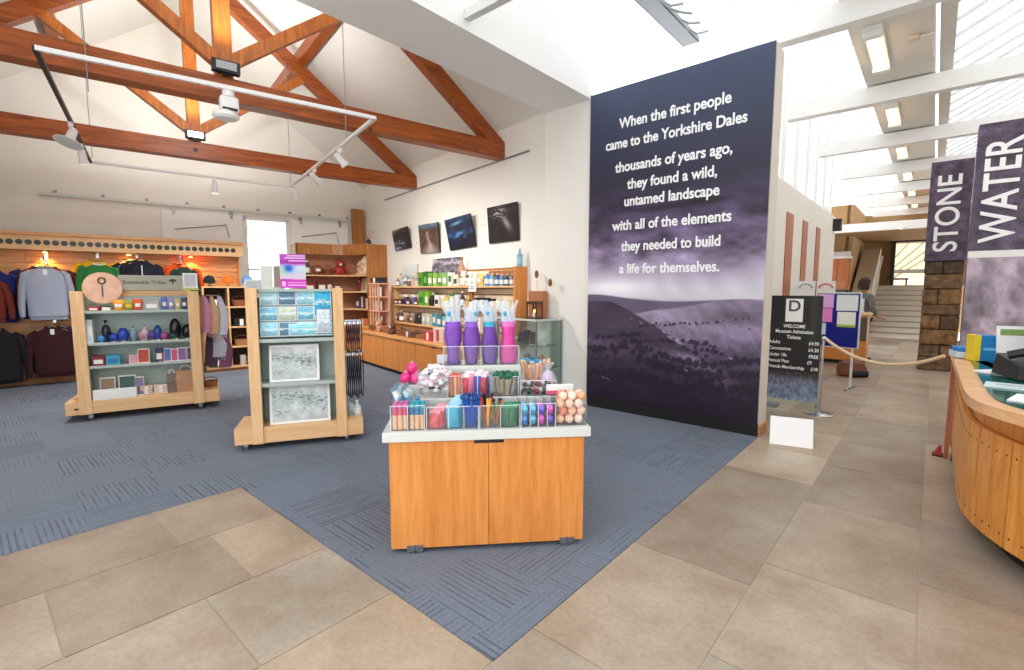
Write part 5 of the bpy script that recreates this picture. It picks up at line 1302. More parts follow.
for i in range(12):
    cw, rgb = pc[i % 6]; a_ = i * 2.1
    stick('%s novelty pencil, %s in the mixed bunch of the front middle bin' % (cw, ORD[i]), 0.60 + 0.035 * math.cos(a_), 0.08 + 0.05 * math.sin(a_), ZT + 0.004, 0.15 + 0.02 * (i % 3), 0.04 * math.cos(a_ * 1.7), 0.03 * math.sin(a_), rgb, (60, 30, 40), 'mixed pencils in the kiosk bin', 0.008, 0.012 if i % 2 else None)
for i in range(12):
    a_ = i * 2.4
    stick('wooden pencil with a green bushy top, %s in the middle tier bin' % ORD[i], 0.715 + 0.05 * math.cos(a_) * (i % 3 + 1) / 3, 0.30 + 0.04 * math.sin(a_), 0.90, 0.13, 0.03 * math.cos(a_), 0.02 * math.sin(a_), (206, 186, 150), (20, 100, 66), 'green topped pencils on the kiosk', 0.005, 0.019)
for i in range(10):
    a_ = i * 2.4
    stick('peach lolly stick, %s in the bunch behind the dark ribbons' % ORD[i], 0.93 + 0.06 * math.cos(a_) * (i % 3 + 1) / 3, 0.42 + 0.03 * math.sin(a_), 0.90, 0.2 - 0.01 * (i % 4), 0.05 * math.cos(a_), 0.02 * math.sin(a_), (226, 170, 136), (236, 190, 150), 'peach lollies on the kiosk', 0.009, 0.012)
rc = [('black', (26, 30, 34)), ('dark green', (24, 66, 52)), ('deep red', (130, 30, 50)), ('white striped', (210, 200, 200))]
for i in range(14):
    cw, rgb = rc[i % 4]
    t = thing('ribbon_bundle', '%s ribbon bundle, %s in the right-hand bin of the middle tier' % (cw, ORD[i]), 'ribbon', KIO, (0.86 + 0.024 * (i % 7), 0.28 + 0.05 * (i // 7), 0.904 + 0.035 * (i // 7)), 30 + 40 * (i % 4), 'ribbon bundles on the kiosk')
    MB().tube([(-0.05, 0, 0.012), (-0.02, 0.006, 0.03), (0.02, -0.006, 0.03), (0.05, 0, 0.014)], 0.012, 8).build('roll', C(rgb), t, True)
    MB().tube([(-0.004, 0, 0.031), (0.004, 0, 0.031)], 0.0135, 8).build('tie', C((220, 200, 200)), t, True)
# eggs
ec = [('blue', (40, 120, 210)), ('sky blue', (60, 170, 220)), ('magenta', (220, 60, 170)), ('purple', (90, 60, 190))]
for i in range(16):
    col_, lvl, q = i % 4, (i // 4) % 2, i // 8
    cw, rgb = ec[(col_ // 2 * 2 + (lvl + q + col_) % 2) if i % 5 else col_]
    t = thing('toy_egg', '%s shiny toy egg, %s column of the front right bin, %s layer, %s' % (cw, ORD[col_], ('lower', 'upper')[lvl], ('front', 'back')[q]), 'toy egg', KIO, (0.812 + 0.053 * col_, 0.045 + 0.08 * q, ZT + 0.004 + 0.062 * lvl), 0, 'toy eggs in the kiosk bin')
    MB().lathe([(0, 0), (0.014, 0.004), (0.024, 0.022), (0.022, 0.034)], n=12).build('lower_shell', C(rgb, 0.2), t, True)
    MB().lathe([(0.022, 0.034), (0.018, 0.05), (0.008, 0.06), (0, 0.062)], n=12).build('upper_shell', C(tuple(min(255, c + 50) for c in rgb), 0.2), t, True)
# jar of peach balls at the right corner
t = thing('ball_jar', 'clear square jar with a pale lid full of peach balls, kiosk front right corner', 'jar', KIO, (1.10, 0.10, ZT))
MB().box(-0.095, 0.095, -0.09, -0.087, 0, 0.17).box(-0.095, 0.095, 0.087, 0.09, 0, 0.17).box(-0.095, -0.092, -0.09, 0.09, 0, 0.17).box(0.092, 0.095, -0.09, 0.09, 0, 0.17).box(-0.095, 0.095, -0.09, 0.09, 0, 0.003).build('jar_shell', M_acry, t)
k = 0
pc2 = [(246, 196, 160), (240, 170, 130), (250, 214, 190), (236, 150, 120), (252, 226, 206)]
for lv in range(4):
    for iy in range(2 if lv else 3):
        for ix in range(3):
            x = 1.10 + (ix - 1) * 0.058 + (0.012 if lv % 2 else -0.008) ; y = 0.10 + (iy - 1) * 0.056 + 0.01 * (lv % 2)
            o = MB().sph((0, 0, 0), 0.028, 14, 10).build('bouncy_ball', C(pc2[(k * 7) % 5], 0.3), None, True)
            o.matrix_world = KIO @ Matrix.Translation((x, y, ZT + 0.035 + 0.047 * lv))
            tag(o, '%s swirled ball in the square jar, %s of layer %s from the bottom' % (('peach', 'orange', 'cream', 'coral', 'pale')[(k * 7) % 5], ORD[iy * 3 + ix], ('one', 'two', 'three', 'four')[lv]), 'ball', 'balls in the square jar'); k += 1
t = thing('price_label', 'white price label with a pink edge standing behind the square ball jar', 'label', KIO, (1.07, 0.22, ZT))
MB().box(-0.09, 0.09, 0, 0.015, 0.15, 0.215, 0.004).build('label_card', M_paper, t)
MB().box(-0.09, 0.09, -0.002, 0.0, 0.15, 0.175).build('pink_edge', C((226, 90, 130)), t)
MB().box(-0.02, 0.02, 0.002, 0.012, 0, 0.15).build('stem', M_acry, t)
# orange tubes, red packets on middle tier
for i in range(6):
    t = thing('candy_tube', '%s candy tube, %s in the middle tier bin beside the gem bag' % (('orange', 'peach')[i % 2], ORD[i]), 'sweet tube', KIO, (0.36 + 0.026 * (i % 3) + 0.003, 0.275 + 0.05 * (i // 3), 0.902), 0, 'candy tubes on the middle tier')
    MB().cyl((0, 0, 0), (0, 0, 0.12), 0.012, n=10).build('tube_body', C(((236, 140, 90), (246, 196, 150))[i % 2]), t, True)
    MB().cyl((0, 0, 0.12), (0, 0, 0.14), 0.013, n=10).build('cap', C((240, 110, 80)), t, True)
for i in range(8):
    cw, rgb, r2 = [('red and white', (206, 40, 60), (240, 230, 235)), ('blue and white', (60, 80, 180), (240, 230, 240)), ('pink', (226, 110, 150), (250, 230, 236))][i % 3]
    flatpack('%s twisted packet, %s in the middle tier bin' % (cw, ORD[i]), 0.45 + 0.02 * i, 0.27 + 0.04 * (i % 2), 0.902, 0.045, 0.12 + 0.012 * (i % 3), rgb, r2, 8, -20 + 12 * (i % 4), 'twisted packets on the middle tier')
# bag of gems: clear domed tub with glass gems
t = thing('gem_tub', 'clear rounded tub of pinkish glass gems at the left of the middle tier', 'tub', KIO, (0.265, 0.33, 0.898))
MB().lathe([(0.095, 0), (0.115, 0.02), (0.13, 0.13), (0.12, 0.16)], n=20, cap=False).build('tub_shell', M_acry, t, True)
gp = [(238, 226, 230), (246, 236, 232), (236, 206, 210), (228, 232, 240)]
for i in range(110):
    r_ = 0.105 * math.sqrt(random.random()); a_ = random.random() * 6.28; hz = 0.025 + 0.165 * (1 - (r_ / 0.11) ** 2 * 0.45) * random.choice([0.25, 0.6, 1, 1])
    o = MB().sph((0, 0, 0), (0.019, 0.016, 0.014), 7, 5).build('glass_gem', plain('gem_%d' % (i % 4), gp[i % 4], 0.08, var=0.1), None)
    o.matrix_world = KIO @ Matrix.Translation((0.265 + r_ * math.cos(a_), 0.33 + r_ * math.sin(a_), 0.898 + hz)) @ Matrix.Rotation(i, 4, 'X')
    tag(o, 'small pinkish white glass gem heaped in the clear rounded tub', 'gem', 'glass gems in the rounded tub')
# tall bags on the top tier
def tallbag(label, x, lo, hi):
    t = thing('sweet_bag', label, 'sweet bag', KIO, (x, 0.49, 1.086), 0, 'tall bags on the top tier')
    def prof(z0, z1, n, wf):
        return [[(wf(z) * (abs(math.cos(a_)) ** 0.6) * (1 if math.cos(a_) >= 0 else -1), 0.05 * (1 - (z / 0.5) * 0.4) * math.sin(a_), z) for a_ in [2 * math.pi * q / 20 for q in range(20)]] for z in [z0 + (z1 - z0) * k / n for k in range(n + 1)]]
    wf = lambda z: 0.055 + 0.010 * math.sin(z * 22 + x * 9) if z < 0.28 else 0.055 + 0.010 * math.sin(6.16 + x * 9) - (z - 0.28) * 0.1
    MB().loft(prof(0.0, 0.25, 7, lambda z: wf(z) - 0.006)).build('sweets', plain('candy_%d_%d_%d' % lo, lo, 0.5, var=0.4, scale=40), t, True)
    MB().loft(prof(0.25, 0.285, 2, lambda z: wf(z) - 0.007)).build('top_layer', plain('candy_%d_%d_%d' % hi, hi, 0.5, var=0.35, scale=40), t, True)
    m = MB()
    rows = []
    sd = random.random() * 6
    for k in range(10):
        f = k / 9; z = 0.285 + 0.115 * f; row_ = []
        ww = 0.050 - 0.012 * math.sin(math.pi * f) + 0.012 * f
        for q in range(30):
            a_ = 2 * math.pi * q / 30; rr = 1 + (0.10 + 0.14 * f) * math.sin(5 * a_ + sd + 2 * f) + 0.06 * math.sin(11 * a_ + 7 * f)
            row_.append((ww * rr * math.cos(a_), (0.036 - 0.012 * f) * rr * math.sin(a_), z + 0.035 * f * math.sin(3 * a_ + sd)))
        rows.append(row_)
    m.loft(rows, cap=False).build('gathered_top', M_film, t)
    MB().tube([(0.02 * math.cos(sd), 0, 0.30), (0.03 * math.cos(sd + 1), -0.03, 0.35)], 0.012, 6).build('ribbon', C((70, 180, 214)), t, True)
    MB().loft(prof(-0.001, 0.29, 7, lambda z: wf(z)), cap=False).build('clear_film', M_acry, t, True)
M_film = clear('crinkled_film', (240, 244, 250), 0.45, 0.15, (226, 236, 244))
tallbag('tall clear bag of purple sweets, leftmost on the top tier of the kiosk', 0.375, (122, 40, 176), (140, 60, 200))
tallbag('tall clear bag of purple sweets with a violet top, second from the left', 0.50, (118, 36, 170), (150, 80, 210))
tallbag('tall clear bag of purple sweets with a cyan top, third from the left', 0.625, (104, 36, 160), (40, 180, 214))
tallbag('tall clear bag of hot pink sweets, rightmost on the top tier', 0.755, (232, 40, 160), (246, 120, 200))
# left flank of the kiosk
for i, (x, y, z, rgb) in enumerate(((0.04, 0.55, 0, (222, 40, 130)), (0.115, 0.55, 0, (236, 80, 150)), (0.04, 0.64, 0, (226, 50, 140)), (0.115, 0.64, 0.0, (240, 110, 170)), (0.08, 0.595, 0.065, (230, 60, 130)), (0.08, 0.73, 0.0, (214, 40, 120)))):
    t = thing('pink_ball', 'glossy pink ball on the left side of the kiosk, %s of the heap' % ORD[i], 'ball', KIO, (x, y, ZT + z + 0.175), 0, 'pink balls on the kiosk\'s left side')
    MB().sph((0, 0, 0.04), 0.04, 14, 10).build('shell', C(rgb, 0.15), t, True)
    MB().cyl((0, 0, 0.078), (0, 0, 0.085), 0.008, n=8).build('stopper', C((250, 190, 220)), t)
for i in range(8):
    flatpack('white and pale blue packet on the left side of the kiosk, %s of the row' % ORD[i], 0.045 + 0.06 * (i % 2), 0.28 + 0.025 * i, ZT + 0.095, 0.08, 0.10, [(226, 236, 240), (190, 216, 226), (240, 244, 244)][i % 3], (120, 160, 180), 30, 70 + 10 * (i % 3), 'pale packets on the kiosk\'s left side')
for i in range(6):
    t = thing('bobble_hat_charm', '%s knitted charm on the left side of the kiosk, %s of the row' % (('dark blue', 'bright blue', 'crimson')[i % 3], ORD[i]), 'charm', KIO, (0.04 + 0.055 * (i % 3), 0.215 + 0.04 * (i // 3), ZT + 0.06 * 0), 0, 'knitted charms on the kiosk')
    MB().lathe([(0.03, 0), (0.032, 0.04), (0.024, 0.1), (0, 0.13)], n=12).build('knit_body', C([(30, 60, 120), (40, 110, 180), (140, 40, 80)][i % 3]), t, True)
    MB().sph((0, 0, 0.14), 0.014, 8, 6).build('bobble', C((60, 150, 200)), t, True)
for i, (x, y, z, lab) in enumerate(((0.20, 0.52, 0.898, 'black and white boxed badge, left of the tall bags, front'), (0.27, 0.60, 0.898, 'black and white boxed badge, left of the tall bags, middle'), (0.33, 0.72, 0.898, 'black and white boxed badge, left of the tall bags, rear'))):
    goods('box', KIO, x - 0.04, y, z, 0.08, 0.03, 0.11 + 0.05 * i, (226, 230, 232), lab + ', pale face', 'box', 'boxed badges on the kiosk')
    t = goods('box', KIO, x + 0.04, y, z, 0.08, 0.03, 0.11 + 0.05 * i, (24, 22, 24), lab + ', dark face', 'box', 'boxed badges on the kiosk', 0, (230, 170, 120))
for i in range(3):
    t = thing('toy_plane', 'bright blue folded toy on the right of the top tier, %s from the left' % ORD[i], 'toy', KIO, (0.88 + 0.05 * i, 0.5, 0.898), 20 * i, 'blue toys on the kiosk')
    MB().loft([[(-0.01, -0.01, 0), (0.01, -0.01, 0), (0.01, 0.01, 0), (-0.01, 0.01, 0)], [(-0.01, -0.01, 0.19), (0.01, -0.01, 0.19), (0.01, 0.01, 0.19), (-0.01, 0.01, 0.19)]]).build('stick', M_white, t)
    MB().loft([[(-0.06, 0, 0.22), (-0.05, -0.012, 0.19), (-0.05, 0.012, 0.19)], [(0.05, 0, 0.18), (0.05, -0.01, 0.15), (0.05, 0.01, 0.15)]]).build('wing', C((60, 160, 216)), t)
t = thing('clear_scoop_bag', 'clear cellophane bag of pale violet sweets, right end of the middle tier', 'sweet bag', KIO, (1.02, 0.40, 0.898))
MB().lathe([(0.02, 0), (0.05, 0.02), (0.055, 0.09), (0.03, 0.13)], n=14).build('sweets', plain('violet_white', (206, 190, 214), 0.5, var=0.3, scale=60), t, True)
MB().lathe([(0.032, 0.13), (0.02, 0.145), (0.045, 0.19)], n=14, cap=False).build('gathered_top', M_film, t, True)

# ================================================================== PICTURE WALL
HP = HALL @ Matrix.Rotation(R(-90), 4, 'Z')      # x = towards the camera along the wall, y = into the wall: facing the shop
# in HP: point (x, y) is hall (a = y, b = -x)
def canvas(label, b0, b1, z0, z1, rot, lean, fn):
    w, h = b1 - b0, z1 - z0
    t = thing('canvas_print', label, 'picture', HP, (-(b0 + b1) / 2, -0.035 - math.sin(R(lean)) * h / 2, (z0 + z1) / 2), 0, 'canvas prints on the picture wall', tilt=Matrix.Rotation(R(lean), 4, 'X') @ Matrix.Rotation(R(rot), 4, 'Y'))
    MB().box(-w / 2, w / 2, 0, 0.03, -h / 2, h / 2, 0.003).build('stretcher', plain('dark_canvas_edge', (40, 36, 40), 0.7), t)
    printed('printed_canvas', w, h, 60, 50, fn, t, Matrix.Translation((-w / 2, -0.003, -h / 2)))
def p_river(u, v):
    n = fbm(u, v, 6, 500, 5); c = np.broadcast_to(np.array([44., 34, 34]), u.shape + (3,)) * (0.4 + 1.1 * n)[..., None]
    c = mixc(c, np.broadcast_to(np.array([176., 168, 170]), c.shape), sm(.72, .95, v - .25 * u) * .8)
    w_ = sm(.5, .65, fbm(u * 2, v * 3, 8, 510)) * (1 - sm(.35, .55, v)) * (1 - sm(.6, .8, u)); return mixc(c, np.broadcast_to(np.array([150., 176, 206]), c.shape), w_)
def p_fall(u, v):
    n = fbm(u, v, 7, 520, 5); c = ramp(v, [(0, (110, 92, 88)), (.4, (104, 72, 58)), (.8, (96, 66, 52)), (.88, (90, 110, 120)), (1, (96, 140, 170))]) * (0.55 + 0.8 * n)[..., None]
    x0 = 0.5 + 0.06 * np.sin(v * 7); wd = 0.05 + 0.28 * (1 - sm(0, .45, v)); return mixc(c, np.broadcast_to(np.array([206., 190, 184]), c.shape), np.exp(-((u - x0) / wd) ** 2) * (1 - sm(.7, .8, v)) * .75)
def p_blue(u, v):
    n = fbm(u * 1.2, v * 2, 6, 530, 5); c = ramp(v, [(0, (16, 16, 30)), (.35, (18, 26, 52)), (.5, (40, 70, 116)), (.62, (24, 34, 62)), (.8, (20, 28, 50)), (1, (40, 70, 110))]) * (0.5 + n)[..., None]
    a_ = np.exp(-(((u - .45) / .25) ** 2 + ((v - .82 - .12 * (u - .5)) / .05) ** 2)); b_ = np.exp(-(((u - .55) / .25) ** 2 + ((v - .42) / .10) ** 2)) * sm(.4, .6, n)
    return mixc(c, np.broadcast_to(np.array([120., 170, 220]), c.shape), np.clip(a_ + b_, 0, .9))
def p_dark(u, v):
    n = fbm(u * 1.2, v, 6, 545, 5); c = np.broadcast_to(np.array([36., 26, 30]), u.shape + (3,)) * (0.4 + n)[..., None]
    a_ = np.exp(-(((u - .62 - .5 * (.55 - v)) / .10) ** 2 + ((v - .5) / .2) ** 2)); b_ = sm(.52, .62, fbm(u * 2, v * 4, 7, 550)) * np.exp(-(((u - .42) / .25) ** 2 + ((v - .8) / .14) ** 2))
    return mixc(c, np.broadcast_to(np.array([206., 196, 196]), c.shape), np.clip(a_ * .75 + b_, 0, .95))
canvas('small dark river canvas, leftmost of the four on the picture wall', 4.12, 4.86, 2.42, 2.86, -2, 10, p_river)
canvas('brown waterfall canvas, second from the left on the picture wall', 2.92, 3.68, 2.28, 2.84, 1, 5, p_fall)
canvas('deep blue moonlit canvas, tilted, third from the left on the picture wall', 1.72, 2.56, 2.29, 2.84, -2, 11, p_blue)
canvas('near-black canvas with white water, rightmost and nearest the pale corner', 0.56, 1.32, 2.32, 2.89, 0, 4, p_dark)
for i, b in enumerate((3.9, 2.74, 1.52)):
    t = thing('caption_card', 'small white caption card on the picture wall, %s from the left between the canvases' % ORD[i], 'card', HP, (-b, -0.006, 2.5 + 0.12 * (i == 2)), 0, 'caption cards between the canvases')
    MB().box(-0.05, 0.05, 0, 0.004, -0.05, 0.07).build('card', M_paper, t)
    for k in range(3): MB().box(-0.035, 0.035 - 0.012 * k, -0.001, 0, 0.035 - 0.025 * k, 0.042 - 0.025 * k).build('printed_line', M_grey, t)

# long base cabinets, three units, and one worktop
for i, (b0, b1) in enumerate(((1.02, 2.32), (2.34, 3.64), (3.66, 4.98))):
    t = thing('base_cabinet', 'oak base cabinet under the picture wall shelves, ' + ('nearest the glass showcase', 'middle of three', 'at the far left end')[i], 'cabinet', HP, (-(b0 + b1) / 2, -0.9, 0), 0, 'base cabinets under the picture wall')
    w = (b1 - b0) / 2
    MB().box(-w, w, 0.02, 0.85, 0.07, 0.66).build('body', M_oak, t)
    MB().box(-w, w, 0.06, 0.85, 0.0, 0.07).build('plinth', M_black, t)
    for s in (-1, 1):
        d = MB().box(min(0.003 * s, s * (w - 0.003)), max(0.003 * s, s * (w - 0.003)), 0.0, 0.02, 0.08, 0.655, 0.002).build('door', M_oak, t)
        MB().box(s * 0.06 - 0.05 * (s > 0) - 0.0, s * 0.06 + 0.05 * (s < 0) + 0.0, -0.004, 0.0, 0.63, 0.648).build('finger_slot', M_black, d)
o = MB().box(-4.99, -0.9, -0.92, -0.02, 0, 0.03, 0.003).build('worktop', M_oakx); o.matrix_world = HP @ Matrix.Translation((0, 0, 0.66))
tag(o, 'long oak worktop over the base cabinets below the picture wall', 'worktop')
# shelving on the wall
HPS = HP @ Matrix.Translation((-0.24, 0, 0))
ws = thing('wall_shelving', 'slatted wall shelving with three oak shelves below the canvases', 'shelf unit', HPS, (0, 0, 0))
for z in (0.88, 1.26, 1.635): MB().box(-4.45, -0.16, -0.22, -0.03, z - 0.03, z, 0.003).build('shelf', M_beechx, ws)
mm = MB(); z = 0.70
while z < 1.9: mm.box(-4.45, -0.17, -0.03, -0.012, z, z + 0.085, 0.002); z += 0.1
mm.build('slat_panel', plain('cream_slats', (232, 214, 186), 0.6), ws)
MB().box(-4.45, -0.17, -0.012, -0.002, 0.69, 1.92).build('back_board', M_brown, ws)
MB().box(-0.20, -0.15, -0.23, -0.001, 0.695, 1.92, 0.003).build('end_upright', M_oak, ws)
MB().box(-1.62, -1.54, -0.08, -0.02, 0.69, 1.62).build('middle_upright', M_brown, ws)
MB().box(-4.47, -4.43, -0.22, -0.001, 0.69, 1.66).build('end_upright', M_beech, ws)
def hp(b): return -b
GR, WH, BK_, TL = (96, 160, 50), (236, 234, 226), (30, 30, 34), (60, 150, 160)
def prow(z, place_, group, items, y=-0.205):
    row(HPS, y, z, place_, group, items)
prow(1.636, 'on the top wall shelf below the canvases', 'goods on the top wall shelf',
    [('bottle', 'grey', (130, 130, 136), hp(4.25), 0.08, 0.08, 0.2), ('stone', 'pale grey', (190, 190, 190), hp(4.08), 0.14, 0.12, 0.16, (150, 150, 156)), ('bottle', 'white', (226, 226, 226), hp(3.9), 0.09, 0.09, 0.22, (120, 120, 130)), ('jar', 'brown', (120, 84, 70), hp(3.72), 0.1, 0.1, 0.14), ('mug', 'pinkish', (206, 180, 170), hp(3.55), 0.1, 0.1, 0.15), ('candle', 'cream', (226, 206, 180), hp(3.4), 0.1, 0.1, 0.12),
     ('box', 'grass green', GR, hp(3.18), 0.18, 0.12, 0.27, (60, 110, 40)), ('box', 'tall dark green', (50, 110, 40), hp(2.96), 0.16, 0.12, 0.28, (120, 190, 70)), ('box', 'leaf green', (110, 170, 60), hp(2.78), 0.15, 0.12, 0.25), ('box', 'lime', (150, 190, 80), hp(2.6), 0.14, 0.12, 0.24), ('pouch', 'green leafed', (110, 160, 70), hp(2.42), 0.15, 0.1, 0.24), ('box', 'green and white', (130, 180, 90), hp(2.24), 0.14, 0.1, 0.24), ('book', 'white and green', WH, hp(2.05), 0.16, 0.06, 0.24, (60, 110, 50)),
     ('box', 'cream', (236, 230, 200), hp(1.87), 0.14, 0.1, 0.2, (60, 70, 60)), ('plush', 'cream', (240, 232, 216), hp(1.68), 0.17, 0.14, 0.26), ('plush', 'white', (244, 240, 232), hp(1.48), 0.18, 0.14, 0.24, (50, 40, 40)), ('mug', 'spotted white', (240, 236, 230), hp(1.3), 0.11, 0.1, 0.22, (40, 40, 40)), ('pouch', 'yellow', (226, 200, 110), hp(1.14), 0.13, 0.09, 0.2), ('bottle', 'bright blue', (50, 140, 206), hp(0.97), 0.1, 0.1, 0.22), ('bottle', 'pale blue', (120, 176, 206), hp(0.83), 0.09, 0.09, 0.2),
     ('bottle', 'deep blue', (40, 80, 150), hp(0.69), 0.09, 0.09, 0.19), ('bottle', 'turquoise', (60, 150, 170), hp(0.56), 0.08, 0.08, 0.18), ('bottle', 'small navy', (40, 60, 110), hp(0.44), 0.08, 0.08, 0.18), ('bottle', 'grey blue', (110, 130, 160), hp(0.31), 0.08, 0.08, 0.18)])
t = thing('pegged_rack', 'slatted wooden rack behind the blue bottles on the top wall shelf', 'rack', HPS, (-0.62, -0.07, 1.636))
MB().box(-0.42, 0.42, 0.0, 0.03, 0.18, 0.24).box(-0.42, 0.42, 0.0, 0.03, 0.03, 0.07).build('rails', M_brown, t)
for k in range(9): MB().box(-0.41 + 0.1 * k, -0.38 + 0.1 * k, -0.01, 0.0, 0.0, 0.24).build('slat', wood('terracotta_slat', (180, 110, 76), (206, 140, 100), (6, 6, 0.6)), t)
t = thing('price_ticket', 'white price ticket clipped to the front of the top wall shelf', 'label', HPS, (-1.30, -0.229, 1.59))
MB().box(-0.11, 0.11, 0.0, 0.006, -0.05, 0.07).build('ticket', M_paper, t)
MB().box(-0.08, 0.08, -0.002, 0.0, -0.01, 0.005).box(-0.08, 0.05, -0.002, 0.0, 0.025, 0.04).build('printed_line', M_grey, t)
prow(1.261, 'on the middle wall shelf', 'goods on the middle wall shelf',
    [('box', 'dark red', (110, 40, 36), hp(4.3), 0.16, 0.12, 0.1), ('box', 'maroon', (90, 36, 40), hp(4.1), 0.17, 0.12, 0.11), ('jar', 'navy', (50, 50, 84), hp(3.9), 0.12, 0.12, 0.2), ('box', 'dark brown', (96, 50, 40), hp(3.72), 0.16, 0.12, 0.1), ('jar', 'violet', (96, 90, 140), hp(3.55), 0.12, 0.12, 0.2), ('box', 'brick red', (130, 50, 44), hp(3.38), 0.15, 0.12, 0.09),
     ('box', 'bright green', (90, 170, 50), hp(3.15), 0.2, 0.14, 0.27, (40, 110, 40)), ('box', 'yellow green', (130, 180, 50), hp(2.93), 0.16, 0.12, 0.28), ('bag', 'black', BK_, hp(2.74), 0.16, 0.12, 0.24), ('box', 'white and black', WH, hp(2.54), 0.15, 0.1, 0.2, (40, 40, 40)), ('tin', 'pale green', (200, 210, 180), hp(2.36), 0.13, 0.13, 0.2), ('box', 'yellow', (220, 196, 90), hp(2.2), 0.14, 0.1, 0.18), ('tin', 'green lidded', (220, 224, 210), hp(2.04), 0.13, 0.13, 0.24, (60, 130, 60)), ('mug', 'white patterned', (220, 226, 232), hp(1.86), 0.14, 0.12, 0.22), ('bottle', 'dark', (60, 50, 60), hp(1.7), 0.08, 0.08, 0.28),
     ('candle', 'amber', (210, 170, 110), hp(1.54), 0.1, 0.1, 0.14), ('jar', 'cream', (236, 226, 196), hp(1.42), 0.1, 0.1, 0.14, BK_), ('jar', 'black lidded', (206, 200, 190), hp(1.27), 0.12, 0.12, 0.18, BK_), ('jar', 'white and black', WH, hp(1.12), 0.12, 0.12, 0.18, BK_), ('jar', 'dark', (40, 40, 44), hp(0.97), 0.12, 0.12, 0.18, BK_), ('jar', 'black topped', (226, 220, 210), hp(0.82), 0.12, 0.12, 0.17, BK_),
     ('candle', 'honey', (240, 214, 150), hp(0.66), 0.11, 0.11, 0.16), ('candle', 'butter', (244, 224, 170), hp(0.53), 0.11, 0.11, 0.16), ('candle', 'pale yellow', (246, 230, 186), hp(0.4), 0.11, 0.11, 0.15), ('candle', 'cream wax', (248, 236, 206), hp(0.27), 0.1, 0.11, 0.15)])
prow(0.881, 'on the lowest wall shelf', 'goods on the lowest wall shelf',
    [('stone', 'dark brown', (90, 66, 56), hp(4.3), 0.12, 0.12, 0.2), ('bottle', 'brown', (110, 76, 60), hp(4.13), 0.1, 0.1, 0.24), ('stone', 'pinkish', (170, 130, 120), hp(3.95), 0.13, 0.12, 0.18), ('vase', 'brown', (120, 90, 76), hp(3.78), 0.12, 0.12, 0.22), ('stone', 'grey brown', (140, 120, 110), hp(3.6), 0.13, 0.12, 0.18), ('mug', 'black and white', (60, 56, 56), hp(3.42), 0.1, 0.1, 0.2, WH), ('plush', 'black and white', (44, 40, 42), hp(3.26), 0.14, 0.12, 0.22, WH),
     ('book', 'pale green', (176, 196, 170), hp(3.06), 0.16, 0.08, 0.22), ('book', 'cream', (206, 206, 186), hp(2.88), 0.15, 0.08, 0.22), ('book', 'teal', TL, hp(2.64), 0.17, 0.08, 0.23), ('box', 'blue green', (50, 130, 150), hp(2.46), 0.16, 0.1, 0.23), ('box', 'aqua', (110, 186, 190), hp(2.28), 0.12, 0.1, 0.2),
     ('pouch', 'grey', (150, 150, 156), hp(1.9), 0.14, 0.08, 0.2), ('book', 'pale blue', (196, 210, 226), hp(1.5), 0.2, 0.06, 0.24), ('book', 'white', WH, hp(1.2), 0.2, 0.06, 0.23), ('pouch', 'dusty brown', (130, 100, 80), hp(0.85), 0.15, 0.08, 0.2), ('box', 'plum', (110, 70, 100), hp(0.5), 0.2, 0.1, 0.18)])
# pictures standing on the top shelf against the wall
def stand_pic(label, b0, b1, z0, z1, fn):
    w, h = b1 - b0, z1 - z0
    t = thing('mounted_photograph', label, 'picture', HPS, (-b1, -0.10, z0), 0, 'photographs standing on the top wall shelf', tilt=Matrix.Rotation(R(-7), 4, 'X'))
    MB().box(0, w, 0, 0.03, 0, h, 0.003).build('mount', M_white, t)
    printed('printed_view', w, h, 40, 30, fn, t, Matrix.Translation((0, -0.003, 0)))
stand_pic('misty white landscape picture standing at the left of the top wall shelf', 3.62, 4.25, 1.637, 2.11, lambda u, v: ramp(v + .2 * (fbm(u, v, 4, 600) - .5), [(0, (90, 96, 92)), (.3, (130, 140, 136)), (.5, (206, 212, 210)), (1, (230, 234, 232))]))
stand_pic('dark stormy moor picture standing behind the green boxes on the top wall shelf', 1.93, 2.94, 1.637, 2.16, lambda u, v: ramp(v + .5 * (fbm(u * 1.4, v, 6, 620, 5) - .5), [(0, (40, 36, 40)), (.35, (60, 54, 62)), (.55, (150, 140, 150)), (.7, (84, 74, 88)), (.85, (196, 190, 200)), (1, (90, 84, 100))]))
goods('bottle', HPS, hp(1.78), -0.17, 1.636, 0.12, 0.1, 0.5, (196, 140, 110), 'tall tan bottle beside the dark moor picture on the wall shelf', 'bottle', None, 0, (150, 100, 80))
goods('bottle', HPS, hp(0.175), -0.17, 1.921, 0.09, 0.08, 0.26, (120, 166, 190), 'pale blue bottle on top of the shelving end upright', 'bottle', None, 0, (150, 190, 210))
# goods on the worktop
row(HP, -0.72, 0.691, 'on the long oak worktop', 'goods on the long oak worktop',
    [('basket', 'brown', (130, 84, 56), hp(4.7), 0.3, 0.26, 0.2), ('plush', 'tan', (190, 140, 110), hp(4.4), 0.2, 0.2, 0.24), ('basket', 'wicker', (160, 110, 76), hp(4.08), 0.32, 0.28, 0.18), ('plush', 'dark brown', (90, 60, 50), hp(3.76), 0.2, 0.18, 0.2), ('basket', 'low wicker', (140, 96, 66), hp(3.4), 0.4, 0.3, 0.14), ('cloth', 'brown', (120, 84, 66), hp(2.98), 0.3, 0.28, 0.12), ('basket', 'shallow tan', (166, 120, 84), hp(2.6), 0.34, 0.3, 0.12),
     ('cloth', 'red and white', (196, 60, 70), hp(2.2), 0.3, 0.28, 0.16, WH), ('cloth', 'cream striped', (226, 206, 196), hp(1.85), 0.3, 0.28, 0.24, (190, 60, 60)), ('cloth', 'pale pink', (230, 190, 190), hp(1.5), 0.28, 0.28, 0.14)])
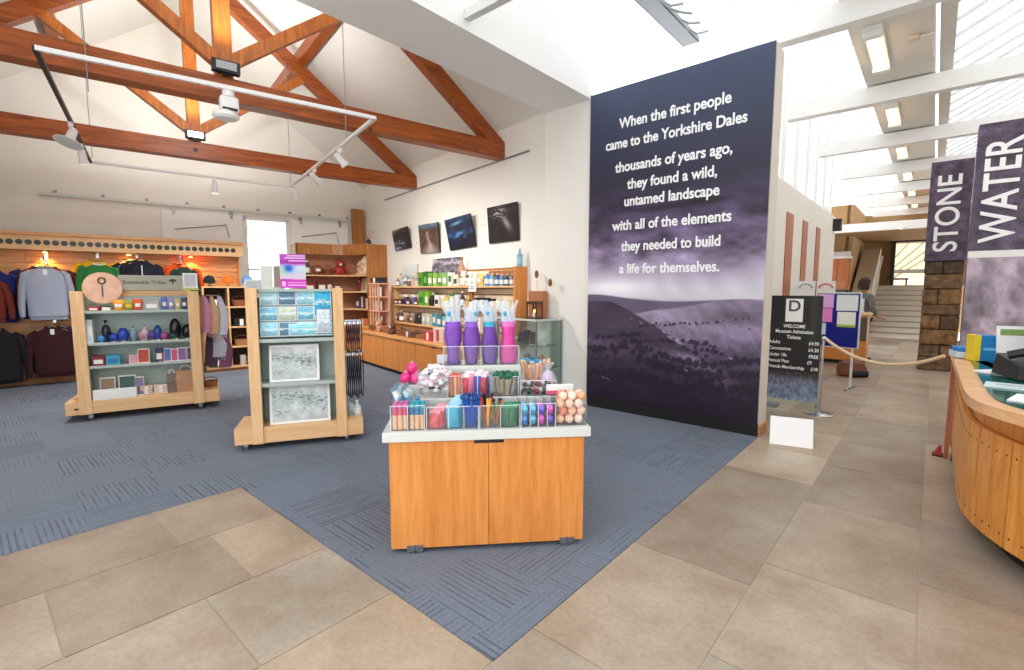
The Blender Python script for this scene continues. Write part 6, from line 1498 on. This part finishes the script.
# small wooden book rack at the end of the wall shelving
t = thing('book_rack', 'pinkish wooden lattice rack of small books beside the corner shelves', 'rack', HP, (-4.72, -0.62, 0.691))
M_pink = wood('pinkish_pine', (222, 160, 130), (240, 190, 160), (4, 4, 1))
for x in (-0.22, -0.07, 0.08, 0.22): MB().box(x - 0.012, x + 0.012, 0.0, 0.02, 0, 1.02).build('slat', M_pink, t)
for z in (0.1, 0.42, 0.72, 1.0): MB().box(-0.24, 0.24, -0.02, 0.24, z - 0.012, z + 0.012).build('shelf', M_pink, t)
MB().box(-0.24, 0.24, 0.23, 0.25, 0, 1.03).build('back', M_pink, t)
RK = HP @ Matrix.Translation((-4.72, -0.62, 0.691))
for zz, nm in ((0.112, 'lowest'), (0.432, 'middle'), (0.732, 'top')):
    row(RK, 0.05, zz, 'on the %s tier of the lattice rack' % nm, 'books in the lattice rack',
        [('book', cw, rgb, -0.15 + 0.145 * i, 0.11, 0.05, 0.2) for i, (cw, rgb) in enumerate(random.sample([('dark red', (130, 40, 40)), ('brown', (130, 90, 60)), ('cream', (226, 206, 180)), ('plum', (96, 50, 70)), ('olive', (120, 110, 60))], 3))])
goods('cloth', RK, 0, 0.02, 1.013, 0.42, 0.2, 0.12, (52, 42, 46), 'dark felt hats piled on top of the lattice rack', 'hat')

# corner shelf unit in brown oak
cu = thing('corner_shelving', 'brown oak corner shelving with a curved header, in the back right corner', 'shelf unit', HALL, (0, 0, 0))
MB().box(-0.47, 0.0, 5.38, 5.44, 0, 2.58).build('side_panel', M_brown, cu)
MB().box(-1.76, -1.70, 6.25, 6.64, 0, 2.58).build('side_panel', M_brown, cu)
MB().box(-1.70, -0.045, 6.60, 6.635, 0.0, 2.56).build('back_board', plain('shelf_back_tan', (176, 120, 92), 0.7), cu)
MB().box(-0.04, -0.01, 5.44, 6.60, 0.0, 2.56).build('back_board', plain('shelf_back_tan', (176, 120, 92), 0.7), cu)
# curved header following the L-shaped front
path = [(-1.76, 6.25), (-1.2, 6.25), (-0.95, 6.22), (-0.75, 6.12), (-0.6, 5.95), (-0.5, 5.75), (-0.46, 5.55), (-0.46, 5.38)]
m = MB(); rows = []
for i, p in enumerate(path):
    q = (p[0] + 0.03, p[1] + 0.03)
    rows.append([(*p, 2.36), (*q, 2.36), (*q, 2.6), (*p, 2.6)])
m.loft(rows); m.build('header', M_brown, cu)
def lshelf(z):
    poly = [(-1.70, 6.28), (-1.2, 6.28), (-0.95, 6.25), (-0.75, 6.15), (-0.6, 5.98), (-0.5, 5.78), (-0.45, 5.55), (-0.45, 5.44), (-0.04, 5.44), (-0.04, 6.60), (-1.70, 6.60)]
    MB().prism(poly, 'z', z - 0.03, z).build('shelf', M_beechx, cu)
for z in (0.72, 1.12, 1.52, 1.90): lshelf(z)
MB().prism([(-1.70, 6.2), (-1.2, 6.2), (-0.7, 6.0), (-0.5, 5.6), (-0.45, 5.44), (-0.04, 5.44), (-0.04, 6.60), (-1.70, 6.60)], 'z', 0.0, 0.69).build('cupboard', M_oak, cu)
RD, BR = (170, 50, 44), (130, 76, 50)
row(HALL, 6.36, 1.901, 'on the top corner shelf', 'goods on the top corner shelf',
    [('bottle', 'dark green', (40, 90, 50), -1.48, 0.12, 0.1, 0.32), ('stone', 'brown', BR, -1.25, 0.24, 0.16, 0.24), ('basket', 'brown', (120, 70, 46), -1.0, 0.22, 0.18, 0.22), ('plush', 'red', RD, -0.72, 0.28, 0.2, 0.36)])
row(HALL, 6.36, 1.521, 'on the second corner shelf', 'goods on the second corner shelf',
    [('box', 'dark red', (140, 40, 40), -1.45, 0.22, 0.14, 0.22), ('box', 'maroon', (110, 36, 40), -1.18, 0.2, 0.14, 0.24), ('mug', 'white', WH, -1.0, 0.1, 0.1, 0.16), ('box', 'brown and red', (120, 60, 50), -0.82, 0.16, 0.14, 0.2)])
for (b, z, k, cw, rgb, w, h, lab) in ((5.9, 1.901, 'plush', 'pale', (232, 206, 176), 0.3, 0.44, 'large pale soft toy with dark paws at the right of the top corner shelf'), (6.2, 1.901, 'plush', 'peach', (226, 180, 146), 0.24, 0.36, 'peach soft toy in the bend of the top corner shelf'),
                                      (5.85, 1.521, 'card', 'dog', (160, 140, 110), 0.32, 0.30, 'pale framed picture on the second corner shelf by the side panel'), (5.55, 1.521, 'book', 'yellow', (220, 170, 60), 0.14, 0.26, 'yellow book on the second corner shelf by the side panel'), (6.15, 1.521, 'plush', 'red', (150, 40, 50), 0.22, 0.34, 'red soft toy in the bend of the second corner shelf'),
                                      (5.6, 1.121, 'cloth', 'cream', (226, 210, 190), 0.3, 0.24, 'cream folded textile on the third corner shelf'), (5.95, 1.121, 'cloth', 'dark', (110, 50, 56), 0.3, 0.3, 'dark red spotted textile on the third corner shelf'), (6.25, 1.121, 'box', 'violet', (90, 80, 130), 0.2, 0.26, 'violet box in the bend of the third corner shelf'),
                                      (5.6, 0.721, 'basket', 'yellow', (220, 170, 70), 0.32, 0.2, 'basket of yellow goods on the lowest corner shelf'), (5.95, 0.721, 'cloth', 'orange', (214, 130, 70), 0.3, 0.16, 'orange textile on the lowest corner shelf')):
    goods(k, HP, -b, -0.40, z, w, 0.22, h, rgb, lab, CAT.get(k, WORD[k]), 'goods on the corner shelves')
t = thing('twig_vase', 'dark vase with thin bare twigs on top of the corner shelving', 'vase', HALL, (-0.3, 5.7, 2.605))
MB().lathe([(0, 0), (0.05, 0), (0.06, 0.04), (0.04, 0.1), (0.03, 0.1)], n=14).build('vase_body', M_black, t, True)
for k in range(5): MB().tube([(0, 0, 0.08), (0.05 * (k - 2), 0.03 * (k % 2), 0.25), (0.09 * (k - 2), 0.04, 0.4 - 0.02 * k)], 0.004, 5).build('twig', M_brown, t, True)

# glass showcase at the end of the picture wall
gs = thing('glass_showcase', 'glass display case with grey frame beside the banner, small goods on its shelves', 'display case', HP, (0.33, 0.05, 0))
GW, GD, GH = 0.90, 0.50, 1.15      # runs back along the wall (-x), from the wall (y=0) out to -GD
for x in (-GW, -0.02):
    for y in (-GD, -0.03): MB().box(x, x + 0.02, y, y + 0.02, 0, GH).build('post', M_grey, gs)
for x0, x1, y0, y1 in ((-GW, 0, -GD, -GD + 0.02), (-GW, 0, -0.03, -0.01), (-GW, -GW + 0.02, -GD, -0.01), (-0.02, 0, -GD, -0.01)):
    MB().box(x0, x1, y0, y1, GH, GH + 0.025).build('top_frame', M_greytop, gs)
MB().box(-GW, 0, -GD, -0.01, 0, 0.2).build('base', M_greytop, gs)
MB().box(-GW + 0.01, -0.01, -GD + 0.01, -0.02, GH + 0.008, GH + 0.018).build('top_glass', M_glassg, gs)
MB().box(-0.012, -0.006, -GD + 0.02, -0.03, 0.2, GH).build('side_glass', M_glassg, gs)
MB().box(-GW + 0.02, -0.02, -GD + 0.006, -GD + 0.012, 0.2, GH).build('front_glass', M_glass, gs)
for z in (0.5, 0.80): MB().box(-GW + 0.02, -0.02, -GD + 0.02, -0.04, z - 0.008, z).build('glass_shelf', M_glassg, gs)
MB().box(-GW + 0.02, -0.02, -0.035, -0.028, 0.2, GH).build('back_glass', M_glassg, gs)
GSF = HP @ Matrix.Translation((0.33, 0.05, 0))
row(GSF, -0.36, 0.801, 'on the upper shelf of the glass showcase', 'goods in the glass showcase',
    [('box', 'white', WH, -0.8, 0.16, 0.12, 0.06), ('stone', 'black', BK_, -0.6, 0.12, 0.1, 0.16), ('bag', 'dark', (40, 38, 44), -0.42, 0.14, 0.12, 0.24), ('card', 'dark striped', (70, 56, 64), -0.25, 0.14, 0.1, 0.2), ('pouch', 'white', WH, -0.1, 0.14, 0.1, 0.22)])
row(GSF, -0.34, 0.501, 'on the lower shelf of the glass showcase', 'goods in the glass showcase',
    [('card', 'white lined', (210, 210, 206), -0.75, 0.24, 0.06, 0.2), ('stone', 'grey', (120, 116, 110), -0.45, 0.12, 0.12, 0.16), ('bowl', 'brown', (130, 96, 80), -0.28, 0.14, 0.14, 0.1), ('stone', 'tan', (190, 150, 120), -0.12, 0.1, 0.1, 0.18)])
t = thing('candle_lantern', 'dark brown square lantern with a glowing candle on the glass showcase', 'lantern', GSF, (-0.22, -0.34, GH + 0.026), 15)
mm = MB()
for x in (-0.085, 0.065):
    for y in (-0.085, 0.065): mm.box(x, x + 0.02, y, y + 0.02, 0, 0.24)
mm.box(-0.085, 0.085, -0.085, 0.085, 0.2, 0.24).box(-0.085, 0.085, -0.085, 0.085, 0, 0.02).build('frame', wood('dark_lantern_wood', (62, 38, 28), (96, 62, 44), (3, 3, 3)), t)
mm = MB().cyl((0, 0, 0.02), (0, 0, 0.08), 0.03, n=12).build('candle', M_white, t, True)
MB().sph((0, 0, 0.105), (0.012, 0.012, 0.022), 8, 6).build('flame', emit('flame', (255, 180, 90), 6), t, True)
t = thing('dried_flower_box', 'tall brown paper box holding two dried seed heads, beside the lantern', 'box', GSF, (-0.34, -0.17, GH + 0.026), 8)
MB().box(-0.13, 0.13, -0.06, 0.06, 0, 0.38, 0.004).build('paper_box', plain('kraft', (176, 116, 76), 0.8), t)
MB().box(-0.05, 0.05, -0.063, -0.06, 0.10, 0.14).build('printed_mark', M_brown, t)
for x, z in ((-0.03, 0.62), (0.22, 0.50)):
    MB().tube([(x * 0.4, 0, 0.3), (x * 0.7, 0, 0.45), (x, 0, z - 0.05)], 0.004, 5).build('stem', C((206, 180, 130)), t, True)
    MB().sph((x, 0, z), (0.03, 0.03, 0.055), 10, 8).build('seed_head', plain('seed_brown', (130, 90, 56), 0.9, var=0.4, scale=80), t, True)

# ================================================================== RECEPTION DESK
top = [(1.75, 6.35), (0.154, 6.25), (0.158, 5.6), (0.163, 4.8), (0.166, 4.2), (0.170, 3.85), (0.185, 3.62), (0.235, 3.46), (0.36, 3.265), (0.6, 3.0), (0.95, 2.8), (1.4, 2.68), (1.75, 2.66)]
front = [(1.75, 6.1), (0.205, 6.1), (0.206, 5.4), (0.208, 4.7), (0.212, 4.36), (0.240, 4.18), (0.30, 3.98), (0.375, 3.81), (0.47, 3.66), (0.66, 3.44), (0.95, 3.24), (1.4, 3.12), (1.75, 3.1)]
def inset(poly, d):
    c = Vector((2.6, 4.6)); out = []
    n = len(poly)
    for i, p in enumerate(poly):
        a = Vector(poly[max(i - 1, 0)]); b = Vector(poly[min(i + 1, n - 1)]); t_ = (b - a).normalized()
        nrm = Vector((-t_.y, t_.x)); P = Vector(p)
        if (c - P).dot(nrm) < 0: nrm = -nrm
        out.append(tuple(P + nrm * d))
    return out
def dense(poly, step):
    out = []
    for p, q in zip(poly[:-1], poly[1:]):
        p, q = Vector(p), Vector(q); n = max(1, int((q - p).length / step))
        out += [tuple(p.lerp(q, i / n)) for i in range(n)]
    return out + [poly[-1]]
def smooth(poly, n=2):
    for _ in range(n):
        out = [poly[0]]
        for p, q in zip(poly[:-1], poly[1:]):
            out += [tuple(Vector(p) * .75 + Vector(q) * .25), tuple(Vector(p) * .25 + Vector(q) * .75)]
        poly = out + [poly[-1]]
    return poly
edge = [top[0], top[1]] + smooth(top[1:], 2)[1:]
M_desk = wood('desk_oak', (208, 126, 42), (238, 170, 84), (5, 5, 0.6), 0.35)
M_desktop = wood('desk_edge_oak', (218, 160, 108), (240, 196, 146), (1.5, 1.5, 6), 0.35)
dk = thing('reception_desk', 'curved orange oak reception desk clad in vertical boards, green glass top', 'desk', COR)
MB().prism(edge, 'z', 0.945, 1.0).build('edge_band', M_desktop, dk)
MB().prism(inset(edge, 0.10), 'z', 0.99, 1.006).build('glass_inlay', plain('green_glass_top', (16, 92, 84), 0.12, var=0.1), dk)
fedge = [front[0], front[1]] + smooth(front[1:], 2)[1:]
MB().prism(inset(fedge, 0.05), 'z', 0.74, 0.946).build('fascia', M_desk, dk)
MB().prism(inset(fedge, 0.03), 'z', 0.13, 0.745).build('carcass', M_brown, dk)
MB().prism(inset(fedge, 0.14), 'z', 0.0, 0.14).build('plinth', M_black, dk)
dp = dense(inset(fedge, 0.026)[1:], 0.02)
# arc-length boards
acc = [0]
for p, q in zip(dp[:-1], dp[1:]): acc.append(acc[-1] + (Vector(q) - Vector(p)).length)
def at_len(s):
    for i in range(len(acc) - 1):
        if acc[i + 1] >= s:
            f = (s - acc[i]) / max(1e-9, acc[i + 1] - acc[i]); return Vector(dp[i]).lerp(Vector(dp[i + 1]), f)
    return Vector(dp[-1])
m = MB(); sc_ = MB(); s = 0.02
while s + 0.155 < acc[-1]:
    a, b = at_len(s + 0.006), at_len(s + 0.146); t_ = (b - a).normalized(); nn = Vector((-t_.y, t_.x))
    if nn.dot(Vector((2.6, 4.6)) - a) > 0: nn = -nn
    rows = []
    for z in (0.13, 0.75): rows.append([(*(a), z), (*(b), z), (*(b + nn * 0.026), z), (*(a + nn * 0.026), z)])
    m.loft(rows)
    for f in (0.2, 0.8):
        for z in (0.20, 0.66):
            c = a.lerp(b, f) + nn * 0.026
            sc_.cyl((c.x, c.y, z), (c.x + nn.x * 0.002, c.y + nn.y * 0.002, z), 0.006, n=8)
    s += 0.152
cl_ = m.build('board_cladding', M_desk, dk)
sc_.build('screw_heads', plain('dark_screw', (70, 40, 26), 0.5), cl_)
MB().box(0.165, 0.195, 6.0, 6.2, 0.0, 0.945).build('end_leg', wood('red_leg', (150, 76, 44), (186, 110, 70), (5, 5, .6)), dk)
def ditem(name, label, cat, v, u, rz=0, z=1.007): return thing(name, label, cat, COR, (v, u, z), rz)
t = ditem('leaflet_box', 'blue and yellow leaflet box at the far end of the reception desk', 'leaflet holder', 0.33, 5.45, 18)
MB().box(-0.02, 0.09, 0, 0.14, 0.0, 0.21, 0.004).build('blue_box', C((24, 130, 196)), t)
MB().box(-0.06, -0.02, -0.005, 0.14, 0.0, 0.21).build('yellow_side', C((240, 210, 40)), t)
MB().box(0.0, 0.09, -0.004, 0.0, 0.09, 0.11).build('printed_line', C((120, 200, 230)), t)
t = ditem('leaflet_pile', 'low pile of pale blue leaflets left of the blue and yellow box', 'leaflets', 0.25, 5.6, 12)
MB().box(-0.08, 0.06, 0, 0.2, 0, 0.05, 0.004).build('stack', C((200, 220, 232)), t)
MB().box(-0.07, 0.05, 0.02, 0.18, 0.05, 0.09, 0.01).build('blue_bundle', C((40, 130, 200)), t)
t = ditem('pink_leaflet', 'small pink leaflet standing behind the blue and yellow box', 'leaflet', 0.34, 5.75, 10)
MB().box(-0.06, 0.06, 0, 0.02, 0, 0.2).build('sheet', C((226, 150, 150)), t); MB().box(-0.04, 0.04, -0.002, 0, 0.1, 0.18).build('picture', C((200, 80, 90)), t)
t = ditem('white_leaflet_stand', 'white leaflet stand with a small green picture at its top, on the reception desk', 'leaflet stand', 0.47, 5.05, 12)
tl = Matrix.Rotation(R(-12), 4, 'X')
MB().box(-0.09, 0.10, 0, 0.008, 0, 0.32, M=tl).build('sheet', M_paper, t)
MB().box(-0.07, 0.08, -0.003, 0.0, 0.25, 0.295, M=tl).build('picture', plain('meadow_print', (130, 160, 90), 0.6, var=0.5, scale=60), t)
MB().box(-0.08, 0.09, 0.02, 0.12, 0, 0.012).beam((0, 0.1, 0.01), (0, 0.045, 0.2), 0.03, 0.01, (1, 0, 0)).build('stand', M_acry, t)
t = ditem('monitor', 'black computer monitor seen from behind on the reception desk', 'monitor', 0.66, 4.75, 30)
MB().box(-0.16, 0.3, 0.0, 0.05, 0.12, 0.56, 0.012).build('case', M_black, t)
MB().box(-0.05, 0.15, -0.02, 0.0, 0.2, 0.4, 0.01).build('rear_housing', M_black, t)
MB().beam((0.05, 0.03, 0.02), (0.05, 0.03, 0.2), 0.06, 0.03, (1, 0, 0)).build('neck', M_black, t)
MB().box(-0.08, 0.2, -0.08, 0.12, 0.0, 0.02, 0.006).build('foot', M_black, t)
t = ditem('card_terminal', 'dark handset printer in front of the black monitor on the desk', 'terminal', 0.54, 4.45, 20)
MB().loft([[(-0.11, 0, 0.01), (0.2, 0, 0.01), (0.2, 0.3, 0.01), (-0.11, 0.3, 0.01)], [(-0.1, 0.02, 0.09), (0.2, 0.02, 0.09), (0.2, 0.28, 0.15), (-0.1, 0.28, 0.15)]]).build('body', M_black, t)
MB().tube([(-0.1, 0.15, 0.15), (0.0, 0.1, 0.19), (0.12, 0.15, 0.16)], 0.028, 10).build('handset', M_black, t, True)
MB().box(0.02, 0.15, 0.012, 0.03, 0.05, 0.08).build('screen', plain('dark_screen', (40, 48, 54), 0.1), t)
t = ditem('paper_sheets', 'white sheets lying askew beside the dark handset on the desk', 'paper', 0.31, 4.75, -50)
MB().box(-0.05, 0.06, -0.05, 0.28, 0, 0.004).box(-0.06, 0.05, -0.03, 0.3, 0.005, 0.009, M=Matrix.Rotation(R(9), 4, 'Z')).build('sheets', M_paper, t)
t = ditem('desk_blotter', 'long white card strip along the front of the reception desk', 'card', 0.36, 4.03, -6)
MB().box(-0.10, 0.5, 0, 0.20, 0, 0.008).build('card', C((206, 220, 224)), t)
MB().box(-0.05, 0.45, 0.08, 0.09, 0.012, 0.014).build('printed_line', M_grey, t)
t = ditem('map_sheet', 'white sheet with a bright green map at the near edge of the desk', 'map', 0.46, 3.58, -14)
MB().box(-0.14, 0.4, 0, 0.26, 0, 0.006).build('sheet', M_paper, t)
MB().prism([(0.0, 0.03), (0.38, 0.03), (0.38, 0.2), (0.12, 0.22)], 'z', 0.006, 0.008).build('printed_map', plain('map_green', (130, 200, 70), 0.6, var=0.4, scale=30), t)
t = thing('office_lamp', 'black angular lamp head above the reception desk, at the right edge', 'lamp', COR, (0.86, 5.3, 1.007))
MB().box(-0.16, 0.25, -0.06, 0.06, 0.50, 0.60, 0.01).build('head', M_black, t)
MB().beam((0.1, 0, 0.02), (0.1, 0, 0.52), 0.03, 0.03).build('stem', M_black, t)
MB().lathe([(0, 0), (0.09, 0), (0.09, 0.02), (0, 0.025)], (0.1, 0, 0), 18).build('base', M_black, t, True)
t = thing('red_doorstop', 'small red and dark object on the floor by the desk end leg', 'doorstop', COR, (0.12, 6.08, 0), 0)
MB().prism([(-0.03, 0.012), (0.03, 0.012), (0.03, 0.08), (0.01, 0.09)], 'y', -0.03, 0.08).build('wedge', C((170, 40, 50)), t)
MB().box(-0.04, 0.04, -0.04, 0.09, 0, 0.012).build('sole', M_black, t)

# ================================================================== PERSON at the far counter
def skinned(name, joints, edges, mat, parent, root=0, sub=2):
    me = bpy.data.meshes.new(name); me.from_pydata([j[0] for j in joints], edges, [])
    me.materials.append(mat)
    o = bpy.data.objects.new(name, me); COL.objects.link(o); o.parent = parent
    md = o.modifiers.new('skin', 'SKIN'); md.use_smooth_shade = True
    for i, j in enumerate(joints):
        me.skin_vertices[0].data[i].radius = j[1] if isinstance(j[1], tuple) else (j[1], j[1])
        me.skin_vertices[0].data[i].use_root = (i == root)
    sb = o.modifiers.new('smooth', 'SUBSURF'); sb.levels = sub; sb.render_levels = sub
    return o
ps = thing('person', 'person in a grey top with dark bobbed hair leaning at the far counter', 'person', COR, (-1.2, 13.15, 0), 140)
M_skin = plain('skin', (206, 156, 126), 0.55, var=0.05)
J = [((0, 0, 0.98), 0.125), ((0, 0, 1.18), 0.11), ((0, -0.03, 1.36), (0.15, 0.10)), ((0, -0.05, 1.47), 0.06), ((0, -0.07, 1.55), 0.052), ((0, -0.09, 1.63), (0.075, 0.085)), ((0, -0.09, 1.72), (0.078, 0.095)), ((0, -0.08, 1.77), 0.055),
     ((0.18, -0.03, 1.42), 0.06), ((0.25, -0.06, 1.16), 0.045), ((0.20, -0.30, 1.09), 0.034), ((0.18, -0.38, 1.09), (0.022, 0.036)),
     ((-0.18, -0.03, 1.42), 0.06), ((-0.26, 0.0, 1.15), 0.045), ((-0.24, -0.18, 0.98), 0.034), ((-0.23, -0.25, 0.95), (0.022, 0.036)),
     ((0.10, 0, 0.90), 0.10), ((0.11, -0.01, 0.5), 0.062), ((0.11, 0.02, 0.10), 0.042), ((0.12, -0.14, 0.04), 0.036),
     ((-0.10, 0, 0.90), 0.10), ((-0.11, -0.01, 0.5), 0.062), ((-0.11, 0.02, 0.10), 0.042), ((-0.12, -0.14, 0.04), 0.036)]
Ed = [(0, 1), (1, 2), (2, 3), (3, 4), (4, 5), (5, 6), (6, 7), (2, 8), (8, 9), (9, 10), (10, 11), (2, 12), (12, 13), (13, 14), (14, 15), (0, 16), (16, 17), (17, 18), (18, 19), (0, 20), (20, 21), (21, 22), (22, 23)]
for hx, hy, hz, sgn in ((0.18, -0.38, 1.09, 1), (-0.23, -0.25, 0.95, -1)):
    base = 11 if sgn > 0 else 15
    for q, (ox, ln) in enumerate(((-0.028, 0.07), (-0.009, 0.085), (0.010, 0.08), (0.028, 0.065))):
        n0 = len(J); J += [((hx + ox, hy - 0.045, hz), 0.010), ((hx + ox * 1.1, hy - 0.045 - ln * 0.6, hz - 0.01), 0.009), ((hx + ox * 1.1, hy - 0.045 - ln, hz - 0.035), 0.008)]
        Ed += [(base, n0), (n0, n0 + 1), (n0 + 1, n0 + 2)]
    n0 = len(J); J += [((hx - sgn * 0.045, hy - 0.02, hz + 0.0), 0.011), ((hx - sgn * 0.06, hy - 0.065, hz - 0.015), 0.009)]
    Ed += [(base, n0), (n0, n0 + 1)]
J += [((0, -0.175, 1.665), 0.018)]; Ed += [(5, len(J) - 1)]
skinned('body', J, Ed, M_skin, ps)
skinned('grey_top', [((0, 0, 0.90), (0.175, 0.15)), ((0, 0, 1.18), (0.14, 0.125)), ((0, -0.03, 1.36), (0.175, 0.12)), ((0, -0.045, 1.50), 0.085), ((0.19, -0.03, 1.41), 0.078), ((0.255, -0.06, 1.16), 0.062), ((0.215, -0.25, 1.10), 0.048), ((-0.19, -0.03, 1.41), 0.078), ((-0.265, 0, 1.15), 0.062), ((-0.245, -0.14, 1.01), 0.048)],
        [(0, 1), (1, 2), (2, 3), (2, 4), (4, 5), (5, 6), (2, 7), (7, 8), (8, 9)], plain('grey_knit', (120, 122, 120), 0.95, var=0.15, scale=40), ps)
skinned('trousers', [((0, 0, 0.95), (0.15, 0.13)), ((0.10, 0, 0.86), 0.115), ((0.11, -0.01, 0.5), 0.082), ((0.11, 0.02, 0.10), 0.062), ((-0.10, 0, 0.86), 0.115), ((-0.11, -0.01, 0.5), 0.082), ((-0.11, 0.02, 0.10), 0.062)],
        [(0, 1), (1, 2), (2, 3), (0, 4), (4, 5), (5, 6)], plain('dark_trousers', (44, 44, 54), 0.9), ps)
hm = MB().sph((0, -0.05, 1.735), (0.108, 0.118, 0.105), 18, 12)
hm.lathe([(0.104, -0.14), (0.115, -0.06), (0.11, 0.02), (0.09, 0.06)], (0, -0.025, 1.70), 18, 1.0, 0.95)
hm.build('hair', plain('dark_brown_hair', (58, 36, 32), 0.6, var=0.3, scale=60), ps, True)
for s in (-1, 1):
    MB().sph((s * 0.032, -0.168, 1.70), (0.013, 0.008, 0.009), 10, 8).build('eye', plain('eye_white', (230, 226, 222), 0.2), ps, True)
    MB().box(s * 0.11 - 0.045, s * 0.11 + 0.05, -0.2, 0.06, 0.0, 0.07, 0.025).build('shoe', M_black, ps)
MB().box(-0.024, 0.024, -0.180, -0.165, 1.612, 1.624, 0.004).build('mouth', C((160, 80, 80)), ps)

# trees and yard outside the hall window
def tree(label, a, b, s):
    t = thing('tree', label, 'tree', HALL, (a, b, -0.1))
    MB().tube([(0, 0, 0), (0.05, 0, 0.9 * s), (0, 0.1, 1.8 * s)], [0.12 * s, 0.09 * s, 0.05 * s], 8).build('trunk', M_brown, t, True)
    m = MB()
    for k in range(700):
        v = Vector((random.gauss(0, .5), random.gauss(0, .5), random.gauss(0, .38))) * s + Vector((0, 0, 2.5 * s)); r_ = 0.07 * s
        n = Vector((random.gauss(0, 1), random.gauss(0, 1), random.gauss(0, 1))).normalized(); e1 = n.orthogonal().normalized(); e2 = n.cross(e1)
        m.face([v + e1 * r_, v + e2 * r_ * .6, v - e1 * r_, v - e2 * r_ * .6])
    m.build('foliage', plain('pale_foliage', (196, 212, 196), 0.7, var=0.4, scale=3), t)
tree('leafy tree outside the bright back window, left one', -5.4, 12.0, 1.3)
tree('leafy tree outside the bright back window, right one', -1.6, 17.0, 1.7)
